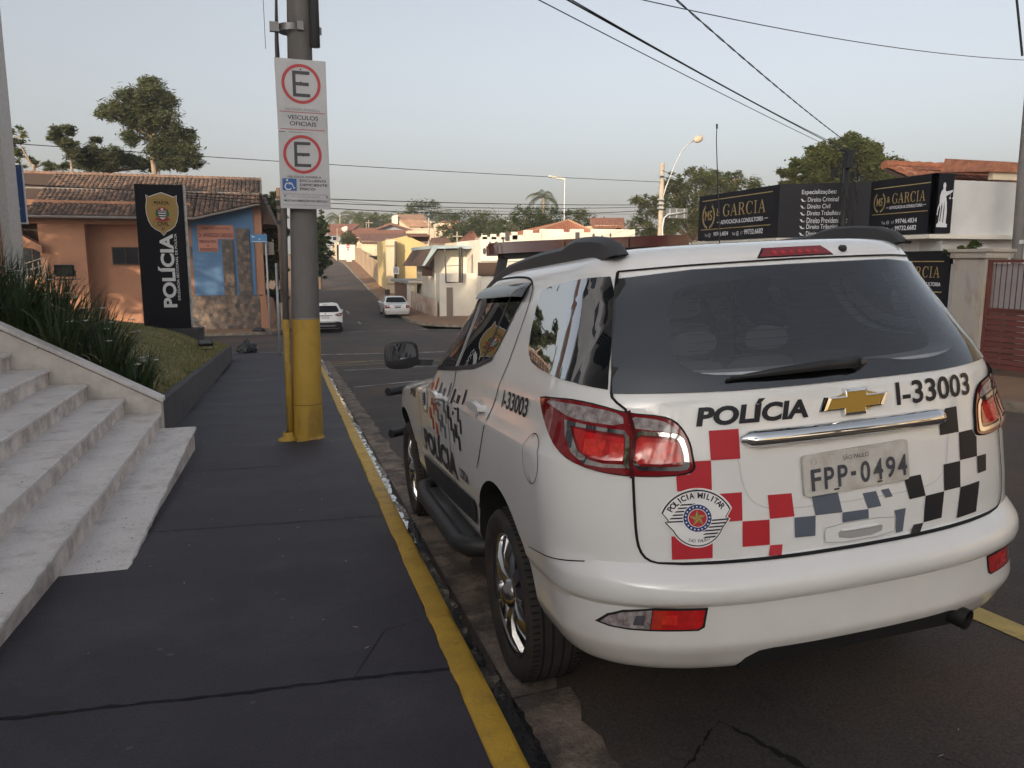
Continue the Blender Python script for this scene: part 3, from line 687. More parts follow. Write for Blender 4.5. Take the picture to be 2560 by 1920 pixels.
# parking signs
M_sign = mat('sign_white', (.47, .48, .50), .5, var=.05, vscale=4, dirt=(.34, .34, .36), damt=.5, dscale=3); M_sred = mat('sign_red', (.42, .045, .05), .5); M_sblk = mat('sign_black', (.045, .047, .055), .5); M_sbl = mat('sign_blue', (.025, .10, .34), .5); M_sgrey = mat('sign_faded', (.26, .27, .29), .5)
YS = PY-.235
def sign(label, c4):
    """c4: pixel corners tl,tr,br,bl"""
    P4 = [aty(*c, YS) for c in c4]; e = empty('parking_sign', tuple(P4[3]), label, 'sign')
    P4 = [p-P4[3] for p in P4]
    def f(s, t, d=0.): # s right, t up
        p = P4[3]*(1-s)*(1-t)+P4[2]*s*(1-t)+P4[1]*s*t+P4[0]*(1-s)*t; return Vector((p.x, -d, p.z))
    b = MB(); b.v = [tuple(f(*c, 0)) for c in ((0, 0), (1, 0), (1, 1), (0, 1))]+[tuple(f(*c, -.006)) for c in ((0, 0), (1, 0), (1, 1), (0, 1))]; b.f = [(0, 1, 2, 3), (7, 6, 5, 4), (0, 4, 5, 1), (1, 5, 6, 2), (2, 6, 7, 3), (3, 7, 4, 0)]; b.m = [0]*6; b.build('plate', M_sign, e)
    asp = (P4[0]-P4[3]).length/(P4[1]-P4[0]).length
    def tx(body, s0, s1, t0, t1, m=M_sblk, bold=.02, d=.004): lettering('lettering', body, lambda s, t: f(s0+(s1-s0)*s, t0+(t1-t0)*t, d), m, e, bold=bold)
    def ring(c, r, r2, m, d=.003):
        patch('ring', circ(c, r, 48, r/asp), lambda s, t: f(s, t, d), m, e, holes=[circ(c, r2, 48, r2/asp)], cell=9)
    def bar(s0, s1, t0, t1, m, d=.003): patch('rule', [(s0, t0), (s1, t0), (s1, t1), (s0, t1)], lambda s, t: f(s, t, d), m, e, cell=9)
    def bigE(c, w, h, st, m):
        s0, s1, t0, t1 = c[0]-w/2, c[0]+w/2, c[1]-h/2, c[1]+h/2; sv = st/asp; mid = (t0+t1)/2
        pts = [(s0, t0), (s1, t0), (s1, t0+sv), (s0+st, t0+sv), (s0+st, mid-sv/2), (s1-.02, mid-sv/2), (s1-.02, mid+sv/2), (s0+st, mid+sv/2), (s0+st, t1-sv), (s1, t1-sv), (s1, t1), (s0, t1)]
        patch('letter', pts, lambda s, t: f(s, t, .004), m, e, cell=9)
    def bolt(s, t): MB().lathe([(0.009, 0), (.007, -.006), (0, -.007)], c=f(s, t, 0), axis='y', n=8).build('bolt', M_blkmetal, e)
    return f, tx, ring, bar, bigE, bolt, asp, e
f, tx, ring, bar, bigE, bolt, asp, e = sign('upper parking sign for official vehicles on the pole', ((685, 143), (814, 154), (820, 334), (695, 327)))
ring((.5, .665), .385, .325, M_sred); bigE((.5, .665), .34, .355, .065, M_sblk)
tx('NA FAIXA AMARELA', .17, .85, .292, .330, M_sgrey, 0); bar(.05, .95, .268, .277, M_sred)
tx('VEÍCULOS', .20, .81, .17, .245, M_sblk, .015); tx('OFICIAIS', .24, .77, .085, .145, M_sblk, .015); bar(.05, .94, .03, .039, M_sred)
for s_, t_ in ((.5, .865), (.495, .69), (.47, .11)): bolt(s_, t_)
f, tx, ring, bar, bigE, bolt, asp, e = sign('lower parking sign with blue disabled badge on the pole', ((695, 329), (820, 334), (827, 524), (702, 520)))
ring((.47, .715), .385, .325, M_sred); bigE((.47, .715), .33, .325, .06, M_sblk)
tx('NA FAIXA AMARELA', .16, .83, .405, .436, M_sblk, .0)
bar(.05, .33, .235, .395, M_sbl)
tx('EXCLUSIVO', .395, .92, .355, .388, M_sblk, .02); tx('DEFICIENTE', .395, .945, .300, .333, M_sblk, .02); tx('FÍSICO', .395, .70, .245, .287, M_sblk, .02)
bar(.04, .945, .188, .194, M_sgrey); tx('Art. 181 Insp XX do CTB', .23, .78, .142, .170, M_sgrey, 0); tx('MULTA E REMOÇÃO DO VEÍCULO', .08, .93, .085, .125, M_sblk, .01); bar(.04, .96, .045, .050, M_sgrey)
# wheelchair pictogram
fw_ = lambda s, t: f(s, t, .006)
patch('pictogram', circ((.145, .372), .022, 12, .022/asp), fw_, M_wtxt, e, cell=9)
patch('pictogram', [(.13, .355), (.165, .355), (.17, .318), (.235, .318), (.27, .262), (.30, .268), (.295, .28), (.275, .276), (.245, .332), (.172, .332), (.17, .338), (.225, .338), (.225, .346), (.168, .346)][::1], fw_, M_wtxt, e, cell=9)
aa = circ((.165, .290), .075, 22, .075/asp, 100, 330); bb = circ((.165, .290), .055, 22, .055/asp, 330, 100)
patch('pictogram', aa+bb, fw_, M_wtxt, e, cell=9)
for s_, t_ in ((.485, .70), (.09, .165), (.93, .165)): bolt(s_, t_)
# ================================================================== TREES
LEAFM = {}
def leafmats(key, cols):
    if key not in LEAFM:
        LEAFM[key] = []
        for i, c in enumerate(cols):
            m = mat('foliage_%s_%d' % (key, i), c, .7, spec=.3); nt = m.node_tree; t = nt.nodes.new('ShaderNodeBsdfTranslucent'); t.inputs[0].default_value = (c[0]*1.7, c[1]*1.75, c[2]*1.2, 1)
            x = nt.nodes.new('ShaderNodeMixShader'); x.inputs[0].default_value = .5; nt.links.new(nt.nodes['Principled BSDF'].outputs[0], x.inputs[1]); nt.links.new(t.outputs[0], x.inputs[2]); nt.links.new(x.outputs[0], nt.nodes['Material Output'].inputs[0]); LEAFM[key].append(m)
    return LEAFM[key]
GREEN = leafmats('green', [(.050, .075, .024), (.075, .105, .032), (.105, .125, .042)])
OLIVE = leafmats('olive', [(.070, .088, .030), (.105, .120, .042), (.145, .150, .055)])
FEATH = leafmats('feather', [(.090, .108, .070), (.120, .135, .085), (.16, .165, .10)])
GOLDL = leafmats('gold', [(.10, .10, .030), (.16, .14, .045), (.22, .18, .06)])
M_bark = mat('bark', (.14, .10, .075), .95, var=.25, vscale=6, bump=.6, bscale=30)
M_barkp = mat('pale_bark', (.26, .20, .15), .95, var=.25, vscale=6, bump=.5, bscale=30)
def crown_mesh(b, blobs, count, ls, rg, shell=.55, droop=0., mats=3, aspect=.45, sub=7, spread=1.):
    """leaf clumps: blobs -> sub-clusters on each blob's skin -> leaves round each cluster"""
    vol = [r[3]**2 for r in blobs]; tot = sum(vol)
    for (cx, cy, cz, r, *sq), v in zip(blobs, vol):
        sz = sq[0] if sq else .8; n = int(count*v/tot); k = max(6, int(n/ (sub*6))); cl = []
        for _ in range(k):
            d = Vector((rg.gauss(0, 1), rg.gauss(0, 1), rg.gauss(0, 1)+.15)).normalized(); rr = r*(shell+(1-shell)*rg.random()**.5)*rg.uniform(.8, 1.1)
            cl.append((Vector((cx, cy, cz))+Vector((d.x*rr, d.y*rr, d.z*rr*sz)), r*rg.uniform(.16, .30)*spread, rg.random(), d))
        for i in range(n):
            c, cr, tone, d = cl[i % k]; o = Vector((rg.gauss(0, .5), rg.gauss(0, .5), rg.gauss(0, .38)))*cr; p = c+o
            a = rg.random()*6.283; el = rg.uniform(-.5, .7)-droop; ax = Vector((math.cos(a)*math.cos(el), math.sin(a)*math.cos(el), math.sin(el)))
            sd = ax.cross(Vector((rg.uniform(-.6, .6), rg.uniform(-.6, .6), 1))).normalized(); L = ls*rg.uniform(.6, 1.4); w = L*aspect
            mi = min(mats-1, max(0, int((tone*.65+rg.random()*.45)*mats)))
            b.add([p-ax*L*.5, p+sd*w*.5, p+ax*L*.5, p-sd*w*.5], [(0, 1, 2, 3)], mi)
def tree(name, label, base_p, trunk, blobs, count, ls, mats=GREEN, seed=1, bark=M_bark, tr=.22, cat='tree', group=None, droop=0., shell=.5, aspect=.45):
    """blobs in coordinates relative to the trunk foot; trunk = height where limbs start"""
    rg = random.Random(seed); t = empty(name, tuple(base_p), label, cat, group)
    b = MB(); top = Vector((rg.uniform(-.1, .1)*trunk, rg.uniform(-.1, .1)*trunk, trunk))
    b.tube([(0, 0, -.4), (0, 0, .1), top*.5+Vector((rg.uniform(-.1, .1), 0, 0)), top], [tr*1.4, tr*1.15, tr*.95, tr*.8], 10)
    for (cx, cy, cz, r, *sq) in blobs:
        e = Vector((cx, cy, cz)); m = top.lerp(e, .5)+Vector((rg.uniform(-.2, .2)*r, rg.uniform(-.2, .2)*r, -.12*r))
        b.tube([top-Vector((0, 0, .2)), m, e], [tr*.6, tr*.38, tr*.12], 6)
        for _ in range(4):
            d = Vector((rg.gauss(0, 1), rg.gauss(0, 1), rg.gauss(.3, .8))).normalized()*r*.85; b.tube([m.lerp(e, rg.uniform(.2, .9)), e+d*.5+Vector((0, 0, -.1*r)), e+d], [tr*.2, tr*.12, tr*.04], 5)
    b.build('trunk', bark, t, smooth=True)
    c = MB(); crown_mesh(c, blobs, count, ls, rg, shell, droop, len(mats), aspect, spread=2.0 if mats is FEATH else 1.25); c.build('crown', mats, t)
    return t
def ptree(name, label, y, foot, blobs, count, ls, mats=GREEN, seed=1, bark=M_bark, tr=.22, cat='tree', group=None, droop=0., shell=.5, aspect=.45, z0=None, tk=.35):
    """crown given by the places of its clumps seen from the street, at real distance y"""
    f0 = aty(foot[0], foot[1], y); z0 = f0.z if z0 is None else z0; bl = []
    for i, (px, py, rp) in enumerate(blobs):
        p = aty(px, py, y); dep = (p-_C).dot(_fw); bl.append((p.x-f0.x, (((i*37) % 11)/11-.5)*rp*dep/_F*1.2, p.z-z0, rp*dep/_F))
    lo = min(b[2]-b[3] for b in bl); hi = max(b[2] for b in bl)
    return tree(name, label, (f0.x, y, z0), max(.4, lo+(hi-lo)*tk), bl, count, ls, mats, seed, bark, tr, cat, group, droop, shell, aspect)
def palm(base_p, h, L, label, seed=1, mats=FEATH, n=18, tr=.16):
    rg = random.Random(seed); t = empty('palm_tree', tuple(base_p), label, 'palm')
    MB().tube([(0, 0, -.3), (.1, 0, h*.5), (0, 0, h)], [tr*1.2, tr, tr*.8], 8).build('trunk', M_barkp, t, smooth=True)
    b = MB()
    for k in range(n):
        a = k*2.4+rg.uniform(-.2, .2); el = rg.uniform(-.2, 1.2); d = Vector((math.cos(a), math.sin(a), 0)); q = Vector((0, 0, h)); ang = el
        for i in range(9):
            st = (d*math.cos(ang)+Vector((0, 0, math.sin(ang))))*(L/9); sd = Vector((-d.y, d.x, 0)); w = L*.20*math.sin(math.pi*(i+1.2)/10.5)
            for sg in (-1, 1):
                for u in (.0, .5):
                    p = q+st*u; b.add([p, p+st*.32, p+sd*sg*w+st*.9-Vector((0, 0, w*.6))], [(0, 1, 2)], rg.randrange(3))
            q = q+st; ang -= .24
    b.build('fronds', mats, t); return t

# ================================================================== ORANGE HOUSE ACROSS THE SIDE STREET
M_or = mat('orange_render', (.40, .205, .125), .9, var=.10, vscale=.6, bump=.2, bscale=12, dirt=(.30, .15, .095), damt=.5, dscale=.5)
M_bl = mat('blue_render', (.105, .205, .36), .85, var=.08, vscale=.8, bump=.15, bscale=14)
M_tile = mat('aged_roof_tile', (.145, .092, .068), .9, var=.3, vscale=1.6, color2=(.11, .08, .065), bump=.3, bscale=20)
M_tilel = mat('aged_roof_tile_pale', (.19, .118, .085), .9, var=.3, vscale=1.6, bump=.3, bscale=20); M_tiled = mat('aged_roof_tile_dark', (.085, .062, .052), .9, var=.3, vscale=1.6, bump=.3, bscale=20)
M_gutter = mat('gutter_metal', (.20, .18, .165), .6, var=.15, vscale=2)
M_eave = mat('eave_wood', (.075, .045, .032), .85)
M_stone = [mat('field_stone_%d' % i, c, .9, var=.25, vscale=7, bump=.7, bscale=25) for i, c in enumerate([(.17, .13, .105), (.13, .105, .092), (.21, .16, .125), (.10, .09, .088)])]
M_mort = mat('stone_mortar', (.12, .095, .08), .95, bump=.4, bscale=20)
HY = 44.0
ho = empty('orange_house', (0, 0, 0), 'orange house with two tiled roofs and a blue corner wall across the side street', 'house')
def hx(px): return aty(px, 600, HY).x
def hz(py, px=300): return aty(px, py, HY).z
x_l = -18.0; x_bl = aty(485, 700, HY).x; x_br = aty(640, 700, HY).x; x_end = aty(652, 780, HY).x; zbase = base(HY)
z_st = hz(738, 560); z_wt = hz(548, 400)
MB().b2((x_l, HY+.6, zbase-.3), (x_bl-.0, HY+8.5, z_wt+.9)).build('wall', M_or, ho)
zA, zB_ = hz(551, 485), hz(512, 640)
MB().prism([(x_bl, z_st), (x_br, z_st), (x_br, zB_-.06), (x_bl, zA-.06)], HY+.05, HY+.4, lambda x, z, y: (x, y, z)).build('blue_wall', M_bl, ho, recalc=True)
MB().b2((x_br, HY+.12, z_st), (x_br+.42, HY+8.5, zB_-.05)).build('end_pier', M_or, ho)
# strip of orange wall left of the blue corner, projecting wall, soffit beam
MB().b2((hx(455), HY+.15, zbase), (x_bl, HY+.6, z_wt)).build('wall', M_or, ho)
xa, xb = aty(107, 680, HY).x, aty(222, 680, HY).x
MB().b2((xa, HY-.2, zbase), (xb, HY+.6, hz(560, 160))).build('projecting_wall', M_or, ho)
MB().b2((x_l, HY-.25, hz(560, 200)), (hx(455), HY+.6, z_wt+.1)).build('soffit_beam', M_or, ho)
# openings
def win(px0, px1, py0, py1, y, nm='window', m=M_dkwin, fr=True):
    a, c = aty(px0, py1, y), aty(px1, py0, y)
    o = MB().b2((a.x, y, a.z), (c.x, y+.06, c.z)).build(nm, m, ho)
    if fr:
        f_ = MB(); w = .05
        for x in (a.x, c.x-w, (a.x+c.x)/2-w/2): f_.b2((x, y-.03, a.z), (x+w, y-.002, c.z))
        for z in (a.z, c.z-w): f_.b2((a.x, y-.033, z), (c.x, y-.004, z+w))
        f_.build('window_frame', M_eave, o)
    return o
win(282, 346, 618, 662, HY+.53); win(60, 104, 561, 606, HY+.53, 'opening', M_eave, False); win(58, 108, 620, 690, HY+.53)
a, c = aty(287, 617, HY+.55), aty(345, 586, HY+.55); MB().b2((a.x, HY+.56, a.z), (c.x, HY+.59, c.z)).build('lintel_panel', M_or, ho)
# sloping porch awning at far left
p0, p1 = aty(58, 590, HY-.3), aty(108, 620, HY-.3)
MB().hexa([(p0.x-2, HY-.6, p0.z+.75), (p1.x, HY-.6, p1.z-.25), (p1.x, HY+.5, p1.z-.25), (p0.x-2, HY+.5, p0.z+.75), (p0.x-2, HY-.6, p0.z+1.25), (p1.x, HY-.6, p1.z+.1), (p1.x, HY+.5, p1.z+.1), (p0.x-2, HY+.5, p0.z+1.25)]).build('porch_slope', M_or, ho)
# porch railing
b = MB(); q0, q1 = aty(66, 660, HY-1.2), aty(110, 644, HY-1.2)
for k in range(3): b.tube([(q0.x-1, HY-1.2, q0.z-.35*k-.3), (q1.x, HY-1.2, q1.z-.35*k)], .03, 6)
for k in range(4): x = q0.x+(q1.x-q0.x)*k/3; b.tube([(x, HY-1.2, q1.z-1.4), (x, HY-1.2, q1.z-.1-(1-k/3)*.25)], .03, 6)
b.build('railing', mat('cream_metal', (.45, .40, .33), .6), ho)
# stone cladding: pieces laid one by one
def stones(x0, x1, z0, z1, y, nx, nz, seed, yd=.06):
    r = random.Random(seed); MB().b2((x0, y, z0), (x1, y+yd+.6, z1)).build('mortar_bed', M_mort, ho)
    for j in range(nz):
        for i in range(nx):
            cx_, cz_ = x0+(x1-x0)*(i+.5+(.25 if j % 2 else -.25)*(nx > 2))/nx, z0+(z1-z0)*(j+.5)/nz; w, h = (x1-x0)/nx, (z1-z0)/nz; n = r.choice((5, 6, 6, 7))
            a0 = r.random()*6; pts = []
            for k in range(n):
                a = a0+k*2*math.pi/n; pts.append((min(max(cx_+w*.70*math.cos(a)*r.uniform(.7, 1.15), x0), x1), min(max(cz_+h*.70*math.sin(a)*r.uniform(.7, 1.15), z0), z1)))
            d = r.uniform(.01, .05); o = MB(); cen = (cx_, y-d-.004, cz_); ring = [(p[0], y-d, p[1]) for p in pts]; inn = [(p[0], y+.01, p[1]) for p in pts]
            if cx_ > x1 or cx_ < x0: continue
            o.v = ring+inn+[cen]; o.f = [(k, (k+1) % n, 2*n) for k in range(n)]+[(k, n+k, n+(k+1) % n, (k+1) % n) for k in range(n)]; o.m = [0]*len(o.f)
            o.build('stone', r.choice(M_stone), ho, recalc=True)
stones(x_bl-.35, x_end, zbase-.05, z_st, HY-.05, 16, 8, 1); stones(aty(560, 700, HY).x, aty(588, 700, HY).x, z_st, hz(600, 570), HY-.02, 3, 13, 2); stones(aty(596, 700, HY).x, aty(629, 700, HY).x, z_st, hz(571, 610), HY-.02, 3, 16, 3)
# low side wall with sloped top at the right corner
MB().hexa([(x_end, HY-.1, zbase-.1), (x_end+.45, HY-.1, zbase-.1), (x_end+.9, HY+9, zbase-.1), (x_end+.3, HY+9, zbase-.1), (x_end, HY-.1, z_st-.05), (x_end+.3, HY-.1, z_st-.0), (x_end+.75, HY+9, z_st-.6), (x_end+.3, HY+9, z_st-.6)]).build('side_wall', M_or, ho)
# clinic lettering on salmon panels
M_pan = mat('salmon_panel', (.47, .22, .16), .8); M_ptx = mat('dark_red_lettering', (.16, .05, .05), .7)
def hpan(px0, py0, px1, py1, txts):
    a, c = aty(px0, py1, HY), aty(px1, py0, HY); p = MB().b2((a.x, HY+.02, a.z), (c.x, HY+.052, c.z)).build('name_panel', M_pan, ho)
    for s_, (u0, u1, v0, v1) in txts: lettering('lettering', s_, boxfn((a.x+(c.x-a.x)*u0, HY+.013, a.z+(c.z-a.z)*v0), ((c.x-a.x)*(u1-u0), 0, 0), (0, 0, (c.z-a.z)*(v1-v0))), M_ptx, p, bold=.03)
hpan(494, 563, 583, 597, [('CONSULTÓRIO ODONTOLÓGICO', (.12, .88, .68, .86)), ('Dr. APARECIDO CARDOSO', (.03, .98, .12, .42))]); hpan(497, 597.5, 544, 629, [('PERIODONTISTA', (.06, .92, .68, .9)), ('E', (.45, .55, .42, .56)), ('ENDODONTISTA', (.08, .95, .06, .3))])
# window air conditioner on the end wall, meter box
a = aty(628, 625, HY+1); ac = MB().b2((x_br+.43, HY+1.0, a.z-.25), (x_br+1.0, HY+1.9, a.z+.45)).build('air_conditioner', mat('ac_cream', (.42, .36, .30), .6), ho)
b = MB()
for k in range(6): b.b2((x_br+.50, HY+.985, a.z-.18+.1*k), (x_br+.75, HY+1.0, a.z-.13+.1*k))
b.build('grille', M_eave, ac)
a, c = aty(469, 643, HY), aty(476, 615, HY); MB().b2((a.x, HY+.05, a.z), (c.x, HY+.15, c.z)).build('meter_box', M_gutter, ho)
# tiled roofs: barrel tiles laid one by one (largest as pieces, the rest joined)
def tile_proto(w, l, nm):
    b = MB(); n = 6
    for j in range(2):
        for k in range(n+1):
            a = math.pi*k/n; r = w*.5*(1.0 if j == 0 else .88); b.v.append((-r*math.cos(a), j*l, .02+r*.62*math.sin(a)+(.03 if j == 0 else 0)))
    for k in range(n): b.f.append((k, k+1, n+2+k, n+1+k)); b.m.append(0)
    b.f.append(tuple(range(n, -1, -1))); b.m.append(0)
    me = bpy.data.meshes.new(nm); me.from_pydata(b.v, [], b.f); me.polygons.foreach_set('use_smooth', [True]*n+[False]); return me
def tiled(parent, O, ex, ey, nx, ny, w, l, keep, limit, seed, under=M_tiled, inside=None):
    """O eave corner, ex along eave, ey up the slope; keep(i,j) cuts the field; first `limit` tiles are pieces"""
    r = random.Random(seed); ez = ex.cross(ey).normalized(); Mx = Matrix((ex, ey, ez)).transposed()
    protos = []
    for q, m in enumerate((M_tile, M_tilel, M_tiled)):
        me = tile_proto(w, l*1.12, 'roof_tile'); me.materials.append(m); protos.append(me)
    rest = MB(); cnt = 0; pm = protos[0]
    for j in range(ny):
        for i in range(nx):
            if not keep(i, j): continue
            p = O+ex*(w*1.04*(i+.5))+ey*(l*j)+ez*r.uniform(0, .012); q = r.choices((0, 1, 2), (5, 3, 3))[0]
            rot = Mx @ Matrix.Rotation(r.uniform(-.03, .03), 3, 'Z')
            if cnt < limit:
                o = link('roof_tile', protos[q], parent); o.matrix_local = Matrix.Translation(p) @ rot.to_4x4(); cnt += 1
            else: rest.add([p+rot @ v.co for v in pm.vertices], [tuple(f.vertices) for f in pm.polygons], q)
    if rest.f:
        o = rest.build('roof_tiles', [M_tile, M_tilel, M_tiled], parent); o['kind'] = 'stuff'
# lower roof
e0 = Vector((x_l, HY-.9, hz(547, 300)+.05)); ey = Vector((0, 3.9, 1.62)).normalized(); xE = aty(648, 480, HY).x; nx = int((xE-x_l)/.2288); TW, TL = .22, .40
cutx = aty(485, 548, HY-.9).x
lim = 4.2
def keep_low(i, j): return x_l+TW*1.04*(i+.5) < cutx
A_ = Vector((cutx, e0.y, e0.z)); B_ = Vector((xE, HY-.45, zB_+.06)); D_ = A_+ey*lim; C_ = Vector((xE, D_.y, D_.z))
for nm, q in (('roof_deck', [e0, A_, D_, e0+ey*lim]), ('roof_deck', [A_, B_, C_, D_])):
    s = MB(); s.v = [tuple(p-Vector((0, 0, .02))) for p in q]+[tuple(p-Vector((0, 0, .14))) for p in q]; s.f = [(0, 1, 2, 3), (7, 6, 5, 4), (0, 4, 5, 1), (1, 5, 6, 2), (2, 6, 7, 3), (3, 7, 4, 0)]; s.m = [0]*6; s.build(nm, M_eave, ho)
ncol = int((xE-cutx)/(TW*1.04))
for i in range(ncol):                      # columns of the corner roof, each laid along its own fall line
    s_ = (i+.5)/ncol; p0_ = A_.lerp(B_, s_); p1_ = D_.lerp(C_, s_); dv = p1_-p0_; nr_ = int(dv.length/TL)
    tiled(ho, p0_-Vector((TW*.52, 0, 0)), Vector((1, 0, 0)), dv.normalized(), 1, nr_, TW, TL, lambda a_3, b_3: True, 99, 60+i)
rows = int(lim/TL)
order_first = lambda i, j: keep_low(i, j) and x_l+TW*1.04*i > -11.2
lo_nx0 = int((-11.2-x_l)/(TW*1.04))
tiled(ho, e0+Vector((lo_nx0*TW*1.04, 0, 0)), Vector((1, 0, 0)), ey, nx-lo_nx0, rows, TW, TL, lambda i, j: keep_low(i+lo_nx0, j), 185, 4)
b = MB(); g0 = e0+Vector((0, -.08, -.04)); b.tube([g0, (cutx, g0.y, g0.z)], .07, 8); b.tube([(cutx, g0.y, g0.z), tuple(B_+Vector((0, -.06, -.06)))], .06, 8); b.build('gutter', M_gutter, ho)
# upper roof
u0 = Vector((x_l, HY+3.2, aty(300, 474, HY+3.2).z)); eyu = Vector((0, 2.4, .95)).normalized(); xU = aty(650, 450, HY+3.2).x; nxu = int((xU-x_l)/.2288); limu = 2.6
s = MB(); q = [u0, Vector((xU, u0.y, u0.z)), Vector((xU, u0.y, u0.z))+eyu*limu, u0+eyu*limu]; s.v = [tuple(p) for p in q]+[tuple(p-Vector((0, 0, .14))) for p in q]; s.f = [(0, 1, 2, 3), (7, 6, 5, 4), (0, 4, 5, 1), (1, 5, 6, 2), (2, 6, 7, 3), (3, 7, 4, 0)]; s.m = [0]*6; s.build('roof_deck', M_eave, ho)
tiled(ho, u0+Vector((lo_nx0*TW*1.04, 0, 0)), Vector((1, 0, 0)), eyu, nxu-lo_nx0, int(limu/TL), TW, TL, lambda i, j: True, 0, 5)
MB().tube([u0+Vector((0, -.08, -.05)), (xU, u0.y-.08, u0.z-.05)], .07, 8).build('gutter', M_gutter, ho)
rg0 = u0+eyu*limu; b = MB(); n = 60
for i in range(n): x = x_l+(xU-x_l)*i/n; b.tube([(x, rg0.y, rg0.z+.03), (x+(xU-x_l)/n*1.1, rg0.y, rg0.z+.05)], [.10, .12], 7)
b.build('ridge_tiles', M_tilel, ho)['kind'] = 'stuff'
MB().b2((x_l, HY+3.6, z_wt), (xU-.5, HY+8.5, u0.z-.05)).build('upper_wall', M_or, ho)
MB().hexa([(xU-.02, u0.y-.1, u0.z-.65), (xU+.06, u0.y-.1, u0.z-.65), (xU+.06, rg0.y+.1, rg0.z-.6), (xU-.02, rg0.y+.1, rg0.z-.6), (xU-.02, u0.y-.1, u0.z+.02), (xU+.06, u0.y-.1, u0.z+.02), (xU+.06, rg0.y+.1, rg0.z+.08), (xU-.02, rg0.y+.1, rg0.z+.08)]).build('verge_board', M_gutter, ho)
a = aty(655, 540, HY+1); MB().hexa([(x_br+.5, HY+.2, a.z-.45), (x_br+1.15, HY+.2, a.z-.5), (x_br+1.6, HY+6, a.z-.8), (x_br+.5, HY+6, a.z-.8), (x_br+.35, HY-.2, hz(495, 640)), (xE+.02, HY+.5, hz(478, 650)), (xE+.3, HY+6, hz(470, 650)), (x_br+.5, HY+6, hz(480, 650))]).build('end_soffit', M_eave, ho)
# back yard trees behind the orange house
ptree('tall_tree', 'tall airy tree rising behind the orange house roof', 56, (388, 440), [(335, 252, 36), (390, 222, 30), (362, 215, 24), (298, 285, 34), (350, 300, 42), (415, 255, 30), (415, 310, 36), (262, 282, 24), (445, 345, 36), (478, 385, 26), (400, 365, 40), (330, 345, 26), (440, 400, 36), (475, 340, 20), (490, 410, 18), (385, 275, 34)], 22000, .36, FEATH, 11, M_barkp, .20, shell=.25, aspect=.26, z0=-1, tk=.45)
ptree('young_tree', 'slender young tree behind the left end of the orange roof', 54, (180, 440), [(140, 330, 16), (165, 325, 18), (150, 350, 16), (175, 365, 18), (190, 390, 20), (125, 345, 9)], 4200, .34, FEATH, 12, M_barkp, .10, shell=.25, aspect=.26, z0=-1, tk=.3)
ptree('young_tree', 'bushy young tree between the slender tree and the tall tree', 55, (240, 440), [(235, 385, 24), (240, 352, 14), (215, 398, 20), (262, 392, 22), (232, 410, 24)], 5200, .34, FEATH, 13, M_barkp, .10, shell=.3, aspect=.26, z0=-1, tk=.3)
ptree('shrub_tree', 'low feathery tree below the tall tree by the roof ridge', 58, (300, 440), [(290, 385, 22), (312, 405, 24), (275, 410, 22), (350, 412, 22), (330, 400, 18), (205, 412, 18), (245, 415, 20), (160, 415, 16), (120, 416, 14), (385, 412, 22), (420, 412, 22), (455, 415, 18)], 9000, .34, FEATH, 14, M_barkp, .10, shell=.3, aspect=.26, z0=-1, tk=.3)
ptree('bare_tree', 'half bare tree at the left edge behind the white column', 60, (60, 440), [(45, 340, 28), (60, 390, 26), (30, 370, 30), (85, 410, 22), (120, 408, 14)], 1500, .36, OLIVE, 15, M_barkp, .14, shell=.15, aspect=.26, z0=-1, tk=.2)
# trees at the corner right of the house
ptree('corner_tree', 'yellow green leafy tree just right of the orange house', 47.2, (668, 800), [(668, 615, 22), (690, 600, 20), (675, 650, 22), (672, 575, 18), (695, 640, 18), (665, 690, 18)], 7000, .26, GOLDL, 21, M_bark, .13, aspect=.5, z0=base(47), tk=.2)
ptree('corner_tree', 'dark green tree behind the leaning wooden pole', 52.5, (690, 790), [(672, 520, 22), (690, 545, 24), (665, 500, 14), (700, 580, 22), (690, 680, 26), (668, 740, 22), (700, 740, 20), (685, 490, 14)], 8000, .30, GREEN, 22, M_bark, .15, aspect=.5, z0=base(52), tk=.2)
ptree('street_tree', 'rounded green street tree half hidden behind the concrete pole', 64, (780, 740), [(795, 575, 26), (790, 610, 30), (808, 640, 26), (790, 660, 30), (815, 600, 16), (822, 650, 14), (775, 560, 26), (770, 620, 34), (800, 690, 16)], 9500, .26, GREEN, 23, M_bark, .18, aspect=.5, z0=base(64), tk=.3)
ptree('street_tree', 'tall narrow conifer like tree above the rounded street tree', 75, (800, 700), [(802, 548, 10), (803, 530, 6), (804, 518, 3), (803, 565, 14)], 2600, .28, GREEN, 24, M_bark, .15, aspect=.4, z0=base(75), tk=.1)

# ------------------------------------------------------------------ posts, street plate, rubbish bags
M_galv = mat('galvanised_post', (.42, .44, .46), .5, metal=.3, var=.1, vscale=5)
p = aty(676, 830, 41.35); sp_ = empty('street_name_sign', (p.x, 41.35, base(41.35)), 'small blue street name plate on a pale post at the corner', 'sign')
zt_ = aty(668, 585, 41.35).z-base(41.35); MB().tube([(0, 0, -.2), (-.02, 0, zt_)], .045, 10).build('post', M_galv, sp_, smooth=True)
a, c = aty(626, 606, 41.3), aty(667, 586, 41.3); MB().b2((a.x-p.x, -.06, a.z-base(41.35)), (c.x-p.x, -.03, c.z-base(41.35))).build('plate', mat('street_blue', (.07, .22, .42), .5), sp_)
w_ = c.x-a.x; h_ = c.z-a.z; zz0 = a.z-base(41.35); x0_ = a.x-p.x
lettering('lettering', 'Rua', boxfn((x0_+.1*w_, -.066, zz0+.60*h_), (.17*w_, 0, 0), (0, 0, .24*h_)), M_wtxt, sp_, bold=.03); lettering('lettering', '15', boxfn((x0_+.5*w_, -.066, zz0+.32*h_), (.1*w_, 0, 0), (0, 0, .2*h_)), M_wtxt, sp_, bold=.03)
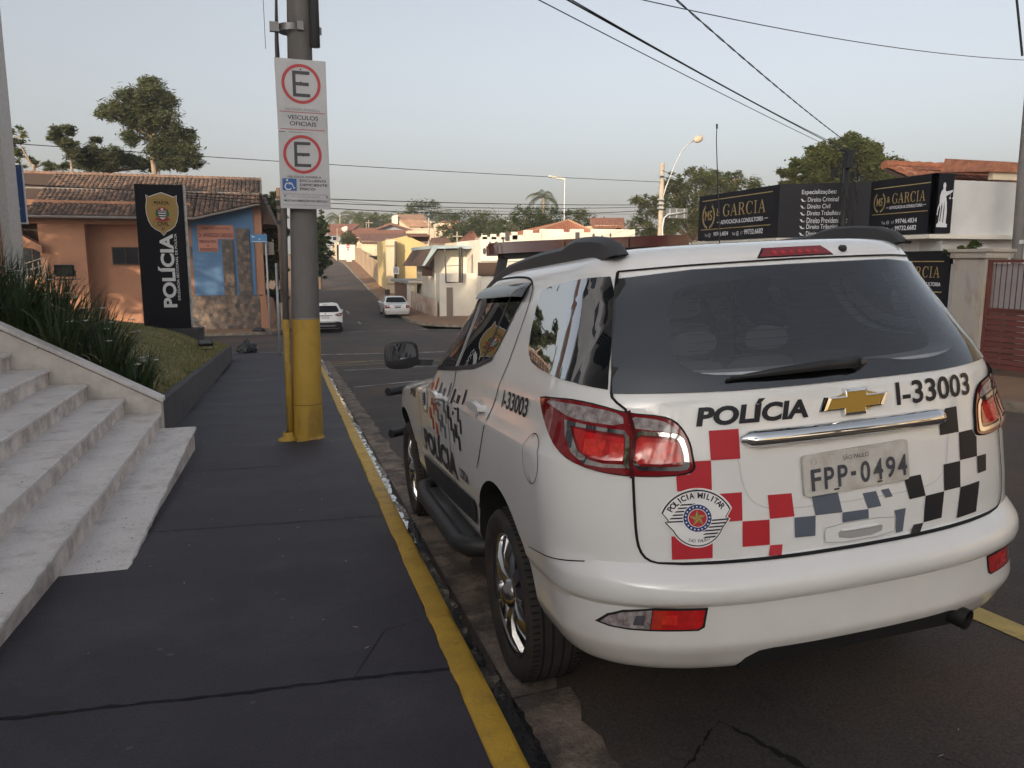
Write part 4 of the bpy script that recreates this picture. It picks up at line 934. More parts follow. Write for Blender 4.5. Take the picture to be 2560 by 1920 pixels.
MB().b2((x0_+.1*w_, -.064, zz0+.10*h_), (x0_+.95*w_, -.0605, zz0+.16*h_)).build('rule', M_wtxt, sp_)
p = aty(700, 888, 27.8); gp = empty('sign_post', (p.x, 27.8, base(27.8)), 'thin grey sign post at the pavement corner left of the pole', 'post')
zt_ = aty(690, 658, 27.8).z-base(27.8); dx_ = aty(690, 658, 27.8).x-p.x
MB().tube([(0, 0, -.2), (dx_, 0, zt_)], .04, 10).build('post', M_galv, gp, smooth=True)
MB().box((dx_+.03, .05, zt_-.42), (.03, .5, .75)).build('sign_back', mat('grey_green_metal', (.16, .19, .19), .5), gp)
p = aty(714, 823, 42.9); wp_ = empty('wooden_pole', (p.x, 42.9, base(42.9)), 'brown wooden utility pole with a pale foot right of the house', 'pole')
tp = aty(697, 470, 42.9); MB().tube([(0, 0, 1.4), (tp.x-p.x, 0, tp.z-base(42.9))], [.20, .15], 12).build('shaft', mat('old_wood', (.13, .085, .06), .9, var=.3, vscale=4, aniso=(1, 1, .1)), wp_, smooth=True)
MB().tube([(.01, 0, -.2), (0, 0, 1.4)], [.22, .21], 12).build('foot', mat('limewash', (.30, .25, .21), .9, var=.2, vscale=3), wp_, smooth=True)
b = MB()
for k, z in enumerate((5.6, 6.2, 6.6)): b.box((tp.x*0-.03, -.2, z), (.32, .12, .16))
b.build('insulators', M_blkmetal, wp_)
M_bag = mat('black_plastic_bag', (.018, .019, .024), .32, spec=.6, bump=.6, bscale=14, bdist=.05)
def bag(px, py, y, w, d, h, seed, label, z0):
    e = aty(px, py, y); r = random.Random(seed); bm = bmesh.new(); bmesh.ops.create_icosphere(bm, subdivisions=4, radius=1)
    for v in bm.verts:
        n = v.co.normalized(); k = 1+.14*math.sin(n.x*7+seed)*math.sin(n.y*6+1)+.08*math.sin(n.z*13+n.x*9)+.05*math.sin(n.y*21+n.z*17)
        z = n.z*k; z = max(z, -.55); t = max(0, n.z)
        v.co = Vector((n.x*k*w*(1-.35*t*t), n.y*k*d*(1-.35*t*t), (z+.55)*h/1.55+(.18*h*max(0, n.z-.8)*5 if n.x < .3 else 0)))
    me = bpy.data.meshes.new('bag'); bm.to_mesh(me); bm.free(); me.polygons.foreach_set('use_smooth', [True]*len(me.polygons)); me.materials.append(M_bag)
    o = link('rubbish_bag', me); o.location = (e.x, y, z0); tag(o, label, 'rubbish bag', 'black rubbish bags'); return o
bag(618, 875, 29.9, .33, .26, .42, 2, 'large black rubbish bag at the end of the dark pavement', base(29.9)); bag(647, 828, 41.9, .32, .25, .2, 5, 'small flat black rubbish bag in front of the stone base', base(41.9))
# ================================================================== FAR STREET: WALLS AND HOUSES
M_cream = mat('cream_wall', (.62, .52, .37), .9, var=.08, vscale=.5, dirt=(.42, .32, .22), damt=.5, dscale=.35)
M_yelw = mat('yellow_wall', (.56, .43, .20), .9, var=.10, vscale=.4, dirt=(.36, .27, .15), damt=.6, dscale=.3)
M_tan = mat('tan_wall', (.40, .29, .19), .9, var=.12, vscale=.4, dirt=(.24, .16, .10), damt=.6, dscale=.4)
M_wh = mat('whitewash', (.70, .66, .58), .9, var=.06, vscale=.4, dirt=(.50, .42, .33), damt=.4, dscale=.4)
M_bgrey = mat('blue_grey_wall', (.25, .28, .32), .85, var=.15, vscale=.5, dirt=(.40, .38, .36), damt=.5, dscale=.5)
M_brgate = mat('brown_gate', (.17, .085, .055), .7, var=.1, vscale=3)
M_roof = mat('terracotta_roof', (.27, .105, .062), .9, var=.22, vscale=.8, bump=.8, bscale=3.2, aniso=(3, 1, 1), bdist=.08)
M_roofb = mat('brown_roof', (.17, .085, .06), .9, var=.22, vscale=.8, bump=.8, bscale=3.2, aniso=(3, 1, 1), bdist=.08)
M_roofp = mat('pale_roof', (.33, .19, .12), .9, var=.2, vscale=.8, bump=.6, bscale=3.2, bdist=.08)
M_fascia = mat('light_blue_fascia', (.32, .40, .43), .7)
def wall_px(parent, px0, px1, py0, py1, y, m, d=.3, name='wall', z0=None):
    a, c = aty(px0, py1, y), aty(px1, py0, y)
    return MB().b2((a.x, y, a.z if z0 is None else z0), (c.x, y+d, c.z)).build(name, m, parent)
def roof_px(parent, eave, ridge, y0, y1, m, th=.12, name='roof'):
    """eave=(pxl,pxr,py) at y0; ridge=(pxl,pxr,py) at y1; real corrugated courses along the slope"""
    A, B = aty(eave[0], eave[2], y0), aty(eave[1], eave[2], y0); Cc, D = aty(ridge[1], ridge[2], y1), aty(ridge[0], ridge[2], y1)
    b = MB(); nx = max(6, min(90, int((B-A).length/.28))); t = Vector((0, 0, th))
    for i in range(nx*2+1):
        s = i/(nx*2); h = .05*(i % 2); b.v += [tuple(A.lerp(B, s)+Vector((0, 0, h))), tuple(D.lerp(Cc, s)+Vector((0, 0, h)))]
    for i in range(nx*2): b.f.append((2*i, 2*i+2, 2*i+3, 2*i+1)); b.m.append(0)
    o = len(b.v); b.v += [tuple(p-t) for p in (A, B, Cc, D)]; n2 = nx*4
    b.f += [(o+3, o+2, o+1, o), (o, o+1, n2, 0), (o+1, o+2, n2+1, n2), (o+3, o, 0, 1)]; b.m += [0]*4
    return b.build(name, m, parent)
def house(name, label, cat='house', group=None): return empty(name, (0, 0, 0), label, cat, group)
def W(h, px0, px1, py0, py1, y, m=M_dkwin, nm='window'): return wall_px(h, px0, px1, py0, py1, y, m, .05, nm)

# long tan wall along the right of the far street, stepped panels
tw = house('boundary_wall', 'long stepped tan wall climbing beside the far pavement', 'wall')
px_ = linspace(951, 887, 8)
for k in range(7):
    y0 = 75.5+(113.8-75.5)*k/7; y1 = 75.5+(113.8-75.5)*(k+1)/7; xa_, xb_ = 9.95+(y0-75.5)*.0355, 9.95+(y1-75.5)*.0355; ztop = base((y0+y1)/2)+2.0+.1*(k % 2)
    MB().hexa([(xa_, y0+.01, base(y0)-.4), (xa_+.2, y0+.01, base(y0)-.4), (xb_+.2, y1, base(y1)-.4), (xb_, y1, base(y1)-.4), (xa_, y0+.01, ztop-.12), (xa_+.2, y0+.01, ztop-.12), (xb_+.2, y1, ztop+.12), (xb_, y1, ztop+.12)]).build('wall_panel', M_tan, tw)
MB().b2((xa_-.1, 100, base(100)+.7), (xa_-.06, 100.7, base(100)+1.9)).build('number_plate', M_wh, tw)
# yellow gabled house with its cream gatepost
yh = house('yellow_house', 'yellow house with a blank gabled end wall on the far street')
a, c = aty(972, 690, 70.2), aty(1068, 690, 70.2); zr, zl_, za = aty(1068, 612, 70.2).z, aty(985, 600, 70.2).z, aty(1018, 589, 70.2).z; xa_ = aty(1018, 589, 70.2).x
MB().prism([(a.x, base(70)-.5), (c.x+1.5, base(70)-.5), (c.x+1.5, zr-.4), (c.x, zr), (xa_, za), (a.x, zl_)], 70.2, 78, lambda x, z, y: (x, y, z)).build('wall', M_yelw, yh, recalc=True)
roof_px(yh, (1018, 1075, 588), (1018, 1070, 600), 70.0, 78.5, M_roofb)
MB().b2((aty(1034, 640, 70).x, 70.05, base(70)), (aty(1041, 640, 70).x, 70.19, aty(1036, 630, 70).z)).build('buttress', M_yelw, yh)
gp2 = MB().b2((9.62, 69.0, base(69)-.3), (10.5, 69.7, aty(960, 600, 69.3).z)).build('tall_gatepost', M_cream); tag(gp2, 'tall cream gatepost at the end of the tan wall', 'gatepost')
b = MB()
for k in range(7): x = 9.65+.12*k; b.tube([(x, 69.3, aty(960, 600, 69.3).z), (x, 69.3, aty(960, 596, 69.3).z)], .02, 4)
b.build('spikes', M_cream, gp2)
b = MB(); b.b2((9.58, 68.95, aty(960, 613, 69).z), (10.54, 69.02, aty(960, 616, 69).z)); b.b2((9.58, 68.95, aty(960, 708, 69).z), (10.54, 69.02, aty(960, 712, 69).z)); b.build('band', M_tan, gp2)
# garage front: brown gate, slab, blue grey yard wall, low stained wall
gr = house('garage_front', 'low garage front with a brown gate and flat grey slab', 'garage')
def along(nm, y0, y1, z0, z1, m, x0=9.55, th=.12, par=gr, s=.012):
    return MB().hexa([(x0, y0, base(y0)+z0), (x0+th, y0, base(y0)+z0), (x0+th-(y0-y1)*-s, y1, base(y1)+z0), (x0-(y0-y1)*-s, y1, base(y1)+z0), (x0, y0, z1), (x0+th, y0, z1), (x0+th-(y0-y1)*-s, y1, z1), (x0-(y0-y1)*-s, y1, z1)]).build(nm, m, par)
zg = aty(985, 704, 65).z
for k in range(5):
    along('gate_panel', 58.6+k*1.38, 58.6+k*1.38+1.34, -.05, zg-.05-.06*(k % 2), M_brgate, x0=9.72, s=0)
MB().b2((9.62, 57.9, base(58)-.2), (10.1, 58.5, aty(1028, 704, 58).z)).build('gatepost', M_wh, gr)
MB().b2((9.5, 57.8, zg+.02), (17, 66, zg+.24)).build('slab', mat('grey_slab', (.30, .31, .30), .85, var=.12, vscale=.5), gr)
b = MB(); b.tube([(9.62, 57.7, zg+.12), (13, 57.7, zg+.1)], .12, 8); b.build('gutter_pipe', M_wh, gr)
MB().b2((12.4, 57.2, -2.2), (17, 57.5, zg-.05)).build('yard_wall', M_bgrey, gr)
lw = MB().hexa([(9.75, 57.6, base(57)-.3), (9.95, 57.6, base(57)-.3), (10.3, 50.4, base(50)-.3), (10.1, 50.4, base(50)-.3), (9.75, 57.6, base(57)+1.25), (9.95, 57.6, base(57)+1.25), (10.3, 50.4, base(50)+.98), (10.1, 50.4, base(50)+.98)]).build('low_wall', mat('stained_pink_wall', (.50, .33, .25), .9, var=.15, vscale=.7, color2=(.62, .55, .47), dirt=(.22, .14, .10), damt=.8, dscale=.9, dlo=.4, dhi=.65)); tag(lw, 'low stained pinkish wall beside the parked sedan', 'wall')
# white corner house: lower wall, gabled eave, tall crenellated parapet
wc = house('white_corner_house', 'sunlit white corner building with a crenellated parapet')
z_low = aty(1120, 684, 50.3).z
MB().b2((10.45, 50.3, -2.4), (14.2, 51.5, z_low)).build('wall', M_wh, wc)
MB().b2((10.9, 50.22, base(50)), (11.3, 50.29, base(50)+1.9)).build('door_post', mat('weathered_post', (.20, .16, .13), .9), wc)
W(wc, 1056, 1081, 668, 690, 53, M_eave, 'shaded_opening')
MB().b2((aty(1086, 650, 53).x, 53, -2), (aty(1175, 650, 53).x, 60, aty(1130, 625, 53).z)).build('wall', M_wh, wc)
A, B, Cc = aty(1056, 661, 51.5), aty(1078, 614, 52.5), aty(1160, 617, 52.5)
MB().hexa([(A.x, 51.5, A.z-.12), (A.x+.35, 51.5, A.z-.12), (A.x+.5, 60, A.z-.12), (A.x, 60, A.z-.12), (B.x-.05, 51.5, B.z-.2), (B.x+.35, 51.5, B.z-.2), (B.x+.5, 60, B.z-.2), (B.x, 60, B.z-.2)]).build('gable_slope', M_eave, wc)
MB().hexa([(A.x-.04, 51.35, A.z-.1), (A.x+.12, 51.35, A.z-.1), (A.x+.12, 51.49, A.z-.1), (A.x-.04, 51.49, A.z-.1), (B.x-.1, 51.35, B.z-.05), (B.x+.15, 51.35, B.z-.25), (B.x+.15, 51.49, B.z-.25), (B.x-.1, 51.49, B.z-.05)]).build('fascia', M_fascia, wc)
MB().b2((B.x-.1, 51.3, B.z-.22), (Cc.x+.6, 60, B.z)).build('eave_slab', M_fascia, wc)
ytp = 49.0
def zt7(py, px=1400): return aty(px, py, ytp).z
x0_ = aty(1202, 600, ytp).x; x1_ = aty(1588, 600, ytp).x
ztop = zt7(582)
# parapet: low run then raised blocks
MB().b2((x0_, ytp, -2.4), (x1_, ytp+7, zt7(600))).build('wall', M_wh, wc)
def merlon(p0, p1, py, nm='merlon'):
    a, c = aty(p0, py, ytp).x, aty(p1, py, ytp).x; MB().b2((a, ytp+.002, zt7(601)), (c, ytp+.35, zt7(py))).build(nm, M_wh, wc)
for p0, p1, py in ((1202, 1262, 594), (1206, 1218, 590), (1229, 1241, 587), (1253, 1266, 584), (1263, 1284, 590), (1281, 1294, 581), (1284, 1313, 589), (1312, 1332, 576), (1332, 1354, 583), (1353, 1409, 573), (1409, 1429, 580), (1429, 1460, 572), (1460, 1481, 580), (1481, 1588, 571)): merlon(p0, p1, py)
MB().b2((x0_-.02, ytp-.12, zt7(648)), (x1_, ytp-.003, zt7(653))).build('ledge', M_wh, wc)
W(wc, 1195, 1245, 656, 690, ytp-.1, M_eave, 'shaded_opening')
M_orn = mat('ornament_paint', (.07, .065, .065), .8)
for px, py, rw, rh in ((1211, 628, 5, 9), (1225, 612, 3, 9), (1241, 610, 5, 7), (1258, 602, 2, 8), (1484, 590, 4, 7), (1505, 592, 3, 5), (1526, 588, 3, 6)):
    cc_ = aty(px, py, ytp); patch('wall_ornament', circ((cc_.x, cc_.z), rw*ytp/1923, 7, rh*ytp/1923), lambda x, z: (x, ytp-.01, z), M_orn, wc, cell=9)
for px in (1443, 1268): a = aty(px, 600, ytp); MB().b2((a.x-.14, ytp-.05, zt7(603)), (a.x+.14, ytp-.003, zt7(580))).build('chimney_vent', M_orn, wc)
# hip roof and cream house behind the parapet
hp_ = house('hip_roof_house', 'house with a terracotta hip roof behind the crenellated wall')
ap = aty(1421, 551, 58); L_, R_, D_ = aty(1290, 592, 56), aty(1492, 584, 56), aty(1420, 590, 66)
b = MB(); n = 22
def fan(A, B, T, name='roof'):
    b = MB()
    for i in range(n):
        s0, s1 = i/n, (i+1)/n; p0, p1 = A.lerp(B, s0), A.lerp(B, s1); h = Vector((0, 0, .10)); m = A.lerp(B, (s0+s1)/2)+h
        b.add([p0, m, T+h*.5], [(0, 1, 2)]); b.add([m, p1, T+h*.5], [(0, 1, 2)])
    b.build(name, M_roof, hp_)
fan(L_, R_, ap); fan(R_, Vector((R_.x, 66, R_.z)), ap); fan(Vector((L_.x, 66, L_.z)), L_, ap)
MB().tube([L_, ap], .12, 6).build('hip_ridge', M_roofp, hp_); MB().tube([R_, ap], .12, 6).build('hip_ridge', M_roofp, hp_)
MB().b2((L_.x+.3, 56.3, -1), (R_.x-.3, 66, L_.z)).build('wall', M_wh, hp_)
ch = house('cream_house', 'cream house with a shallow terracotta roof left of the lamp post'); roof_px(ch, (1480, 1563, 566), (1474, 1560, 545), 66, 72, M_roof); wall_px(ch, 1488, 1560, 564, 600, 66.3, M_cream, 5); W(ch, 1540, 1552, 570, 574, 66.2)
# houses up the hill
hs = house('hill_house', 'long low house with a red roof at the top left of the far street'); roof_px(hs, (820, 868, 585), (820, 900, 560), 128, 142, M_roof); wall_px(hs, 823, 862, 584, 612, 128.4, M_bgrey, 8); wall_px(hs, 862, 868, 566, 590, 128.2, M_wh, 12, 'parapet'); W(hs, 832, 840, 592, 600, 128.3)
hs = house('hill_house', 'red roofed house just right of the long low house'); roof_px(hs, (878, 945, 600), (862, 940, 570), 124, 138, M_roof); wall_px(hs, 880, 902, 600, 625, 124.5, M_cream, 8)
hs = house('hill_house', 'wide red roofed house in the middle of the hill'); roof_px(hs, (884, 1022, 596), (880, 1018, 575), 120, 130, M_roof); wall_px(hs, 890, 1015, 594, 620, 120.5, M_cream, 8)
hs = house('hill_house', 'house with a wide dark brown ribbed roof behind the yellow gable'); roof_px(hs, (900, 1078, 605), (897, 1068, 584), 112, 120, M_roofb); wall_px(hs, 905, 960, 603, 640, 112.5, M_cream, 6); wall_px(hs, 1020, 1070, 577, 585, 121, M_cream, 2, 'parapet')
b = MB(); a, c = aty(897, 584, 112), aty(1020, 584, 112); b.b2((a.x, 111.9, a.z-.1), (c.x, 112.05, c.z+.12)); 
hs = house('gable_house', 'grey house with a low open gable on the hill'); a, c, t = aty(941, 575, 140), aty(1022, 577, 140), aty(975, 562, 140)
MB().prism([(a.x, a.z-2.5), (c.x, c.z-2.5), (c.x, c.z), (t.x, t.z), (a.x, a.z)], 140, 146, lambda x, z, y: (x, y, z)).build('wall', M_bgrey, hs, recalc=True)
MB().hexa([(a.x-.6, 139, a.z-.2), (t.x, 139, t.z-.05), (t.x, 147, t.z-.05), (a.x-.6, 147, a.z-.2), (a.x-.6, 139, a.z+.15), (t.x, 139, t.z+.35), (t.x, 147, t.z+.35), (a.x-.6, 147, a.z+.15)]).build('roof', M_roofb, hs); MB().hexa([(t.x, 139, t.z-.05), (c.x+.6, 139, c.z-.2), (c.x+.6, 147, c.z-.2), (t.x, 147, t.z-.05), (t.x, 139, t.z+.35), (c.x+.6, 139, c.z+.15), (c.x+.6, 147, c.z+.15), (t.x, 147, t.z+.35)]).build('roof', M_roofb, hs)
hs = house('two_storey_house', 'cream two storey house with stacked brown roofs on the skyline'); roof_px(hs, (1000, 1066, 550), (993, 1059, 536), 150, 156, M_roofp); roof_px(hs, (1022, 1080, 566), (998, 1066, 550), 148, 150, M_roofp); wall_px(hs, 1000, 1078, 552, 590, 150.6, M_cream, 6); wall_px(hs, 1024, 1080, 565, 600, 148.4, M_cream, 2); W(hs, 1052, 1058, 568, 571, 148.2); wall_px(hs, 989, 994, 537, 560, 151, M_wh, 5, 'wall'); wall_px(hs, 1028, 1085, 571, 600, 140, mat('block_wall', (.46, .38, .30), .9), .2, 'yard_wall')
hs = house('hill_house', 'pale house with a steep red roof right of the two storey house'); roof_px(hs, (1093, 1141, 568), (1103, 1150, 552), 135, 141, M_roof); wall_px(hs, 1098, 1145, 558, 600, 136, M_cream, 5); roof_px(hs, (1106, 1128, 574), (1108, 1126, 568), 133, 135, M_roof); W(hs, 1112, 1118, 580, 588, 135.8)
hs = house('hill_house', 'brown roofed house below the pale steep roofed house'); roof_px(hs, (1072, 1133, 612), (1078, 1120, 595), 95, 101, M_roofb); wall_px(hs, 1075, 1130, 610, 640, 95.4, M_cream, 6)
hs = house('hill_house', 'red pyramid roofed house left of the crenellated wall'); roof_px(hs, (1140, 1206, 608), (1176, 1184, 578), 78, 84, M_roof); wall_px(hs, 1143, 1200, 606, 640, 78.4, M_cream, 6)
# end walls at the top of the street and the stop sign
ew = house('end_wall', 'bright white wall closing the top of the far street', 'wall'); wall_px(ew, 843, 888, 612, 655, 119, M_wh, .3); wall_px(ew, 888, 960, 618, 640, 118, M_wh, .3)
MB().hexa([tuple(aty(842, 654, 119)), tuple(aty(847, 654, 119)), tuple(aty(828, 640, 150)), tuple(aty(826, 640, 150)), tuple(aty(842, 606, 119)), tuple(aty(847, 606, 119)), tuple(aty(828, 603, 150)), tuple(aty(826, 603, 150))]).build('wall', M_cream, ew)
p = aty(873, 652, 112.9); ss = empty('stop_sign', (p.x, 112.9, base(112.9)), 'small red stop sign on a white block at the top of the street', 'sign')
zc = aty(870, 616, 112.9).z-base(112.9); dx_ = aty(870, 616, 112.9).x-p.x
MB().box((0, 0, .4), (.7, .4, 1.4)).build('block', M_wh, ss); MB().tube([(dx_, .0, 0), (dx_, 0, zc)], .05, 6).build('post', M_galv, ss)
patch('disc', circ((dx_, zc), .29, 8), lambda x, z: (x, -.07, z), mat('stop_red', (.45, .05, .035), .5), ss, cell=9); MB().box((dx_, -.08, zc), (.4, .008, .09)).build('bar', M_wtxt, ss); MB().box((dx_, .0, zc-.45), (.2, .1, .22)).build('box', M_blkmetal, ss)
# lane parcel behind the tan wall: scrub
tree('scrub_bush', 'green scrub behind the tan boundary wall', (13.5, 96, base(96)), .6, [(0, 0, 1.3, 1.6), (2.0, -3, 1.2, 1.6), (1.2, -7, 1.0, 1.8), (3, -10, .8, 1.8), (.3, 4, 1.5, 1.4)], 4200, .3, GREEN, 31, cat='bush')
tree('scrub_bush', 'dry brown scrub behind the tan wall near the tall gatepost', (14.0, 82, base(82)-.2), .5, [(0, 0, 1.0, 1.7), (-.8, -3, .6, 1.3), (1.5, 3, 1.0, 1.6)], 2600, .3, leafmats('dry', [(.16, .11, .06), (.12, .10, .05), (.20, .14, .08)]), 32, cat='bush')
p = aty(871, 630, 120); tree('clipped_tree', 'round green tree in front of the hill roofs beside the stop sign', (p.x, 120.5, p.z), 1.2, [(0, 0, 2.1, 1.25), (.5, 0, 1.6, .9), (-.5, 0, 1.7, .9)], 3500, .26, OLIVE, 33)
# skyline palms and trees
for k, (px, py, yy, h, L, lab) in enumerate(((846, 560, 165, 9, 3.4, 'leftmost of the skyline palms above the red roofs'), (884, 560, 170, 9, 3.3, 'second skyline palm from the left'), (905, 561, 178, 9, 3.0, 'third skyline palm from the left'), (922, 561, 180, 9, 3.0, 'fourth skyline palm, beside a broad tree'), (985, 562, 160, 6, 2.6, 'small palm left of the two storey house'))):
    p = aty(px, py-8, yy); palm((p.x, yy, p.z-h+.6), h, L*1.35, lab, 40+k, OLIVE)
p = aty(1359, 500, 82); palm((p.x, 82, p.z-8), 8.2, 2.6, 'palm with drooping fronds behind the hip roof', 46, FEATH, 20)
def skyt(px, py, y, r, n, mats, seed, label, ls=.5, name='skyline_tree', extra=(), sq=.8):
    p = aty(px, py, y); foot = base(min(y, 390))
    bl = [(0, 0, p.z-foot, r, sq)]+[(dx*r, dy*r, p.z-foot+dz*r, rr*r, sq) for dx, dy, dz, rr in extra]
    return tree(name, label, (p.x, y, foot), max(1.2, (p.z-foot)-r*.9), bl, n, ls, mats, seed, tr=.25)
EX = ((-.8, 0, -.1, .6), (.8, 0, -.1, .65), (.35, .2, .35, .6), (-.4, -.2, .3, .6), (0, 0, -.45, .8))
skyt(932, 565, 185, 4.0, 3000, GREEN, 51, 'broad dark tree behind the skyline palms', .7, extra=EX); skyt(945, 562, 175, 2.6, 1600, OLIVE, 52, 'small round tree right of the skyline palms', .6, extra=EX)
skyt(1062, 549, 190, 6.0, 4200, GREEN, 53, 'wide domed tree behind the two storey house', .8, extra=EX, sq=.65); skyt(1126, 552, 190, 2.6, 1500, GREEN, 54, 'small domed tree above the steep red roof', .6, extra=EX)
skyt(1172, 570, 100, 2.9, 5200, GREEN, 55, 'round dark green tree left of the crenellated wall', .36, extra=EX); skyt(1215, 575, 120, 3.6, 4200, OLIVE, 56, 'airy olive tree behind the crenellated wall', .4, extra=EX); skyt(1250, 582, 110, 2.6, 3000, GREEN, 57, 'dark tree right of the airy olive tree', .36, extra=EX)
skyt(1325, 560, 76, 2.2, 5200, GREEN, 58, 'dense rounded tree left of the tall palm', .28, extra=EX); skyt(1390, 560, 80, 2.4, 4200, GREEN, 59, 'bushy tree right of the tall palm', .3, extra=EX); skyt(1460, 560, 84, 2.0, 3200, OLIVE, 60, 'small tree right of the hip roof', .3, extra=EX)
skyt(1106, 590, 118, 1.2, 900, GREEN, 61, 'little cypress in front of the pale hill house', .3, extra=((0, 0, .9, .7), (0, 0, -.8, .9)))
skyt(1140, 590, 112, 1.5, 1300, GREEN, 62, 'shrubby tree beside the pale hill house', .3, extra=EX)
# big trees on the right
ptree('large_tree', 'large spreading tree behind the curved street lamp', 66, (1740, 640), [(1745, 475, 52), (1685, 490, 46), (1805, 475, 48), (1862, 478, 40), (1635, 520, 38), (1608, 565, 34), (1700, 550, 52), (1780, 550, 56), (1605, 505, 24), (1905, 490, 28), (1740, 440, 28), (1672, 452, 28), (1850, 540, 50), (1660, 590, 44), (1830, 445, 22), (1780, 440, 24)], 38000, .34, OLIVE, 71, M_bark, .35, shell=.45, aspect=.32, droop=.25, z0=-1.5, tk=.2)
ptree('large_tree', 'great domed tree rising behind the black office signs', 44, (2110, 640), [(2105, 400, 58), (2045, 408, 46), (2172, 400, 48), (2112, 366, 34), (2072, 376, 30), (2152, 370, 32), (1995, 428, 36), (2228, 425, 38), (2252, 450, 26), (1962, 445, 28), (2100, 450, 60), (2010, 470, 50), (2200, 465, 50), (2185, 372, 24), (2030, 385, 22)], 42000, .24, OLIVE, 72, M_bark, .35, shell=.5, aspect=.55, z0=-1.0, tk=.2)

# ------------------------------------------------------------------ poles, lamps and gantry on the right
M_cpole = mat('pale_pole_concrete', (.36, .31, .25), .9, var=.15, vscale=3)
p = aty(1650, 600, 46.5); lp = empty('street_lamp', (p.x, 46.5, -2.0), 'curved street lamp on a short concrete pole', 'street lamp')
rel = lambda px, py, y=46.5, o=p: (aty(px, py, y).x-o.x, y-46.5, aty(px, py, y).z+2.0)
MB().tube([(0, 0, 0), rel(1656, 408)], [.20, .15], 12).build('pole', M_cpole, lp, smooth=True)
b = MB(); b.tube([rel(1656, 500, 46.3), rel(1664, 470, 46.3), rel(1688, 410, 46.3), rel(1706, 375, 46.3), rel(1722, 358, 46.3), rel(1734, 352, 46.3)], .045, 8); b.build('arm', M_galv, lp, smooth=True)
hd = rel(1746, 347, 46.3); bm = bmesh.new(); bmesh.ops.create_uvsphere(bm, u_segments=16, v_segments=10, radius=1)
for v in bm.verts: v.co = Vector((v.co.x*.34+hd[0], v.co.y*.2+hd[1], v.co.z*(.22 if v.co.z > 0 else .26)+hd[2]+v.co.x*.06))
me = bpy.data.meshes.new('head'); bm.to_mesh(me); bm.free(); me.polygons.foreach_set('use_smooth', [True]*len(me.polygons)); me.materials.append(mat('lamp_head', (.45, .36, .27), .45)); link('lamp_head', me, lp)
for py in (438, 498, 509, 520): q = rel(1652, py, 46.2); MB().box(q, (.34, .25, .10)).build('pole_fitting', M_galv, lp)
gn = empty('gantry_sign', (p.x+.25, 46.0, -2.0), 'grey back of a traffic sign on a bent arm beside the lamp pole', 'sign')
rel2 = lambda px, py, y=46.0: (aty(px, py, y).x-p.x-.25, y-46.0, aty(px, py, y).z+2.0)
MB().tube([(0, 0, 0), rel2(1656, 570), rel2(1660, 545), rel2(1670, 536), rel2(1718, 530)], .06, 8).build('arm', M_galv, gn, smooth=True)
q0, q1 = rel2(1667, 545), rel2(1721, 521); MB().b2((q0[0], .1, q0[2]), (q1[0], .14, q1[2])).build('plate', mat('sign_back_grey', (.11, .12, .12), .6), gn)
b = MB()
for px in (1676, 1693, 1712): q = rel2(px, 533); b.box((q[0], .07, q[2]), (.05, .06, .6))
b.build('braces', M_galv, gn)
p = aty(1410, 552, 75); wl_ = empty('street_lamp', (p.x, 75, p.z-5), 'thin white street lamp with a straight arm above the hip roof', 'street lamp'); q = aty(1412, 448, 75); h_ = q.z-p.z+5; q2 = aty(1368, 442, 75)
MB().tube([(0, 0, 0), (q.x-p.x, 0, h_)], .07, 8).build('pole', M_galv, wl_); MB().box((q.x-p.x-.85, 0, h_+.12), (1.75, .22, .16), M=Matrix.Rotation(.13, 3, 'Y')).build('head', M_wh, wl_)
def upole(px, py0, py1, y, label, r=.12, cross=None, z0=None, m=M_cpole):
    a, c = aty(px, py1, y), aty(px, py0, y); e = empty('utility_pole', (a.x, y, a.z), label, 'pole'); MB().tube([(0, 0, -.3), (c.x-a.x, 0, c.z-a.z)], [r, r*.75], 8).build('shaft', m, e, smooth=True)
    if cross: MB().box((c.x-a.x, -.1, c.z-a.z-.5), (cross, .1, .12)).build('crossarm', m, e)
    return e
e = upole(989, 603, 696, 66.5, 'dark slim pole carrying a white notice by the yellow wall', .13, m=mat('dark_pole', (.10, .08, .07), .9)); a, c = aty(983, 685, 66.3), aty(997, 667, 66.3)
np_ = MB().b2((a.x-e.location.x, -.2, a.z-e.location.z), (c.x-e.location.x, -.16, c.z-e.location.z)).build('notice', M_wtxt, e)
b = MB()
for k in range(5): z = a.z-e.location.z+(c.z-a.z)*(.2+.15*k); b.b2((a.x-e.location.x+.06, -.207, z), (c.x-e.location.x-.06, -.2015, z+.05))
b.build('notice_lines', M_sblk, np_)
upole(1072, 545, 620, 100, 'pale pole with a crossarm in front of the two storey house', .13, 1.6); upole(1143, 580, 618, 90, 'thin pole beside the steep roofed hill house', .1, 1.2); upole(850, 535, 570, 150, 'thin pole on the skyline among the palms', .1); upole(843, 570, 605, 125, 'thin pole in front of the long low house', .09); upole(922, 550, 570, 150, 'short pole with crossarm right of the skyline palms', .09, 1.4); upole(1205, 583, 618, 70, 'thin pole left of the crenellated wall', .08, 1.4); upole(916, 558, 572, 160, 'stub pole on the middle of the skyline', .08)
p = aty(969, 754, 60.5); tb = empty('litter_basket', (p.x, 60.5, base(60.5)), 'small dark litter basket on a post beyond the sedan', 'bin'); MB().tube([(0, 0, -.1), (0, 0, 1.0)], .03, 6).build('post', M_blkmetal, tb); MB().prism([(-.18, -.14), (.18, -.14), (.18, .14), (-.18, .14)], .75, 1.15).build('basket', mat('basket_brown', (.06, .045, .035), .8), tb)
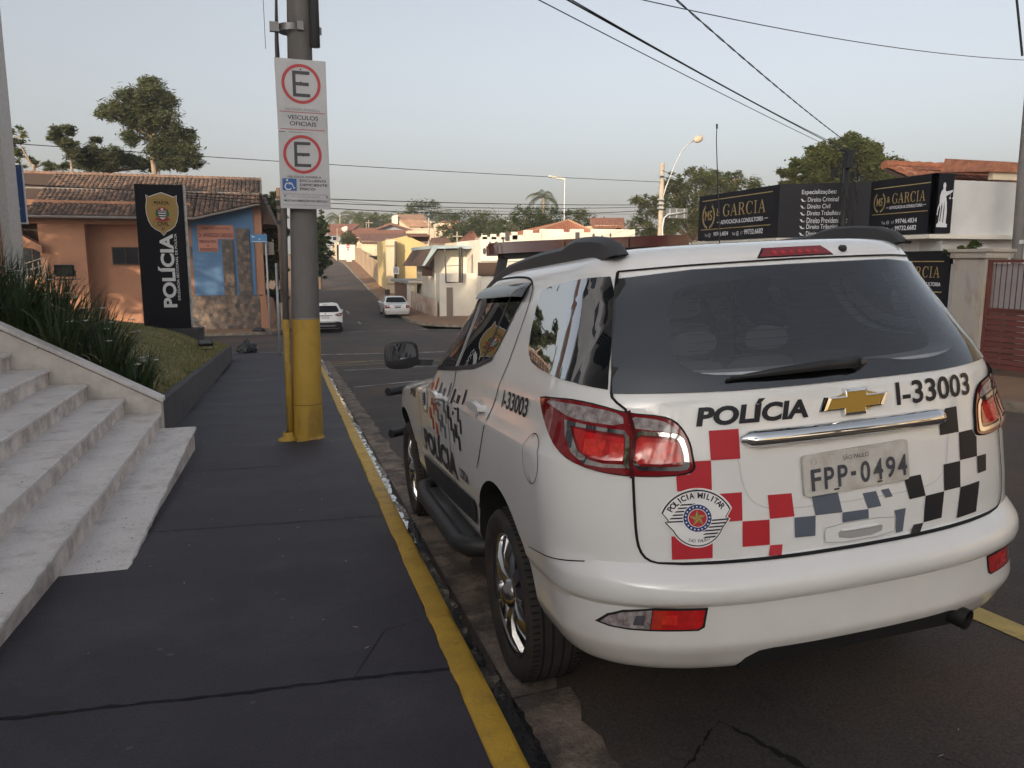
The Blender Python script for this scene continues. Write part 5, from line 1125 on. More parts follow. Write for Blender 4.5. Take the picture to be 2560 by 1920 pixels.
# empty sign frame over the white wall
sf = empty('metal_frame', (0, 0, 0), 'empty rectangular metal sign frame standing over the white wall', 'frame'); b = MB(); c4 = [aty(1115, 706, 49.9), aty(1156, 706, 49.9), aty(1157, 620, 49.9), aty(1113, 622, 49.9)]
b.tube([c4[0], c4[1], c4[2], c4[3], c4[0]], .045, 6); b.tube([aty(1151, 618, 49.9), aty(1150, 706, 49.9)], .10, 6); b.tube([aty(1114, 665, 49.9), aty(1156, 663, 49.9)], .02, 5); b.build('frame', M_blkmetal, sf)

# ================================================================== OFFICE WITH BLACK SIGNS (right)
M_sgn = mat('black_sign_face', (.012, .012, .016), .5, spec=.18); M_gd = mat('gold_foil', (.48, .33, .10), .32, metal=.6, var=.35, vscale=4, color2=(.62, .52, .30)); M_swh = mat('sign_white_print', (.66, .67, .70), .5)
M_owall = mat('office_wall', (.62, .61, .60), .85, var=.08, vscale=.8, dirt=(.45, .44, .42), damt=.4, dscale=.5)
of = empty('law_office', (0, 0, 0), 'grey street front building carrying black and gold office signs', 'building')
ZT, ZB = 3.42, 2.16
xo, yo = 11.9, 16.5; PA = Vector((11.9, 20.25, 0)); PB = Vector((11.9, 16.5, 0)); PC = Vector((13.6, 15.36, 0)); PD = Vector((13.6, 13.5, 0)); PE = Vector((14.0, 13.5, 0))
MB().prism([(12.1, 20.2), (12.1, 16.65), (13.75, 15.5), (13.8, 13.6), (20, 13.6), (20, 20.2)][::-1], -1.6, 3.3).build('wall', M_owall, of, recalc=True)
MB().prism([(11.8, 20.4), (11.8, 16.4), (13.4, 15.2), (13.4, 13.35), (20, 13.35), (20, 20.4)][::-1], 2.04, 2.13).build('ledge', M_wh, of, recalc=True)
MB().b2((13.79, 13.4, .2), (13.82, 15.2, 2.0)).build('shutter', mat('pale_shutter', (.42, .42, .42), .7), of)
for y_ in (17.4, 19.0):
    w_ = MB().b2((12.06, y_-.6, .2), (12.095, y_+.6, 1.5)).build('window', M_dkwin, of); g_ = MB()
    for k in range(9): g_.b2((12.02, y_-.6+.15*k-.012, .2), (12.05, y_-.6+.15*k+.012, 1.5))
    g_.build('window_grille', M_wh, w_)
def bigsign(P, Q, label, z0=ZB, z1=ZT, th=.10, name='office_sign'):
    d = (Q-P); L = d.length; d = d.normalized(); nrm = Vector((d.y, -d.x, 0))       # nrm faces the viewer (reading left to right P->Q)
    e = empty(name, (P.x, P.y, z0), label, 'sign')
    MB().hexa([tuple(Vector(x)) for x in ((0, 0, 0), d*L, d*L-nrm*th, -nrm*th, Vector((0, 0, z1-z0)), d*L+Vector((0, 0, z1-z0)), d*L-nrm*th+Vector((0, 0, z1-z0)), -nrm*th+Vector((0, 0, z1-z0)))]).build('panel', M_sgn, e, recalc=True)
    H_ = z1-z0
    def f(s, t, o=.006): return d*(L*s)+Vector((0, 0, H_*t))+nrm*o
    def tx(body, s0, s1, t0, t1, m=M_swh, bold=0., o=.008, sp=1.): return lettering('lettering', body, lambda s, t: f(s0+(s1-s0)*s, t0+(t1-t0)*t, o), m, e, bold=bold, spacing=sp)
    def poly(pts, m, nm='mark', o=.008, holes=()): return patch(nm, pts, lambda s, t: f(s, t, o), m, e, cell=9, holes=holes)
    return e, f, tx, poly, L, H_
def bar_(poly, s0, s1, t, h, m=M_gd): poly([(s0, t), (s1, t), (s1, t+h), (s0, t+h)], m, 'rule')
def serif_word(poly, word, s0, s1, t0, t1, m, sr=.045):
    """roman capitals drawn as outlines: thick and thin strokes with slab serifs"""
    G = {'G': 1.0, 'A': 1.0, 'R': .95, 'C': .95, 'I': .42}
    tot = sum(G[c] for c in word)+.12*(len(word)-1); u = (s1-s0)/tot; x = s0; H_ = t1-t0
    for c in word:
        w = G[c]*u; X = lambda a: x+w*a; Y = lambda b: t0+H_*b
        def q(pts): poly([(X(a), Y(b_)) for a, b_ in pts], m, 'letter')
        th = .16/G[c]; tn = .07/G[c]
        if c == 'I': q([(.5-th/2*.8, 0), (.5+th/2*.8, 0), (.5+th/2*.8, 1), (.5-th/2*.8, 1)]); q([(.05, 0), (.95, 0), (.95, .045), (.05, .045)]); q([(.05, .955), (.95, .955), (.95, 1), (.05, 1)])
        if c == 'A':
            q([(.10, .02), (.10+tn, .02), (.53, 1), (.47, 1)]); q([(.74, .02), (.92, .02), (.56, 1), (.44, 1)]); q([(.25, .32), (.72, .32), (.70, .38), (.27, .38)]); q([(0, 0), (.28, 0), (.28, .045), (0, .045)]); q([(.64, 0), (1, 0), (1, .045), (.64, .045)])
        if c == 'R':
            q([(.12, 0), (.12+th, 0), (.12+th, 1), (.12, 1)]); q([(0, 0), (.42, 0), (.42, .045), (0, .045)]); q([(0, .955), (.5, .955), (.5, 1), (0, 1)])
            o_ = [(.12+th, 1)]+[(.5+.32*math.cos(R(90-18*k)), .74+.26*math.sin(R(90-18*k))) for k in range(11)]+[(.12+th, .48), (.12+th, .54)]+[(.5+.17*math.cos(R(-90+18*k)), .74+.20*math.sin(R(-90+18*k))) for k in range(11)]+[(.12+th, .94)]
            q(o_); q([(.45, .5), (.62, .5), (1.0, 0), (.80, 0)])
        if c in 'CG':
            oc = [(.52+.50*math.cos(R(40+ (320-40)*k/26)), .5+.52*math.sin(R(40+(320-40)*k/26))) for k in range(27)]; ic = [(.55+.36*math.cos(R(322-(322-38)*k/26)), .5+.47*math.sin(R(322-(322-38)*k/26))) for k in range(27)]
            q(oc+ic); q([(.86, .70), (.92, .70), (.93, .98), (.88, .98)])
            if c == 'G': q([(.78, .06), (.94, .10), (.94, .44), (.78, .44)]); q([(.66, .42), (1.0, .42), (1.0, .46), (.66, .46)])
        x += w+.12*u
def wreath(poly, cs, ct, rw, rh, m):
    for sg in (-1, 1):
        A = [(cs+sg*rw*math.sin(R(a)), ct-rh*math.cos(R(a))) for a in range(8, 150, 9)]; B = [(cs+sg*rw*.84*math.sin(R(a)), ct-rh*.86*math.cos(R(a))) for a in range(149, 8, -9)]; poly(A+B, m, 'wreath')
        for a in range(12, 150, 13):
            c0 = (cs+sg*rw*.93*math.sin(R(a)), ct-rh*.93*math.cos(R(a))); dx, dy = sg*rw*.2*math.sin(R(a+38)), -rh*.2*math.cos(R(a+38)); poly([c0, (c0[0]+dx*.6-dy*.25*rw/rh, c0[1]+dy*.6+dx*.25*rh/rw), (c0[0]+dx*1.1, c0[1]+dy*1.1), (c0[0]+dx*.6+dy*.25*rw/rh, c0[1]+dy*.6-dx*.25*rh/rw)], m, 'leaf_mark', o=.0095)
def phone(poly, cs, ct, r, asp, m):
    poly(circ((cs, ct), r, 16, r*asp), m, 'phone_ring', holes=[circ((cs, ct), r*.78, 16, r*asp*.78)]); poly([(cs-r*.4, ct+r*asp*.4), (cs-r*.15, ct+r*asp*.35), (cs-r*.1, ct), (cs+r*.35, ct-r*asp*.15), (cs+r*.4, ct-r*asp*.4), (cs, ct-r*asp*.35), (cs-r*.4, ct)], m, 'phone_mark')
# panel along the street, far one
e, f, tx, poly, L, H_ = bigsign(PA, PB, 'far black office sign with gold wreath and GARCIA lettering')
bar_(poly, .05, .93, .875, .018); bar_(poly, .04, .92, .235, .018)
wreath(poly, .145, .54, .085, .27, M_gd); tx('MS', .095, .195, .44, .66, M_gd, .02); tx('&', .255, .30, .52, .69, M_gd, .01)
serif_word(poly, 'GARCIA', .34, .86, .50, .755, M_gd); tx('ADVOCACIA & CONSULTORIA', .315, .84, .335, .425, M_swh, .03); bar_(poly, .265, .305, .375, .015, M_swh); bar_(poly, .85, .89, .375, .015, M_swh)
tx('Tel.', .10, .145, .085, .145); phone(poly, .168, .115, .016, L/H_, M_swh); tx('99746.4834', .225, .42, .085, .18, M_swh, .02); tx('Tel.', .47, .515, .085, .145); phone(poly, .54, .115, .016, L/H_, M_swh); tx('17', .578, .605, .085, .15); tx('99732.6682', .62, .84, .085, .19, M_swh, .02)
# angled panel with the list
e, f, tx, poly, L, H_ = bigsign(PB, PC, 'angled middle black office sign listing legal specialities')
tx('Especializações:', .25, .63, .775, .88)
for k, (nm, w) in enumerate((('Direito Criminal', .335), ('Direito Cívil', .25), ('Direito Trabalhista', .375), ('Direito Previdenciário', .45), ('Direito Tributário', .36), ('Direito do Consumidor', .46))):
    t = .655-.128*k; tx(nm, .32, .32+w, t-(.02 if 'P' in nm else 0), t+.085); poly([(.24, t+.06), (.262, t+.055), (.272, t+.025), (.30, t+.012), (.302, t+.035), (.295, t), (.262, t+.005)], M_swh, 'check_mark')
# panel along the street, near one
e, f, tx, poly, L, H_ = bigsign(PC, PD, 'near black office sign with gold GARCIA and two phone numbers')
bar_(poly, .06, .95, .845, .015); bar_(poly, .05, .93, .375, .013)
wreath(poly, .165, .60, .095, .18, M_gd); tx('MS', .115, .215, .53, .68, M_gd, .02); tx('&', .285, .335, .58, .69, M_gd, .01); serif_word(poly, 'GARCIA', .37, .88, .555, .735, M_gd); tx('ADVOCACIA & CONSULTORIA', .33, .85, .46, .515, M_swh, .03); bar_(poly, .28, .32, .485, .01, M_swh); bar_(poly, .86, .90, .485, .01, M_swh)
for k, nmb in enumerate(('99746.4834', '99732.6682')):
    t = .195-.125*k; tx('Tel.', .22, .29, t, t+.05); phone(poly, .325, t+.03, .022, L/H_, M_swh); tx('17', .39, .425, t, t+.05); tx(nmb, .445, .78, t, t+.085, M_swh, .02)
# narrow end panel with the figure holding scales
e, f, tx, poly, L, H_ = bigsign(PD, PE+Vector((.12, 0, 0)), 'narrow black end panel with a white figure holding scales')
poly([(.22, .10), (.78, .10), (.78, .15), (.70, .17), (.72, .35), (.68, .52), (.62, .62), (.80, .66), (.95, .70), (.95, .73), (.78, .71), (.60, .70), (.56, .74), (.58, .80), (.54, .845), (.46, .845), (.42, .80), (.45, .74), (.36, .70), (.30, .62), (.30, .50), (.22, .42), (.20, .30), (.24, .30), (.28, .40), (.34, .48), (.36, .40), (.32, .25), (.30, .17), (.22, .15)], M_swh, 'figure')
poly([(.36, .20), (.40, .20), (.46, .45), (.42, .52)], M_sgn, 'fold_mark', o=.010); poly([(.52, .18), (.56, .18), (.58, .42), (.54, .55)], M_sgn, 'fold_mark', o=.010)
for sx in (.84, 1.0): poly([(sx-.07, .60), (sx+.05, .60), (sx+.02, .575), (sx-.04, .575)], M_swh, 'scale_pan'); poly([(sx-.012, .60), (sx+.002, .60), (sx+.002, .70), (sx-.012, .70)], M_swh, 'scale_pan')
# lower black board by the gate
e, f, tx, poly, L, H_ = bigsign(Vector((13.7, 15.2, 0)), Vector((13.7, 13.05, 0)), 'lower black board with gold lettering partly hidden by the car', z0=.1, z1=1.78, name='office_board')
bar_(poly, .06, .94, .86, .012); serif_word(poly, 'GARCIA', .40, .90, .66, .80, M_gd); tx('ADVOCACIA & CONSULTORIA', .33, .92, .55, .60, M_swh, .03); bar_(poly, .06, .94, .47, .012)
tree('ledge_plant', 'leafy plant growing on top of the wall under the ledge', (13.95, 12.95, 1.55), .1, [(0, 0, .22, .22), (.12, -.1, .3, .18), (-.1, .15, .18, .16)], 420, .13, GREEN, 81, tr=.02, cat='plant', aspect=.6)
# gatepost, gate
M_gpost = mat('stained_cream_post', (.42, .36, .29), .9, var=.12, vscale=2, color2=(.36, .35, .34), dirt=(.16, .10, .055), damt=.8, dscale=2.6, dlo=.5, dhi=.75, aniso=(1, 1, .35))
gpst = MB().b2((13.52, 12.02, -.9), (14.1, 12.75, 1.62)).build('gatepost', M_gpost); tag(gpst, 'stained cream gatepost left of the red gate', 'gatepost')
MB().b2((13.46, 11.96, 1.62), (14.16, 12.81, 1.74)).build('cap', M_gpost, gpst); MB().b2((13.42, 11.92, 1.74), (14.2, 12.85, 1.80)).build('cap', M_gpost, gpst)
MB().b2((13.75, 12.76, -.9), (13.95, 13.4, 1.5)).build('wing_wall', M_owall, gpst)
M_rust = mat('rusty_red_slat', (.155, .038, .030), .75, var=.25, vscale=3, color2=(.11, .035, .028), bump=.3, bscale=30, dirt=(.07, .035, .028), damt=.7, dscale=2.5, dlo=.5, dhi=.7); M_mesh = mat('frosted_panel', (.34, .35, .36), .6, var=.1, vscale=2)
gt = empty('red_gate', (13.62, 12, 0), 'rusty red metal gate with bars above horizontal slats', 'gate'); gt.location = (0, 0, 0)
def gl(y): return -.66-(11.98-12)*0+(-.0605)*(y-12)
for k in range(11):
    z0 = -.55+k*.108; MB().hexa([(13.60-.012*(k % 2), 8.0, z0), (13.64, 8.0, z0), (13.64, 11.95, z0), (13.60-.012*(k % 2), 11.95, z0), (13.615, 8.0, z0+.095), (13.645, 8.0, z0+.095), (13.645, 11.95, z0+.095), (13.615, 11.95, z0+.095)]).build('slat', M_rust, gt)
for k in range(32): y = 11.85-k*.12; MB().tube([(13.62, y, .62), (13.62, y, 1.53)], .011, 6).build('bar', M_rust, gt)
b = MB(); b.b2((13.59, 8, 1.53), (13.65, 11.98, 1.585)); b.b2((13.585, 11.95, -.6), (13.655, 12.01, 1.585)); b.b2((13.59, 8, .60), (13.652, 11.95, .64)); b.build('frame', M_rust, gt)
MB().b2((13.68, 8, .62), (13.70, 11.95, 1.5)).build('back_sheet', M_mesh, gt); MB().b2((13.575, 11.05, .98), (13.60, 11.12, 1.06)).build('latch_plate', M_wh, gt)
# grey neighbour wall, tiled roof, service mast
nb = empty('grey_neighbour_house', (0, 0, 0), 'grey walled house with a large terracotta tiled roof behind the red gate', 'house')
zg_ = aty(2470, 497, 14.2).z
MB().b2((14.55, 14.2, -1), (21, 16.2, zg_)).build('wall', mat('grey_panel_wall', (.34, .34, .34), .85, var=.07, vscale=1.2, dirt=(.2, .16, .12), damt=.4, dscale=1.5, aniso=(1, 1, .3)), nb)
b = MB()
for x in (15.9, 16.9): b.b2((x, 14.185, -1), (x+.012, 14.198, zg_))
b.build('panel_joint', M_frame, nb)
M_tile_saved = (M_tile, M_tilel, M_tiled)
M_tile, M_tilel, M_tiled = mat('red_tile', (.34, .125, .065), .9, var=.25, vscale=3, bump=.3, bscale=25), mat('red_tile_pale', (.42, .20, .12), .9, var=.25, vscale=3, bump=.3, bscale=25), mat('red_tile_dark', (.22, .095, .06), .9, var=.25, vscale=3, bump=.3, bscale=25)
O_ = Vector((aty(2372, 490, 16.6).x, 16.6, aty(2440, 492, 16.6).z)); exr = Vector((1, 0, 0)); eyr = Vector((0, 1, .42)).normalized()
tiled(nb, O_, exr, eyr, 16, 6, .26, .42, lambda i, j: True, 200, 9)
s = MB(); q = [O_, O_+exr*4.4, O_+exr*4.4+eyr*2.6, O_+eyr*2.6]; dz = Vector((0, 0, .1)); s.hexa([tuple(p-dz) for p in q]+[tuple(p-Vector((0, 0, .005))) for p in q]).build('roof_deck', M_eave, nb)
top = O_+eyr*2.6; b = MB()
for k in range(11): b.tube([top+exr*(.42*k)+Vector((0, 0, .06)), top+exr*(.42*(k+1.1))+Vector((0, 0, .08))], [.13, .15], 8)
b.build('ridge_tiles', M_tile, nb)['kind'] = 'stuff'
M_tile, M_tilel, M_tiled = M_tile_saved
MB().b2((O_.x+1.0, 16.2, O_.z+.42), (O_.x+2.6, 16.35, O_.z+.60)).build('vent_band', M_cream, nb); MB().hexa([(O_.x+.7, 16.1, O_.z+.60), (O_.x+3.2, 16.1, O_.z+.60), (O_.x+3.2, 17.6, O_.z+.75), (O_.x+.7, 17.6, O_.z+.75), (O_.x+1.0, 16.1, O_.z+.85), (O_.x+3.2, 16.1, O_.z+.85), (O_.x+3.2, 17.8, O_.z+1.15), (O_.x+1.0, 17.8, O_.z+1.15)]).build('dormer_tiles', mat('red_tile_mass', (.36, .14, .075), .9, var=.3, vscale=6, bump=1, bscale=6, bdist=.1), nb)
p = aty(2543, 640, 12.7); rp = empty('utility_pole', (p.x, 12.7, -.7), 'grey pole at the right edge behind the red gate', 'pole'); c = aty(2558, 425, 12.7)
MB().tube([(0, 0, -.2), (0, 0, 2.3), (c.x-p.x, 0, c.z+.7), ((c.x-p.x)*1.8, 0, 7.5)], [.115, .11, .10, .09], 12).build('shaft', mat('grey_pole', (.16, .15, .145), .9, var=.15, vscale=3), rp, smooth=True); MB().tube([(.01, 0, 2.62), (.012, 0, 2.7)], .125, 12).build('band', M_galv, rp)
ms = empty('service_mast', (12.35, 14.75, -.9), 'dark slim service mast with cable loops before the black signs', 'mast')
zm = aty(2115, 372, 14.75).z+.9
MB().tube([(0, 0, 0), (0, 0, zm)], [.07, .055], 10).build('shaft', M_blkmetal, ms, smooth=True); b = MB(); rr_ = random.Random(4)
for k in range(9):
    a0 = rr_.uniform(-.25, .25); pts = [(a0*.3, -.05, zm-.05-k*.03)]+[(a0+rr_.uniform(-.1, .1), -.08+rr_.uniform(-.06, .06), zm-.3-j*.42) for j in range(5)]+[(a0*.2, -.06, zm-2.5)]; b.tube(pts, .009, 5)
b.build('cable_loops', M_blkmetal, ms); MB().box((.0, -.02, zm-.25), (.16, .16, .34)).build('junction_box', M_blkmetal, ms); MB().box((-.33, 0, zm-.55), (.1, .1, .16)).build('junction_box', M_blkmetal, ms); MB().box((.0, -.05, zm-.05), (.5, .05, .05)).build('crossbar', M_blkmetal, ms)

# ================================================================== WIRES
M_wire = mat('cable_black', (.018, .018, .020), .6)
def wire(label, A, B, sag, r, n=24, twist=0.):
    A, B = Vector(A), Vector(B); pts = []
    for i in range(n+1): t = i/n; pts.append(A.lerp(B, t)-Vector((0, 0, sag*4*t*(1-t))))
    o = empty('wire', tuple(A), label, 'cable', 'overhead cables'); o.location = (0, 0, 0)
    b = MB()
    if twist:
        for ph in (0, math.pi):
            q = []
            m = n*6
            for i in range(m+1): t = i/m; p = A.lerp(B, t)-Vector((0, 0, sag*4*t*(1-t))); an = t*twist+ph; q.append(p+Vector((math.cos(an)*r*.8, 0, math.sin(an)*r*.8)))
            b.tube(q, r*.6, 5)
    else: b.tube(pts, r, 6)
    b.build('cable', M_wire, o); return o
mt = Vector((12.35, 14.7, zm-.9))
wire('pair of black cables running from the service mast over the car, thicker one', mt+Vector((-.1, 0, -.05)), aty(1135, -160, 5.2), .03, .008)
wire('thin black cable beside the thicker pair over the car', mt+Vector((-.1, 0, -.12)), aty(1040, -160, 5.2), .03, .005)
wire('second black cable of the pair from the service mast', mt+Vector((-.1, 0, 0)), aty(1145, -165, 5.2), .06, .006)
wire('twisted black cable rising steeply from the service mast', mt+Vector((-.05, 0, .12)), aty(1490, -180, 6.0), .06, .009, twist=90)
wire('thin wire crossing the upper right of the sky', aty(1500, -25, 14), aty(2700, 152, 22), .35, .010)
wire('highest cable across the side street behind the signs', aty(-60, 352, 36), aty(1652, 455, 46.4), .12, .016, 40)
wire('middle thick cable across the crossing', aty(-60, 455, 33), aty(1640, 512, 46.4), .25, .020, 40); wire('lower cable across the crossing', aty(400, 485, 33), aty(1645, 516, 46.4), .3, .016, 40)
wire('lowest cable sagging over the far roofs', aty(420, 490, 36), aty(1650, 524, 46.4), .5, .020, 40); wire('thin cable running over the far houses', aty(830, 500, 60), aty(1652, 535, 46.4), .3, .012, 40)
wire('cable from the lamp pole towards the large tree', aty(1655, 425, 46.4), aty(1800, 478, 40), .1, .018); wire('second cable from the lamp pole towards the black signs', aty(1655, 440, 46.4), aty(1830, 490, 40), .1, .018)
wire('loose black cable hanging at the top right corner', aty(2540, -20, 10), aty(2556, 140, 10), .0, .02)
# ================================================================== VEHICLES
class Surf:
    """car skin as stacked plan outlines: rows = (w, half width, rear v, rear corner length, front v, front corner length)"""
    def __init__(s, T, nr=2.6, nf=2.5):
        s.T = T; W_ = [r[0] for r in T]; s.fa, s.fr, s.fL, s.ff, s.fLf = [pchip(W_, [r[k] for r in T]) for k in range(1, 6)]; s.nr, s.nf = nr, nf; s.w0, s.w1 = W_[0], W_[-1]
    def S(s, t, w, off=0.):
        if off:
            p = Vector(s.S(t, w)); e = .004
            a = Vector(s.S(t+e, w))-Vector(s.S(t-e, w)); b = Vector(s.S(t, min(w+e, s.w1)))-Vector(s.S(t, max(w-e, s.w0))); n = a.cross(b)
            if n.length < 1e-12: return p
            return p+n.normalized()*off
        sg = -1 if t < 0 else 1; t = abs(t); a = s.fa(w)
        if t <= 1:
            th = t*math.pi/2; L = s.fL(w); vs = s.fr(w)+L; u = a*max(math.sin(th), 0)**(2/s.nr); v = vs-L*max(math.cos(th), 0)**(2/s.nr)
        elif t <= 2:
            v0 = s.fr(w)+s.fL(w); v1 = s.ff(w)-s.fLf(w); v = v0+(v1-v0)*(t-1); u = a
        else:
            th = (3-t)*math.pi/2; L = s.fLf(w); vs = s.ff(w)-L; u = a*max(math.sin(th), 0)**(2/s.nf); v = vs+L*max(math.cos(th), 0)**(2/s.nf)
        return (sg*u, v, w)
    def tu(s, u, w): return math.copysign(math.asin(min(1, (abs(u)/s.fa(w))**(s.nr/2)))*2/math.pi, u) if u else 1e-6
    def tv(s, v, w):
        L = s.fL(w); vs = s.fr(w)+L
        if v < vs: return math.acos(min(1, ((vs-v)/L)**(s.nr/2)))*2/math.pi
        v1 = s.ff(w)-s.fLf(w)
        if v <= v1: return 1+(v-vs)/(v1-vs)
        return 3-math.acos(min(1, ((v-v1)/s.fLf(w))**(s.nf/2)))*2/math.pi
    def rear(s, off): return lambda u, w: s.S(s.tu(u, w), w, off)
    def side(s, off, sg=-1): return lambda v, w: s.S(sg*s.tv(v, w), w, off)
    def tw(s, off, sg=1): return lambda t, w: s.S(sg*t, w, off)
    def front(s, off): return lambda u, w: s.S(math.copysign(3-math.asin(min(1, (abs(u)/s.fa(w))**(s.nf/2)))*2/math.pi, u if u else 1e-9), w, off)
    def solid(s, nw, ts, shrink=None, w0=None, w1=None):
        b = MB(); ws = nw if isinstance(nw, list) else linspace(w0 or s.w0, w1 or s.w1, nw); ring = [-t for t in ts[::-1]]+ts
        ring = [t for i, t in enumerate(ring) if not (i and abs(ring[i]-ring[i-1]) < 1e-9)]
        for w in ws:
            for t in ring[:-1]:
                p = s.S(t, w)
                if shrink: p = shrink(p)
                b.v.append(tuple(p))
        n = len(ring)-1
        for j in range(len(ws)-1):
            for i in range(n): b.f.append((j*n+i, j*n+(i+1) % n, (j+1)*n+(i+1) % n, (j+1)*n+i)); b.m.append(0)
        b.f.append(tuple(range(n-1, -1, -1))); b.f.append(tuple((len(ws)-1)*n+i for i in range(n))); b.m += [0, 0]
        return b
def boolean(ob, cutters):
    for c in cutters:
        m = ob.modifiers.new('b', 'BOOLEAN'); m.operation = 'DIFFERENCE'; m.object = c; m.solver = 'EXACT'
    bpy.context.view_layer.update()
    me = bpy.data.meshes.new_from_object(ob.evaluated_get(bpy.context.evaluated_depsgraph_get())); ob.modifiers.clear(); old = ob.data; ob.data = me; bpy.data.meshes.remove(old)
    for c in cutters: bpy.data.objects.remove(c)
def split_off(ob, name, m, pred, parent, planes=()):
    """cut along planes and move the faces chosen by pred into an object of their own"""
    bm = bmesh.new(); bm.from_mesh(ob.data)
    for co, no in planes: bmesh.ops.bisect_plane(bm, geom=bm.verts[:]+bm.edges[:]+bm.faces[:], plane_co=co, plane_no=no)
    bm.faces.ensure_lookup_table(); b2 = bm.copy(); b2.faces.ensure_lookup_table()
    keep = [f.index for f in bm.faces if pred(f.calc_center_median())]; ks = set(keep)
    bmesh.ops.delete(b2, geom=[f for f in b2.faces if f.index not in ks], context='FACES'); bmesh.ops.delete(bm, geom=[bm.faces[i] for i in keep], context='FACES')
    bm.to_mesh(ob.data); bm.free(); me = bpy.data.meshes.new(name); b2.to_mesh(me); b2.free()
    for q in ob.data.materials: me.materials.append(q)
    return link(name, me, parent)
def shade(o, ang=30):
    o.data.polygons.foreach_set('use_smooth', [True]*len(o.data.polygons)); o.data.set_sharp_from_angle(angle=R(ang))
M_paint = mat('white_car_paint', (.78, .78, .78), .30, coat=1.0, var=.02, vscale=2, dirt=(.55, .52, .49), damt=.2, dscale=2.5, dlo=.45, dhi=.8)
nt_ = M_paint.node_tree; N_ = nt_.nodes; L_ = nt_.links; bs_ = N_['Principled BSDF']      # film of red road dust on the lower panels
tc_ = N_.new('ShaderNodeTexCoord'); sx_ = N_.new('ShaderNodeSeparateXYZ'); L_.new(tc_.outputs['Object'], sx_.inputs[0]); road_dust = N_.new('ShaderNodeMapRange'); L_.new(sx_.outputs[2], road_dust.inputs[0])
for i_, v_ in ((1, .72), (2, .40), (3, 0.), (4, .55)): road_dust.inputs[i_].default_value = v_
no_ = N_.new('ShaderNodeTexNoise'); no_.inputs['Scale'].default_value = 7; no_.inputs['Detail'].default_value = 9; L_.new(tc_.outputs['Object'], no_.inputs['Vector'])
mu_ = N_.new('ShaderNodeMath'); mu_.operation = 'MULTIPLY'; L_.new(road_dust.outputs[0], mu_.inputs[0]); L_.new(no_.outputs['Fac'], mu_.inputs[1])
mx_ = N_.new('ShaderNodeMix'); mx_.data_type = 'RGBA'; L_.new(mu_.outputs[0], mx_.inputs[0]); L_.new(bs_.inputs['Base Color'].links[0].from_socket, mx_.inputs[6]); mx_.inputs[7].default_value = (.30, .20, .14, 1); L_.new(mx_.outputs[2], bs_.inputs['Base Color'])
M_inner = mat('car_inner_black', (.012, .012, .013), .85); M_trim = mat('black_plastic_trim', (.018, .018, .020), .5, bump=.1, bscale=200); M_rubber = mat('tyre_rubber', (.022, .020, .020), .82, var=.2, vscale=6, dirt=(.075, .045, .032), damt=.6, dscale=9, bump=.15, bscale=60)
M_chrome = mat('chrome', (.80, .80, .80), .05, metal=1.0); M_alloy = mat('alloy_wheel', (.45, .45, .46), .22, metal=1.0); M_alloyd = mat('alloy_dark', (.09, .09, .095), .4, metal=.6)
M_frit = mat('black_glass_band', (.008, .009, .011), .12, spec=.25); G_rear = glass('tinted_glass', (.76, .79, .82), .075, ior=1.5); G_side = glass('side_glass', (.60, .63, .64), .02, ior=1.42, gcol=.62); G_clear = glass('windscreen_glass', (.72, .75, .75), .01, ior=1.45)
M_lred = mat('lamp_red', (.20, .006, .010), .06, coat=1.0, spec=.6); M_lbright = mat('lamp_bright_red', (.48, .012, .014), .10, coat=1.0, var=.35, vscale=16); M_lclear = mat('lamp_clear', (.42, .39, .40), .08, coat=1.0, var=.45, vscale=45, color2=(.16, .12, .12)); M_ldk = mat('lamp_dark', (.07, .006, .010), .1, coat=1.0)
M_seat = mat('seat_grey', (.20, .20, .21), .8); M_cabin = mat('cabin_trim', (.36, .35, .34), .85)
V_red = mat('vinyl_red', (.47, .028, .042), .38, spec=.3); V_grey = mat('vinyl_grey', (.105, .125, .165), .38, spec=.3); V_blk = mat('vinyl_black', (.016, .017, .024), .38, spec=.3); V_or = mat('vinyl_faded_red', (.42, .07, .045), .38, spec=.3); V_wh = mat('vinyl_white', (.80, .80, .81), .38, spec=.3); V_blue = mat('vinyl_blue', (.02, .045, .19), .38, spec=.3); V_gold = mat('vinyl_gold', (.42, .31, .11), .38, spec=.3); V_gold2 = mat('vinyl_gold_dark', (.25, .17, .05), .38, spec=.3)
# ------------------------------------------------------------------ police SUV
T0 = [(.40,.80,-.88,.42,3.55,.75),(.43,.875,-.955,.44,3.62,.8),(.48,.905,-.985,.45,3.68,.8),(.53,.92,-1.008,.46,3.72,.8),(.585,.922,-1.004,.46,3.74,.8),
(.662,.926,-1.006,.47,3.76,.8),(.673,.932,-1.028,.48,3.77,.8),(.686,.934,-1.036,.48,3.77,.8),(.71,.935,-1.040,.48,3.77,.8),(.74,.94,-1.03,.48,3.77,.8),(.775,.943,-.995,.47,3.77,.8),(.80,.944,-.965,.46,3.77,.8),
(.90,.947,-.96,.46,3.76,.85),(1.0,.948,-.952,.46,3.68,.9),(1.05,.947,-.949,.46,3.45,.95),(1.09,.945,-.947,.46,2.9,.9),(1.12,.943,-.945,.46,2.3,.6),(1.15,.94,-.943,.46,2.1,.45),
(1.22,.93,-.938,.46,1.98,.4),(1.29,.91,-.93,.455,1.88,.4),(1.36,.875,-.90,.445,1.78,.38),(1.46,.825,-.835,.43,1.63,.36),(1.56,.775,-.765,.41,1.48,.34),
(1.63,.742,-.715,.39,1.36,.32),(1.67,.724,-.69,.37,1.28,.32),(1.70,.712,-.676,.36,1.19,.32),(1.725,.694,-.662,.35,1.10,.32),(1.75,.664,-.63,.34,.98,.32),(1.765,.62,-.58,.32,.86,.3),(1.775,.54,-.48,.3,.66,.28),(1.779,.40,-.30,.26,.42,.24)]
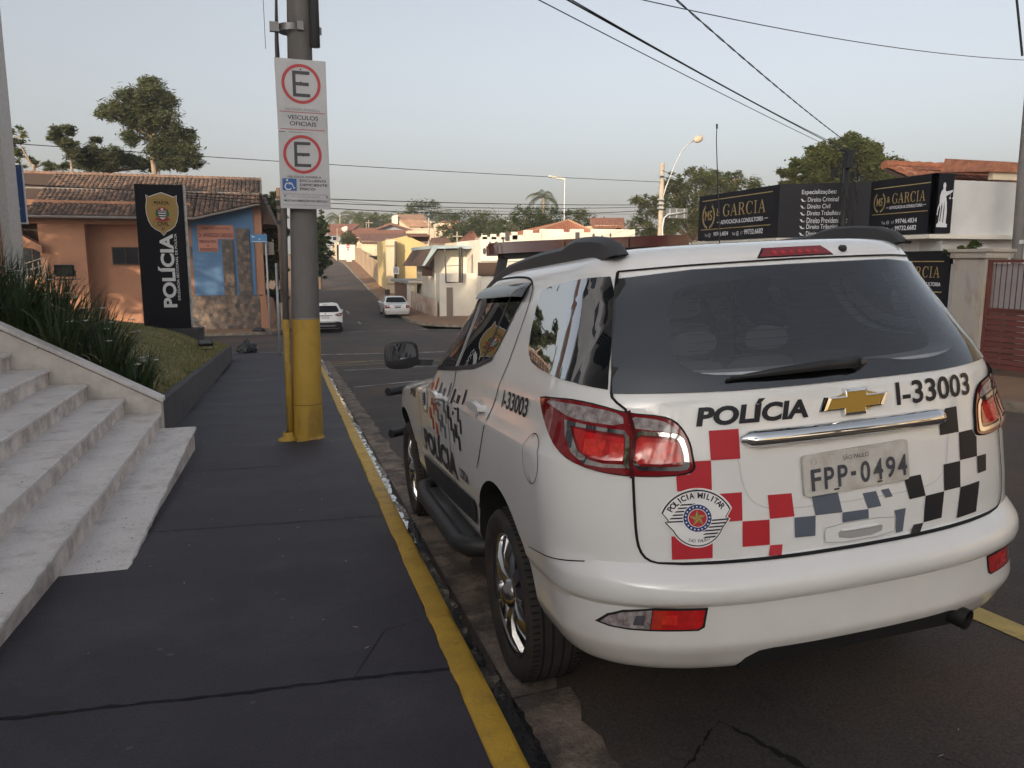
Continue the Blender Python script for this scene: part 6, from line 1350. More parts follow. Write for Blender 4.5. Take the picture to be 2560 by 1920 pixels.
T1 = [(w if w <= 1.15 else 1.15+(w-1.15)*1.081, a+.012-(.030 if w > 1.2 else .012 if w > 1.13 else 0), r, L*1.1, f_+.06, lf) for w, a, r, L, f_, lf in T0]
suv = Surf(T1)
car = empty('police_suv', (0, 0, 0), 'white police SUV with red, grey and black chequers parked at the kerb', 'car')
hd_ = R(1.2); sl_ = .0605
Vv = Vector((math.sin(hd_), math.cos(hd_), -sl_)).normalized(); Uu = Vector((math.cos(hd_), -math.sin(hd_), .047)); Uu = (Uu-Vv*Uu.dot(Vv)).normalized(); Ww = Uu.cross(Vv)
car.matrix_world = Matrix.Translation((1.872, 2.915, -.13-.0605*2.915+.047*.93)) @ Matrix((Uu, Vv, Ww)).transposed().to_4x4()
WV, WF = .12, 2.965      # axle positions
ts = [1e-6, .004, .010, .018]+linspace(.03, .97, 34)+[.98, .987, .993, .997, 1.0]+linspace(1, 2, 46)[1:]+linspace(2, 3-1e-6, 22)[1:]
wl_ = sorted(set([round(r[0], 4) for r in T1]+[round(x, 4) for x in linspace(.40, 1.829, 62)]))
wl2 = [wl_[0]]
for w in wl_[1:]:
    if w-wl2[-1] > .006: wl2.append(w)
body = suv.solid(wl2, ts).build('body', [M_paint, M_inner, M_cabin], car)
def cutter(b): o = b.build('cut', M_inner, None, recalc=True); o.matrix_world = car.matrix_world.copy(); return o
cuts = []
def shr(p): return (p[0]*.93, 1.36+(p[1]-1.36)*.955, p[2])
cuts.append(cutter(suv.solid(20, linspace(1e-6, 1, 14)+linspace(1, 2, 12)[1:]+linspace(2, 3-1e-6, 10)[1:], shr, .96, 1.775)))
for v in (WV+.02, WF):
    for sg in (-1, 1): cuts.append(cutter(MB().lathe([(0, .50*sg), (.49, .50*sg), (.49, 1.2*sg), (0, 1.2*sg)], c=(0, v, .385), axis='x', n=56)))
sideop = [[(.03, 1.68), (-.15, 1.70), (-.40, 1.705), (-.46, 1.52), (-.47, 1.42), (-.30, 1.415), (-.12, 1.44), (-.04, 1.49), (.01, 1.58)], [(.32, 1.68), (.385, 1.56), (.43, 1.47), (.49, 1.40), (.72, 1.365), (1.04, 1.335), (1.04, 1.70), (.60, 1.715)], [(1.17, 1.33), (1.98, 1.27), (1.60, 1.52), (1.32, 1.66), (1.17, 1.69)]]
for pts in sideop: cuts.append(cutter(MB().prism(smoothloop(pts, 2), -1.3, 1.3, lambda v, w, u: (u, v, w))))
cuts.append(cutter(MB().prism(smoothloop([(-.56, 1.40), (-.42, 1.385), (.42, 1.385), (.56, 1.40), (.575, 1.46), (.50, 1.64), (.44, 1.69), (-.44, 1.69), (-.50, 1.64), (-.575, 1.46)], 2), -1.3, -.1, lambda u, w, v: (u, v, w))))
cuts.append(cutter(MB().prism([(-.70, 1.24), (.70, 1.24), (.56, 1.67), (-.56, 1.67)], 1.0, 2.6, lambda u, w, v: (u, v, w))))
cuts.append(cutter(MB().prism([(-.47, .30), (-.455, .415), (-.425, .465), (-.385, .492), (-.34, .497), (.37, .497), (.405, .488), (.425, .46), (.44, .30)], -1.5, -.80, lambda u, w, v: (u, v, w))))       # valance recess in the rear bumper
orig = BVHTree.FromPolygons([v.co[:] for v in body.data.vertices], [tuple(p.vertices) for p in body.data.polygons])
boolean(body, cuts)
for p in body.data.polygons:
    h = orig.find_nearest(p.center); p.material_index = 0 if h[3] is not None and h[3] < .006 else (2 if p.center.z > .97 else 1)
bump_p = (((0, -.87, .800), (0, .133, 1)),); k_ = .133
bmp = split_off(body, 'rear_bumper', M_paint, lambda c: c.y < -.02 and c.z < .80-k_*(c.y+.87), car, bump_p)
tgt = split_off(body, 'tailgate', M_paint, lambda c: c.y < -.45 and abs(c.x) < .738 and c.z < 1.335, car, (((-.738, 0, 0), (1, 0, 0)), ((.738, 0, 0), (1, 0, 0)), ((0, 0, 1.335), (0, 0, 1))))
fd = split_off(body, 'front_fender_panel', M_paint, lambda c: c.y > 2.15, car, (((0, 2.15, 0), (0, 1, 0)),))
for o in (body, bmp, tgt, fd): shade(o, 32)
def sp(name, pts, fn, m, par=car, cell=.045, holes=()): return patch(name, pts, fn, m, par, holes=holes, cell=cell)
def seam(name, pts, fn, w, m=M_crack, par=car):
    b = MB(); n = len(pts)
    for i, (x, y) in enumerate(pts):
        a = pts[max(i-1, 0)]; c = pts[min(i+1, n-1)]; d = Vector((c[0]-a[0], c[1]-a[1])).normalized(); b.v += [tuple(fn(x-d.y*w/2, y+d.x*w/2)), tuple(fn(x+d.y*w/2, y-d.x*w/2))]
    for i in range(n-1): b.f.append((2*i, 2*i+1, 2*i+3, 2*i+2)); b.m.append(0)
    return b.build(name, m, par, smooth=True)
def dense(pts, step=.02):
    out = []
    for i in range(len(pts)-1):
        a, c = pts[i], pts[i+1]; n = max(1, int(math.hypot(c[0]-a[0], c[1]-a[1])/step)); out += [(a[0]+(c[0]-a[0])*k/n, a[1]+(c[1]-a[1])*k/n) for k in range(n)]
    return out+[pts[-1]]
def chaik(pts, it=2):
    for _ in range(it):
        q = [pts[0]]
        for i in range(len(pts)-1):
            a, b = pts[i], pts[i+1]; q += [(a[0]*.75+b[0]*.25, a[1]*.75+b[1]*.25), (a[0]*.25+b[0]*.75, a[1]*.25+b[1]*.75)]
        pts = q+[pts[-1]]
    return pts
RA = suv.rear
# rear glass: pane with black printed band
gl_out = [(-.755, 1.338), (-.40, 1.330), (.40, 1.330), (.755, 1.338), (.735, 1.42), (.655, 1.64), (.628, 1.712), (.40, 1.727), (-.40, 1.727), (-.628, 1.712), (-.655, 1.64), (-.735, 1.42)]
gl_in = smoothloop([(-.53, 1.395), (-.40, 1.375), (-.05, 1.375), (.05, 1.392), (.16, 1.392), (.26, 1.375), (.42, 1.375), (.545, 1.40), (.56, 1.47), (.50, 1.63), (.44, 1.685), (-.44, 1.685), (-.50, 1.63), (-.56, 1.47)], 2)
sp('glass_band', gl_out, RA(.0035), M_frit, holes=[gl_in]); rg_ = sp('rear_window', gl_out, RA(.0065), G_rear)
b = MB()
for k in range(9):
    w = 1.43+.026*k; q = [RA(.005)(u, w) for u in linspace(-.52+.01*k, .52-.01*k, 24)]; o = len(b.v)
    for p in q: b.v += [tuple(p), tuple(p+Vector((0, 0, .0016)))]
    for i in range(23): b.f.append((o+2*i, o+2*i+2, o+2*i+3, o+2*i+1)); b.m.append(0)
b.build('heater_lines', M_crack, rg_)
# quarter windows, door windows, both sides
quarter = [(.060, 1.693), (-.06, 1.705), (-.17, 1.715), (-.42, 1.722), (-.505, 1.722), (-.60, 1.58), (-.715, 1.37), (-.725, 1.350), (-.60, 1.369), (-.39, 1.386), (-.25, 1.397), (-.16, 1.411), (-.09, 1.435), (-.045, 1.47), (.0, 1.53), (.045, 1.62)]
rdoor = [(.285, 1.69), (.345, 1.60), (.385, 1.50), (.42, 1.43), (.47, 1.388), (.72, 1.348), (1.06, 1.318), (1.06, 1.715), (.70, 1.728), (.40, 1.722)]
fdoor = [(1.15, 1.312), (1.60, 1.285), (2.02, 1.262), (2.00, 1.285), (1.66, 1.515), (1.36, 1.675), (1.27, 1.70), (1.15, 1.712)]
for sg in (-1, 1):
    F3, F6 = suv.side(.0035, sg), suv.side(.0065, sg)
    qin = smoothloop([(.02, 1.675), (-.15, 1.69), (-.38, 1.695), (-.44, 1.52), (-.45, 1.43), (-.30, 1.425), (-.12, 1.45), (-.05, 1.49), (.0, 1.58)], 2)
    sp('window_band', quarter, F3, M_frit, holes=[qin]); sp('quarter_window', quarter, F6, G_side)
    for nm, ol in (('rear_door_window', rdoor), ('front_door_window', fdoor)):
        cxm = sum(p[0] for p in ol)/len(ol); cym = sum(p[1] for p in ol)/len(ol); inn = [(cxm+(p[0]-cxm)*.90, cym+(p[1]-cym)*.88) for p in ol]
        sp('window_band', ol, F3, M_trim, holes=[smoothloop(inn, 1)]); sp(nm, ol, F6, G_side)
    seam('window_sill', dense([(.44, 1.395), (.72, 1.338), (1.10, 1.305), (1.6, 1.272), (2.05, 1.25)]), suv.side(.007, sg), .022, M_trim)
    seam('window_divider', dense([(.60, 1.365), (.555, 1.50), (.50, 1.70)]), suv.side(.0075, sg), .028, M_trim)
    # shut lines
    seam('door_seam', dense(chaik([(1.12, 1.765), (.75, 1.773), (.42, 1.765), (.24, 1.745), (.185, 1.68), (.17, 1.50), (.165, 1.36), (.20, 1.25), (.25, 1.12), (.36, .98), (.46, .88)], 2)), suv.side(.002, sg), .009)
    seam('door_seam', dense([(1.10, 1.765), (1.105, 1.31), (1.10, .60)]), suv.side(.002, sg), .010); seam('door_seam', dense(chaik([(2.08, 1.25), (2.13, 1.1), (2.12, .60)], 1)), suv.side(.002, sg), .009)
    seam('sill_molding', dense([(.60, .625), (1.1, .60), (2.2, .565)]), suv.side(.010, sg), .13, M_trim)
    seam('bumper_seam', dense([(-.735, .79), (-.55, .762), (-.32, .727)]), suv.side(.002, sg), .004)
    # fuel flap (left), handles
    if sg < 0:
        o = sp('fuel_flap', circ((-.43, 1.088), .088, 40), suv.side(.0022, sg), M_paint); seam('flap_gap', circ((-.43, 1.088), .0885, 60)+[(-.43+.0885, 1.088)], suv.side(.0026, sg), .0035, M_crack, o)
    for vc, wc_ in ((.44, 1.178), (1.42, 1.135)):
        P = suv.side(0, sg)(vc, wc_); o = MB(); n_ = sg
        o.prism(smoothloop([(-.12, -.018), (.12, -.018), (.125, .02), (-.125, .02)], 1), .018, .042, lambda x, z, d: (P[0]+sg*d, vc+x, wc_+z)); o.box((P[0]+sg*.012, vc-.09, wc_), (.03, .035, .03)); o.box((P[0]+sg*.012, vc+.09, wc_), (.03, .035, .03))
        h = o.build('door_handle', M_paint, car, recalc=True, angle=40); MB().lathe([(0.0, sg*.03), (.013, sg*.026), (.014, 0)], c=(P[0], vc-.02, wc_-.045), axis='x', n=12).build('lock', M_chrome, h)
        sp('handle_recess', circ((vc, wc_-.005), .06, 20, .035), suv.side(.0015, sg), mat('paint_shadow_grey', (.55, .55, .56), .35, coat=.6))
    # rain visor over the rear door glass
    b = MB(); vs_ = linspace(.24, 1.10, 18); 
    for v in vs_:
        e = .6+.4*min(1, (v-.22)/.12); 
        for w, of_ in ((1.735, .004), (1.715, .022*e), (1.69, .034*e), (1.662, .040*e)): b.v.append(tuple(suv.side(of_, sg)(v, w)))
    for i in range(17):
        for k in range(3): b.f.append((i*4+k, i*4+k+1, i*4+k+5, i*4+k+4)); b.m.append(0)
    b.build('rain_visor', M_frit, car, smooth=True)
    b = MB(); vs_ = linspace(1.14, 1.95, 18)
    for v in vs_:
        wt = 1.735-(.0 if v < 1.22 else (v-1.22)*.60)
        for w, of_ in ((wt, .004), (wt-.02, .022), (wt-.05, .030)): b.v.append(tuple(suv.side(of_, sg)(v, w)))
    for i in range(17):
        for k in range(2): b.f.append((i*3+k, i*3+k+1, i*3+k+4, i*3+k+3)); b.m.append(0)
    b.build('rain_visor', M_frit, car, smooth=True)
    # roof rail
    path = [(1.35, 1.765, 1.70), (1.2, 1.80, 1.72), (.9, 1.848, 1.74), (.55, 1.866, 1.78), (.27, 1.874, 1.785), (.02, 1.873, 1.785), (-.06, 1.888, 1.78), (-.14, 1.893, 1.78), (-.28, 1.884, 1.78), (-.40, 1.868, 1.785), (-.48, 1.842, 1.79), (-.525, 1.806, 1.795)]
    b = MB()
    for v, wt, wb in path:
        hw = .028
        wm = wt-.03 if v > .02 else (wb+wt)/2
        b.v += [(sg*(.605-hw), v, wb), (sg*(.60-hw*.8), v, wt-.008), (sg*(.60-hw*.3), v, wt), (sg*(.60+hw*.5), v, wt-.003), (sg*(.605+hw), v, wt-.02), (sg*(.61+hw*1.05), v, wb)]
    n = len(path)
    for i in range(n-1):
        for k in range(5): b.f.append((i*6+k, i*6+k+1, i*6+k+7, i*6+k+6)); b.m.append(0)
    b.f += [tuple(range(6)), tuple((n-1)*6+k for k in range(5, -1, -1))]; b.m += [0, 0]
    b.build('roof_rail', mat('rail_grey_plastic', (.045, .046, .05), .55), car, recalc=True, angle=35)
    # mirror
    P = Vector((sg*1.075, 2.03, 1.345)); mol = smoothloop([(-.100, -.088), (.100, -.088), (.112, .0), (.104, .088), (-.06, .096), (-.104, .07), (-.112, -.02)], 2)
    if sg > 0: mol = [(-x, z) for x, z in mol][::-1]
    b = MB(); n = len(mol)
    for yy, kx in ((-.060, .93), (-.055, 1.0), (-.01, 1.0), (.04, .86), (.062, .55)): b.v += [(P.x+x*kx, P.y+yy, P.z+z*kx) for x, z in mol]
    for q in range(4):
        for i in range(n): b.f.append((q*n+i, q*n+(i+1) % n, (q+1)*n+(i+1) % n, (q+1)*n+i)); b.m.append(0)
    b.f += [tuple(range(n-1, -1, -1)), tuple(4*n+i for i in range(n))]; b.m += [0, 0]
    mo = b.build('side_mirror', M_trim, car, recalc=True, angle=40)
    patch('mirror_glass', [(x*.84, z*.84) for x, z in mol], lambda x, z: (P.x+x, P.y-.0625-.10*z-.01*sg*x, P.z+z), mat('mirror_silver', (.30, .31, .32), .03, metal=1.0), mo, cell=9)
    MB().hexa([(sg*.88, 2.0, 1.262), (sg*1.02, 2.0, 1.275), (sg*1.02, 2.07, 1.275), (sg*.88, 2.10, 1.262), (sg*.86, 2.0, 1.30), (sg*1.02, 2.0, 1.315), (sg*1.02, 2.07, 1.315), (sg*.86, 2.10, 1.30)]).build('mirror_arm', M_trim, mo, recalc=True)
    # side step
    b = MB(); b.tube([(sg*.80, .62, .43), (sg*.97, .70, .42), (sg*1.0, .82, .415), (sg*1.0, 1.9, .415), (sg*.97, 2.12, .42), (sg*.8, 2.2, .43)], .052, 14); b.box((sg*.93, 1.36, .432), (.15, 1.1, .06)); b.build('side_step', M_trim, car, smooth=True)
    # tail lamp: layered lenses
    T4 = lambda off: suv.tw(off, sg)
    lamp = [(1.01, 1.305), (.88, 1.312), (.771, 1.312), (.66, 1.30), (.55, 1.276), (.44, 1.265), (.40, 1.248), (.375, 1.22), (.353, 1.183), (.334, 1.125), (.330, 1.10), (.345, 1.084), (.40, 1.079), (.511, 1.083), (.58, 1.09), (.648, 1.102), (.749, 1.127), (.82, 1.15), (.872, 1.175), (.93, 1.212), (.975, 1.25), (1.0, 1.283)]
    lamp = smoothloop(lamp, 1); tl_ = sp('tail_lamp', lamp, T4(.010), M_lred, cell=.03); cen = (.62, 1.19)
    sp('lamp_gasket', [(cen[0]+(p[0]-cen[0])*1.025, cen[1]+(p[1]-cen[1])*1.045) for p in lamp], T4(.004), M_crack, tl_)
    sp('clear_lens', smoothloop([(.985, 1.300), (.824, 1.304), (.66, 1.292), (.565, 1.274), (.555, 1.236), (.707, 1.249), (.80, 1.26), (.87, 1.28)], 1), T4(.0115), M_lclear, tl_, cell=.03); sp('clear_lens', smoothloop([(.54, 1.268), (.455, 1.257), (.415, 1.243), (.392, 1.222), (.382, 1.208), (.45, 1.220), (.535, 1.231)], 1), T4(.0115), M_lclear, tl_, cell=.03)
    fo = [(.815, 1.25), (.70, 1.238), (.552, 1.223), (.530, 1.20), (.512, 1.106), (.60, 1.108), (.67, 1.116), (.742, 1.145), (.795, 1.198)]; fi = [(.775, 1.232), (.70, 1.226), (.552, 1.210), (.545, 1.20), (.53, 1.118), (.60, 1.120), (.655, 1.128), (.715, 1.152), (.757, 1.20)]
    sp('chrome_surround', fo, T4(.013), M_chrome, tl_, cell=.03, holes=[fi]); sp('red_lens', [(.757, 1.224), (.70, 1.216), (.548, 1.199), (.535, 1.128), (.60, 1.128), (.65, 1.135), (.705, 1.156), (.742, 1.198)], T4(.0125), M_lbright, tl_, cell=.03)
    fo = smoothloop([(.528, 1.225), (.423, 1.213), (.373, 1.205), (.349, 1.15), (.339, 1.108), (.350, 1.092), (.407, 1.094), (.505, 1.10)], 1); fi = smoothloop([(.519, 1.210), (.41, 1.200), (.383, 1.193), (.362, 1.15), (.353, 1.115), (.365, 1.106), (.41, 1.107), (.500, 1.113)], 1)
    sp('chrome_surround', fo, T4(.013), M_chrome, tl_, cell=.03, holes=[fi]); sp('red_lens', [(.512, 1.203), (.40, 1.190), (.378, 1.175), (.362, 1.121), (.41, 1.116), (.498, 1.121)], T4(.0125), M_lbright, tl_, cell=.03)
    for k_2, (ta, wa, tb_, wb_) in enumerate(((.70, 1.195, .61, 1.140), (.595, 1.185, .545, 1.135), (.485, 1.185, .39, 1.128))):
        sp('reflector', [(ta, wa), (tb_, wa-.004), (tb_+.004, wb_), (ta-.012, wb_+.004)], T4(.0135), mat('lamp_glow_red', (.62, .03, .02), .12, coat=1.0, var=.3, vscale=60), tl_, cell=.03)
    seam('lamp_split', dense([(.545, 1.285), (.512, 1.20), (.505, 1.075)]), T4(.0145), .013, M_ldk, tl_)
    # bumper fog and reversing lamps
    fr_ = RA(.004); fm = lambda pts: [(sg*abs(u), w) for u, w in pts]
    fg = sp('fog_lamp', fm([(-.713, .652), (-.562, .650), (-.572, .598), (-.586, .588), (-.722, .588)]), fr_, M_lbright, cell=.02); sp('clear_lens', fm([(-.852, .598), (-.831, .622), (-.794, .640), (-.716, .652), (-.725, .588), (-.781, .588), (-.829, .591)]), fr_, M_lclear, fg, cell=.02)
    sp('lamp_gasket', fm([(-.865, .594), (-.835, .628), (-.795, .647), (-.71, .659), (-.553, .657), (-.565, .592), (-.584, .581), (-.722, .581), (-.781, .581), (-.832, .585)]), RA(.002), M_crack, fg)
    sp('reflector', fm([(-.69, .636), (-.645, .636), (-.648, .604), (-.69, .604)]), RA(.0055), MATS['lamp_glow_red'], fg); sp('reflector', fm([(-.76, .632), (-.735, .634), (-.74, .60), (-.77, .60)]), RA(.0055), M_chrome, fg)
    # mud flap
    # wheels
    for vv in (WV, WF):
        wh = bpy.data.objects.new('wheel', None); col.objects.link(wh); wh.parent = car; wh.location = (sg*.83, vv, .378); wh.rotation_euler = (0, 0, 0 if sg > 0 else math.pi)
        prof = [(.255, .075), (.285, .105), (.325, .122), (.352, .118), (.368, .10), (.376, .07), (.378, 0), (.376, -.07), (.368, -.10), (.352, -.118), (.325, -.122), (.285, -.105), (.255, -.075)]
        MB().lathe(prof, axis='x', n=72).build('tyre', M_rubber, wh, smooth=True)
        gb = MB()
        for xg in (-.062, -.022, .022, .062): gb.lathe([(.3795, xg-.005), (.3795, xg+.005)], axis='x', n=72)
        gb.build('tread_groove', M_crack, wh, smooth=True)
        gb = MB()
        for k in range(84):
            a = 2*math.pi*k/84
            for xg in (-.088, .088): gb.hexa([(xg-.018, .3745*math.sin(a+dx), .3745*math.cos(a+dx)) for dx in (0,)]*1+[(xg+.018, .3745*math.sin(a), .3745*math.cos(a)), (xg+.018, .3745*math.sin(a+.02), .3745*math.cos(a+.02)), (xg-.018, .3745*math.sin(a+.02), .3745*math.cos(a+.02))]+[(xg-.018, .372*math.sin(a), .372*math.cos(a)), (xg+.018, .372*math.sin(a), .372*math.cos(a)), (xg+.018, .372*math.sin(a+.02), .372*math.cos(a+.02)), (xg-.018, .372*math.sin(a+.02), .372*math.cos(a+.02))])
        gb.build('tread_sipes', M_crack, wh)['kind'] = 'stuff'
        rim = MB().lathe([(.25, -.08), (.235, .02), (.248, .085), (.262, .10), (.268, .095), (.27, .08)], axis='x', n=60).build('rim', M_alloy, wh, smooth=True)
        MB().lathe([(0, .0), (.24, -.01)], axis='x', n=40).build('brake_disc', M_alloyd, wh)
        b = MB()
        for k in range(6):
            a = k*math.pi/3
            for da, wd_ in ((-.20, .045), (.20, .045)):
                pts = []
                for r_, xx, hw in ((.05, .085, .030), (.11, .105, .026), (.18, .108, .028), (.245, .088, .040)):
                    ang = a+da*(r_/.245)**.8; rd_ = Vector((0, math.sin(ang), math.cos(ang))); td = Vector((0, math.cos(ang), -math.sin(ang)))
                    pts.append([rd_*r_-td*hw+Vector((xx-.03, 0, 0)), rd_*r_-td*hw*.75+Vector((xx, 0, 0)), rd_*r_+td*hw*.75+Vector((xx, 0, 0)), rd_*r_+td*hw+Vector((xx-.03, 0, 0))])
                o = len(b.v)
                for q in pts: b.v += [tuple(p) for p in q]
                for i in range(3):
                    for kk_ in range(3): b.f.append((o+i*4+kk_, o+i*4+kk_+1, o+i*4+kk_+5, o+i*4+kk_+4)); b.m.append(0)
        b.build('spokes', M_alloy, rim, angle=30)
        MB().lathe([(0, .125), (.035, .122), (.045, .11), (.062, .105), (.065, .07)], axis='x', n=24).build('hub_cap', M_alloy, rim, smooth=True)
# tailgate details
seamL = [(.619, 1.735), (.69, 1.526), (.757, 1.343), (.760, 1.32), (.722, 1.28), (.735, 1.09), (.738, .979), (.739, .89), (.732, .84), (.712, .808), (.672, .7935), (.428, .788), (.2, .786), (0, .7855)]
sm = dense(chaik([(-u, w) for u, w in seamL], 1)+chaik(seamL, 1)[::-1]); seam('tailgate_seam', sm, RA(.0045), .008)
seam('spoiler_seam', dense([(-.62, 1.737), (-.40, 1.742), (0, 1.745), (.40, 1.742), (.62, 1.737)]), RA(.0042), .006)
# body creases on bumper: raised lips
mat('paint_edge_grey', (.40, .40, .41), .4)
MB().hexa([(-.44, -.925, .418), (.42, -.925, .418), (.42, -.70, .38), (-.44, -.70, .38), (-.40, -.962, .502), (.40, -.962, .502), (.40, -.70, .505), (-.40, -.70, .505)]).build('valance_panel', M_trim, bmp)
MB().tube([(.34, -.55, .43), (.39, -.80, .462), (.42, -.93, .462), (.44, -.985, .452)], [.033, .033, .036, .037], 16, caps=False).build('exhaust_pipe', mat('exhaust_dark', (.03, .028, .027), .55, metal=.5), car, smooth=True)
MB().lathe([(.030, 0), (.030, .12), (0, .12)], c=(.432, -.965, .457), axis='y', n=16).build('exhaust_inner', M_inner, car)
# underbody
MB().b2((-.62, -.30, .33), (.62, 3.4, .43)).build('chassis', M_inner, car); MB().tube([(-.8, WV, .33), (.8, WV, .33)], .07, 10).build('rear_axle', M_inner, car); MB().tube([(-.35, -.5, .36), (.3, -.5, .36)], .12, 12).build('muffler', M_inner, car)
# grille guard ends showing ahead of the front wheel
MB().tube([(-.6, 3.78, .93), (-.90, 3.74, .93), (-1.0, 3.66, .93)], .038, 10).build('push_bar', M_trim, car); MB().tube([(-.6, 3.78, .56), (-.90, 3.74, .56), (-1.0, 3.66, .56)], .038, 10).build('push_bar', M_trim, car)
# chrome strip, emblem, handle, plate, wiper, brake lamp
def arcbox(name, u0, u1, w0, w1, d, m, fn=lambda s: (0, 0), par=car, n=30, taper=.06):
    b = MB()
    for i in range(n+1):
        s = i/n; u = u0+(u1-u0)*s; e = min(1, min(s, 1-s)/taper); e = math.sqrt(max(0, 1-(1-e)**2)); wm = (w0+w1)/2; h = (w1-w0)/2*(.35+.65*e); dd = d*(.3+.7*e)
        q = [RA(.001)(u, wm-h), RA(dd*.75)(u, wm-h*.9), RA(dd)(u, wm-h*.3), RA(dd*.92)(u, wm+h*.35), RA(dd*.5)(u, wm+h*.9), RA(.001)(u, wm+h)]; b.v += [tuple(p) for p in q]
    for i in range(n):
        for k in range(5): b.f.append((i*6+k, i*6+k+1, i*6+k+7, i*6+k+6)); b.m.append(0)
    return b.build(name, m, par, smooth=True)
arcbox('chrome_strip', -.40, .40, 1.147, 1.203, .034, M_chrome)
bow = [(-.125, -.021), (-.047, -.021), (-.047, -.042), (.037, -.042), (.037, -.021), (.105, -.021), (.128, .021), (.047, .021), (.047, .042), (-.037, .042), (-.037, .021), (-.103, .021)]
def emb(k, off, m, nm, par): return patch(nm, [(.014+x*k[0], 1.261+y*k[1]) for x, y in bow], RA(off), m, par, cell=.03, smooth=False)
b = MB(); n = len(bow)
for off, k in ((.001, (1.07, 1.1)), (.016, (1.0, 1.0)), (.017, (.90, .80)), (.012, (.88, .76))): b.v += [tuple(RA(off)(.014+x*k[0], 1.261+y*k[1])) for x, y in bow]
for j in range(3):
    for i in range(n): b.f.append((j*n+i, j*n+(i+1) % n, (j+1)*n+(i+1) % n, (j+1)*n+i)); b.m.append(0)
eo = b.build('emblem', M_chrome, car, recalc=True); emb((.885, .77), .0125, mat('emblem_gold', (.42, .26, .045), .35, metal=.4, bump=.2, bscale=300), 'emblem_inset', eo)
hb = smoothloop([(-.125, .803), (.14, .803), (.15, .835), (.148, .866), (-.122, .866), (-.13, .835)], 1)
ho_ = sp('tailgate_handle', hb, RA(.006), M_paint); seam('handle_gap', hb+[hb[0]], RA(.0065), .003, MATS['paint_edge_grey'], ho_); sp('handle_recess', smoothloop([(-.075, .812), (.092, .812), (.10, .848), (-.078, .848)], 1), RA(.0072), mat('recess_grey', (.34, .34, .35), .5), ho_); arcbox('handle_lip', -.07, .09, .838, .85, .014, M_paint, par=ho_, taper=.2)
# number plate sits on a small bracket, slightly crooked
pc_ = Vector(RA(.012)(.006, 1.043)); e1 = Vector((math.cos(R(1.6)), 0, math.sin(R(1.6)))); e2 = Vector((-math.sin(R(1.6)), .03, math.cos(R(1.6)))); e3 = e1.cross(e2)
def pp(x, y, d=0.): return pc_+e1*x+e2*y+e3*d
M_plate = mat('plate_white', (.56, .54, .51), .55, var=.1, vscale=10, dirt=(.32, .28, .24), damt=.6, dscale=9); M_platek = mat('plate_characters', (.055, .060, .075), .55, dirt=(.3, .27, .24), damt=.5, dscale=22, dlo=.55, dhi=.7)
hw, hh = .205, .068; b = MB()
ol = smoothloop([(-hw, -hh), (hw, -hh), (hw, hh), (-hw, hh)], 0); ol = [(-hw+.012, -hh), (hw-.012, -hh), (hw-.003, -hh+.003), (hw, -hh+.012), (hw, hh-.012), (hw-.003, hh-.003), (hw-.012, hh), (-hw+.012, hh), (-hw+.003, hh-.003), (-hw, hh-.012), (-hw, -hh+.012), (-hw+.003, -hh+.003)]
b.prism(ol, -.010, 0, lambda x, y, d: pp(x, y, d)); pl_ = b.build('number_plate', M_plate, car, recalc=True)
sp('plate_rim', ol, lambda x, y: pp(x, y, .002), M_plate, pl_, holes=[[(x*.965, y*.90) for x, y in ol]], cell=9); sp('plate_band', [(-.155, .030), (.155, .030), (.155, .058), (-.155, .058)], lambda x, y: pp(x, y, .0015), M_plate, pl_, cell=9)
def ptx(s_, x0, x1, y0, y1, m=M_platek, bold=.02): lettering('lettering', s_, lambda s, t: pp(x0+(x1-x0)*s, y0+(y1-y0)*t, .003), m, pl_, bold=bold)
ptx('SÃO PAULO', -.055, .045, .034, .052, M_platek, .0)
for s_, x0 in (('F', -.178), ('P', -.128), ('P', -.076), ('0', .012), ('4', .063), ('9', .113), ('4', .160)): ptx(s_, x0-.002, x0+.036, -.052, .020)
sp('plate_dot', [(-.028, -.022), (-.008, -.022), (-.008, -.008), (-.028, -.008)], lambda x, y: pp(x, y, .003), M_platek, pl_, cell=9)
for x, y in ((-.10, .052), (.075, .052), (-.165, .043)): MB().lathe([(.010, .0), (.009, .006), (0, .008)], c=pp(x, y, .001), axis='y', n=10, M=None).build('plate_screw', M_trim, pl_)
for x in (-.085, .085): sp('plate_slot', [(x-.010, -.060), (x+.010, -.060), (x+.010, -.055), (x-.010, -.055)], lambda a_2, b_2: pp(a_2, b_2, .002), M_crack, pl_, cell=9)
# recess around the plate as soft outline
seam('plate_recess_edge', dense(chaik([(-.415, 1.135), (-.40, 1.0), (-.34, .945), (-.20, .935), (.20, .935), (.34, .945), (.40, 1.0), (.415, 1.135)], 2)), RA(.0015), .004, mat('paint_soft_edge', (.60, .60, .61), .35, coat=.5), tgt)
# wiper
wpv = Vector(RA(.012)(.042, 1.372)); b = MB(); q = [Vector(RA(.035)(.042, 1.376)), Vector(RA(.045)(-.10, 1.372)), Vector(RA(.035)(-.27, 1.368)), Vector(RA(.022)(-.41, 1.362))]
b.tube(q, [.020, .016, .012, .005], 8); b.tube([wpv, q[0]], .022, 12); wi = b.build('rear_wiper', M_trim, car, smooth=True); MB().tube([q[1]+Vector((0, .018, -.005)), q[3]+Vector((-.01, .008, -.006))], .006, 6).build('wiper_blade', M_crack, wi); MB().lathe([(0, -.012), (.012, -.010), (.013, 0)], c=q[0]+Vector((.0, -.015, 0)), axis='y', n=10).build('wiper_nut', M_alloyd, wi)
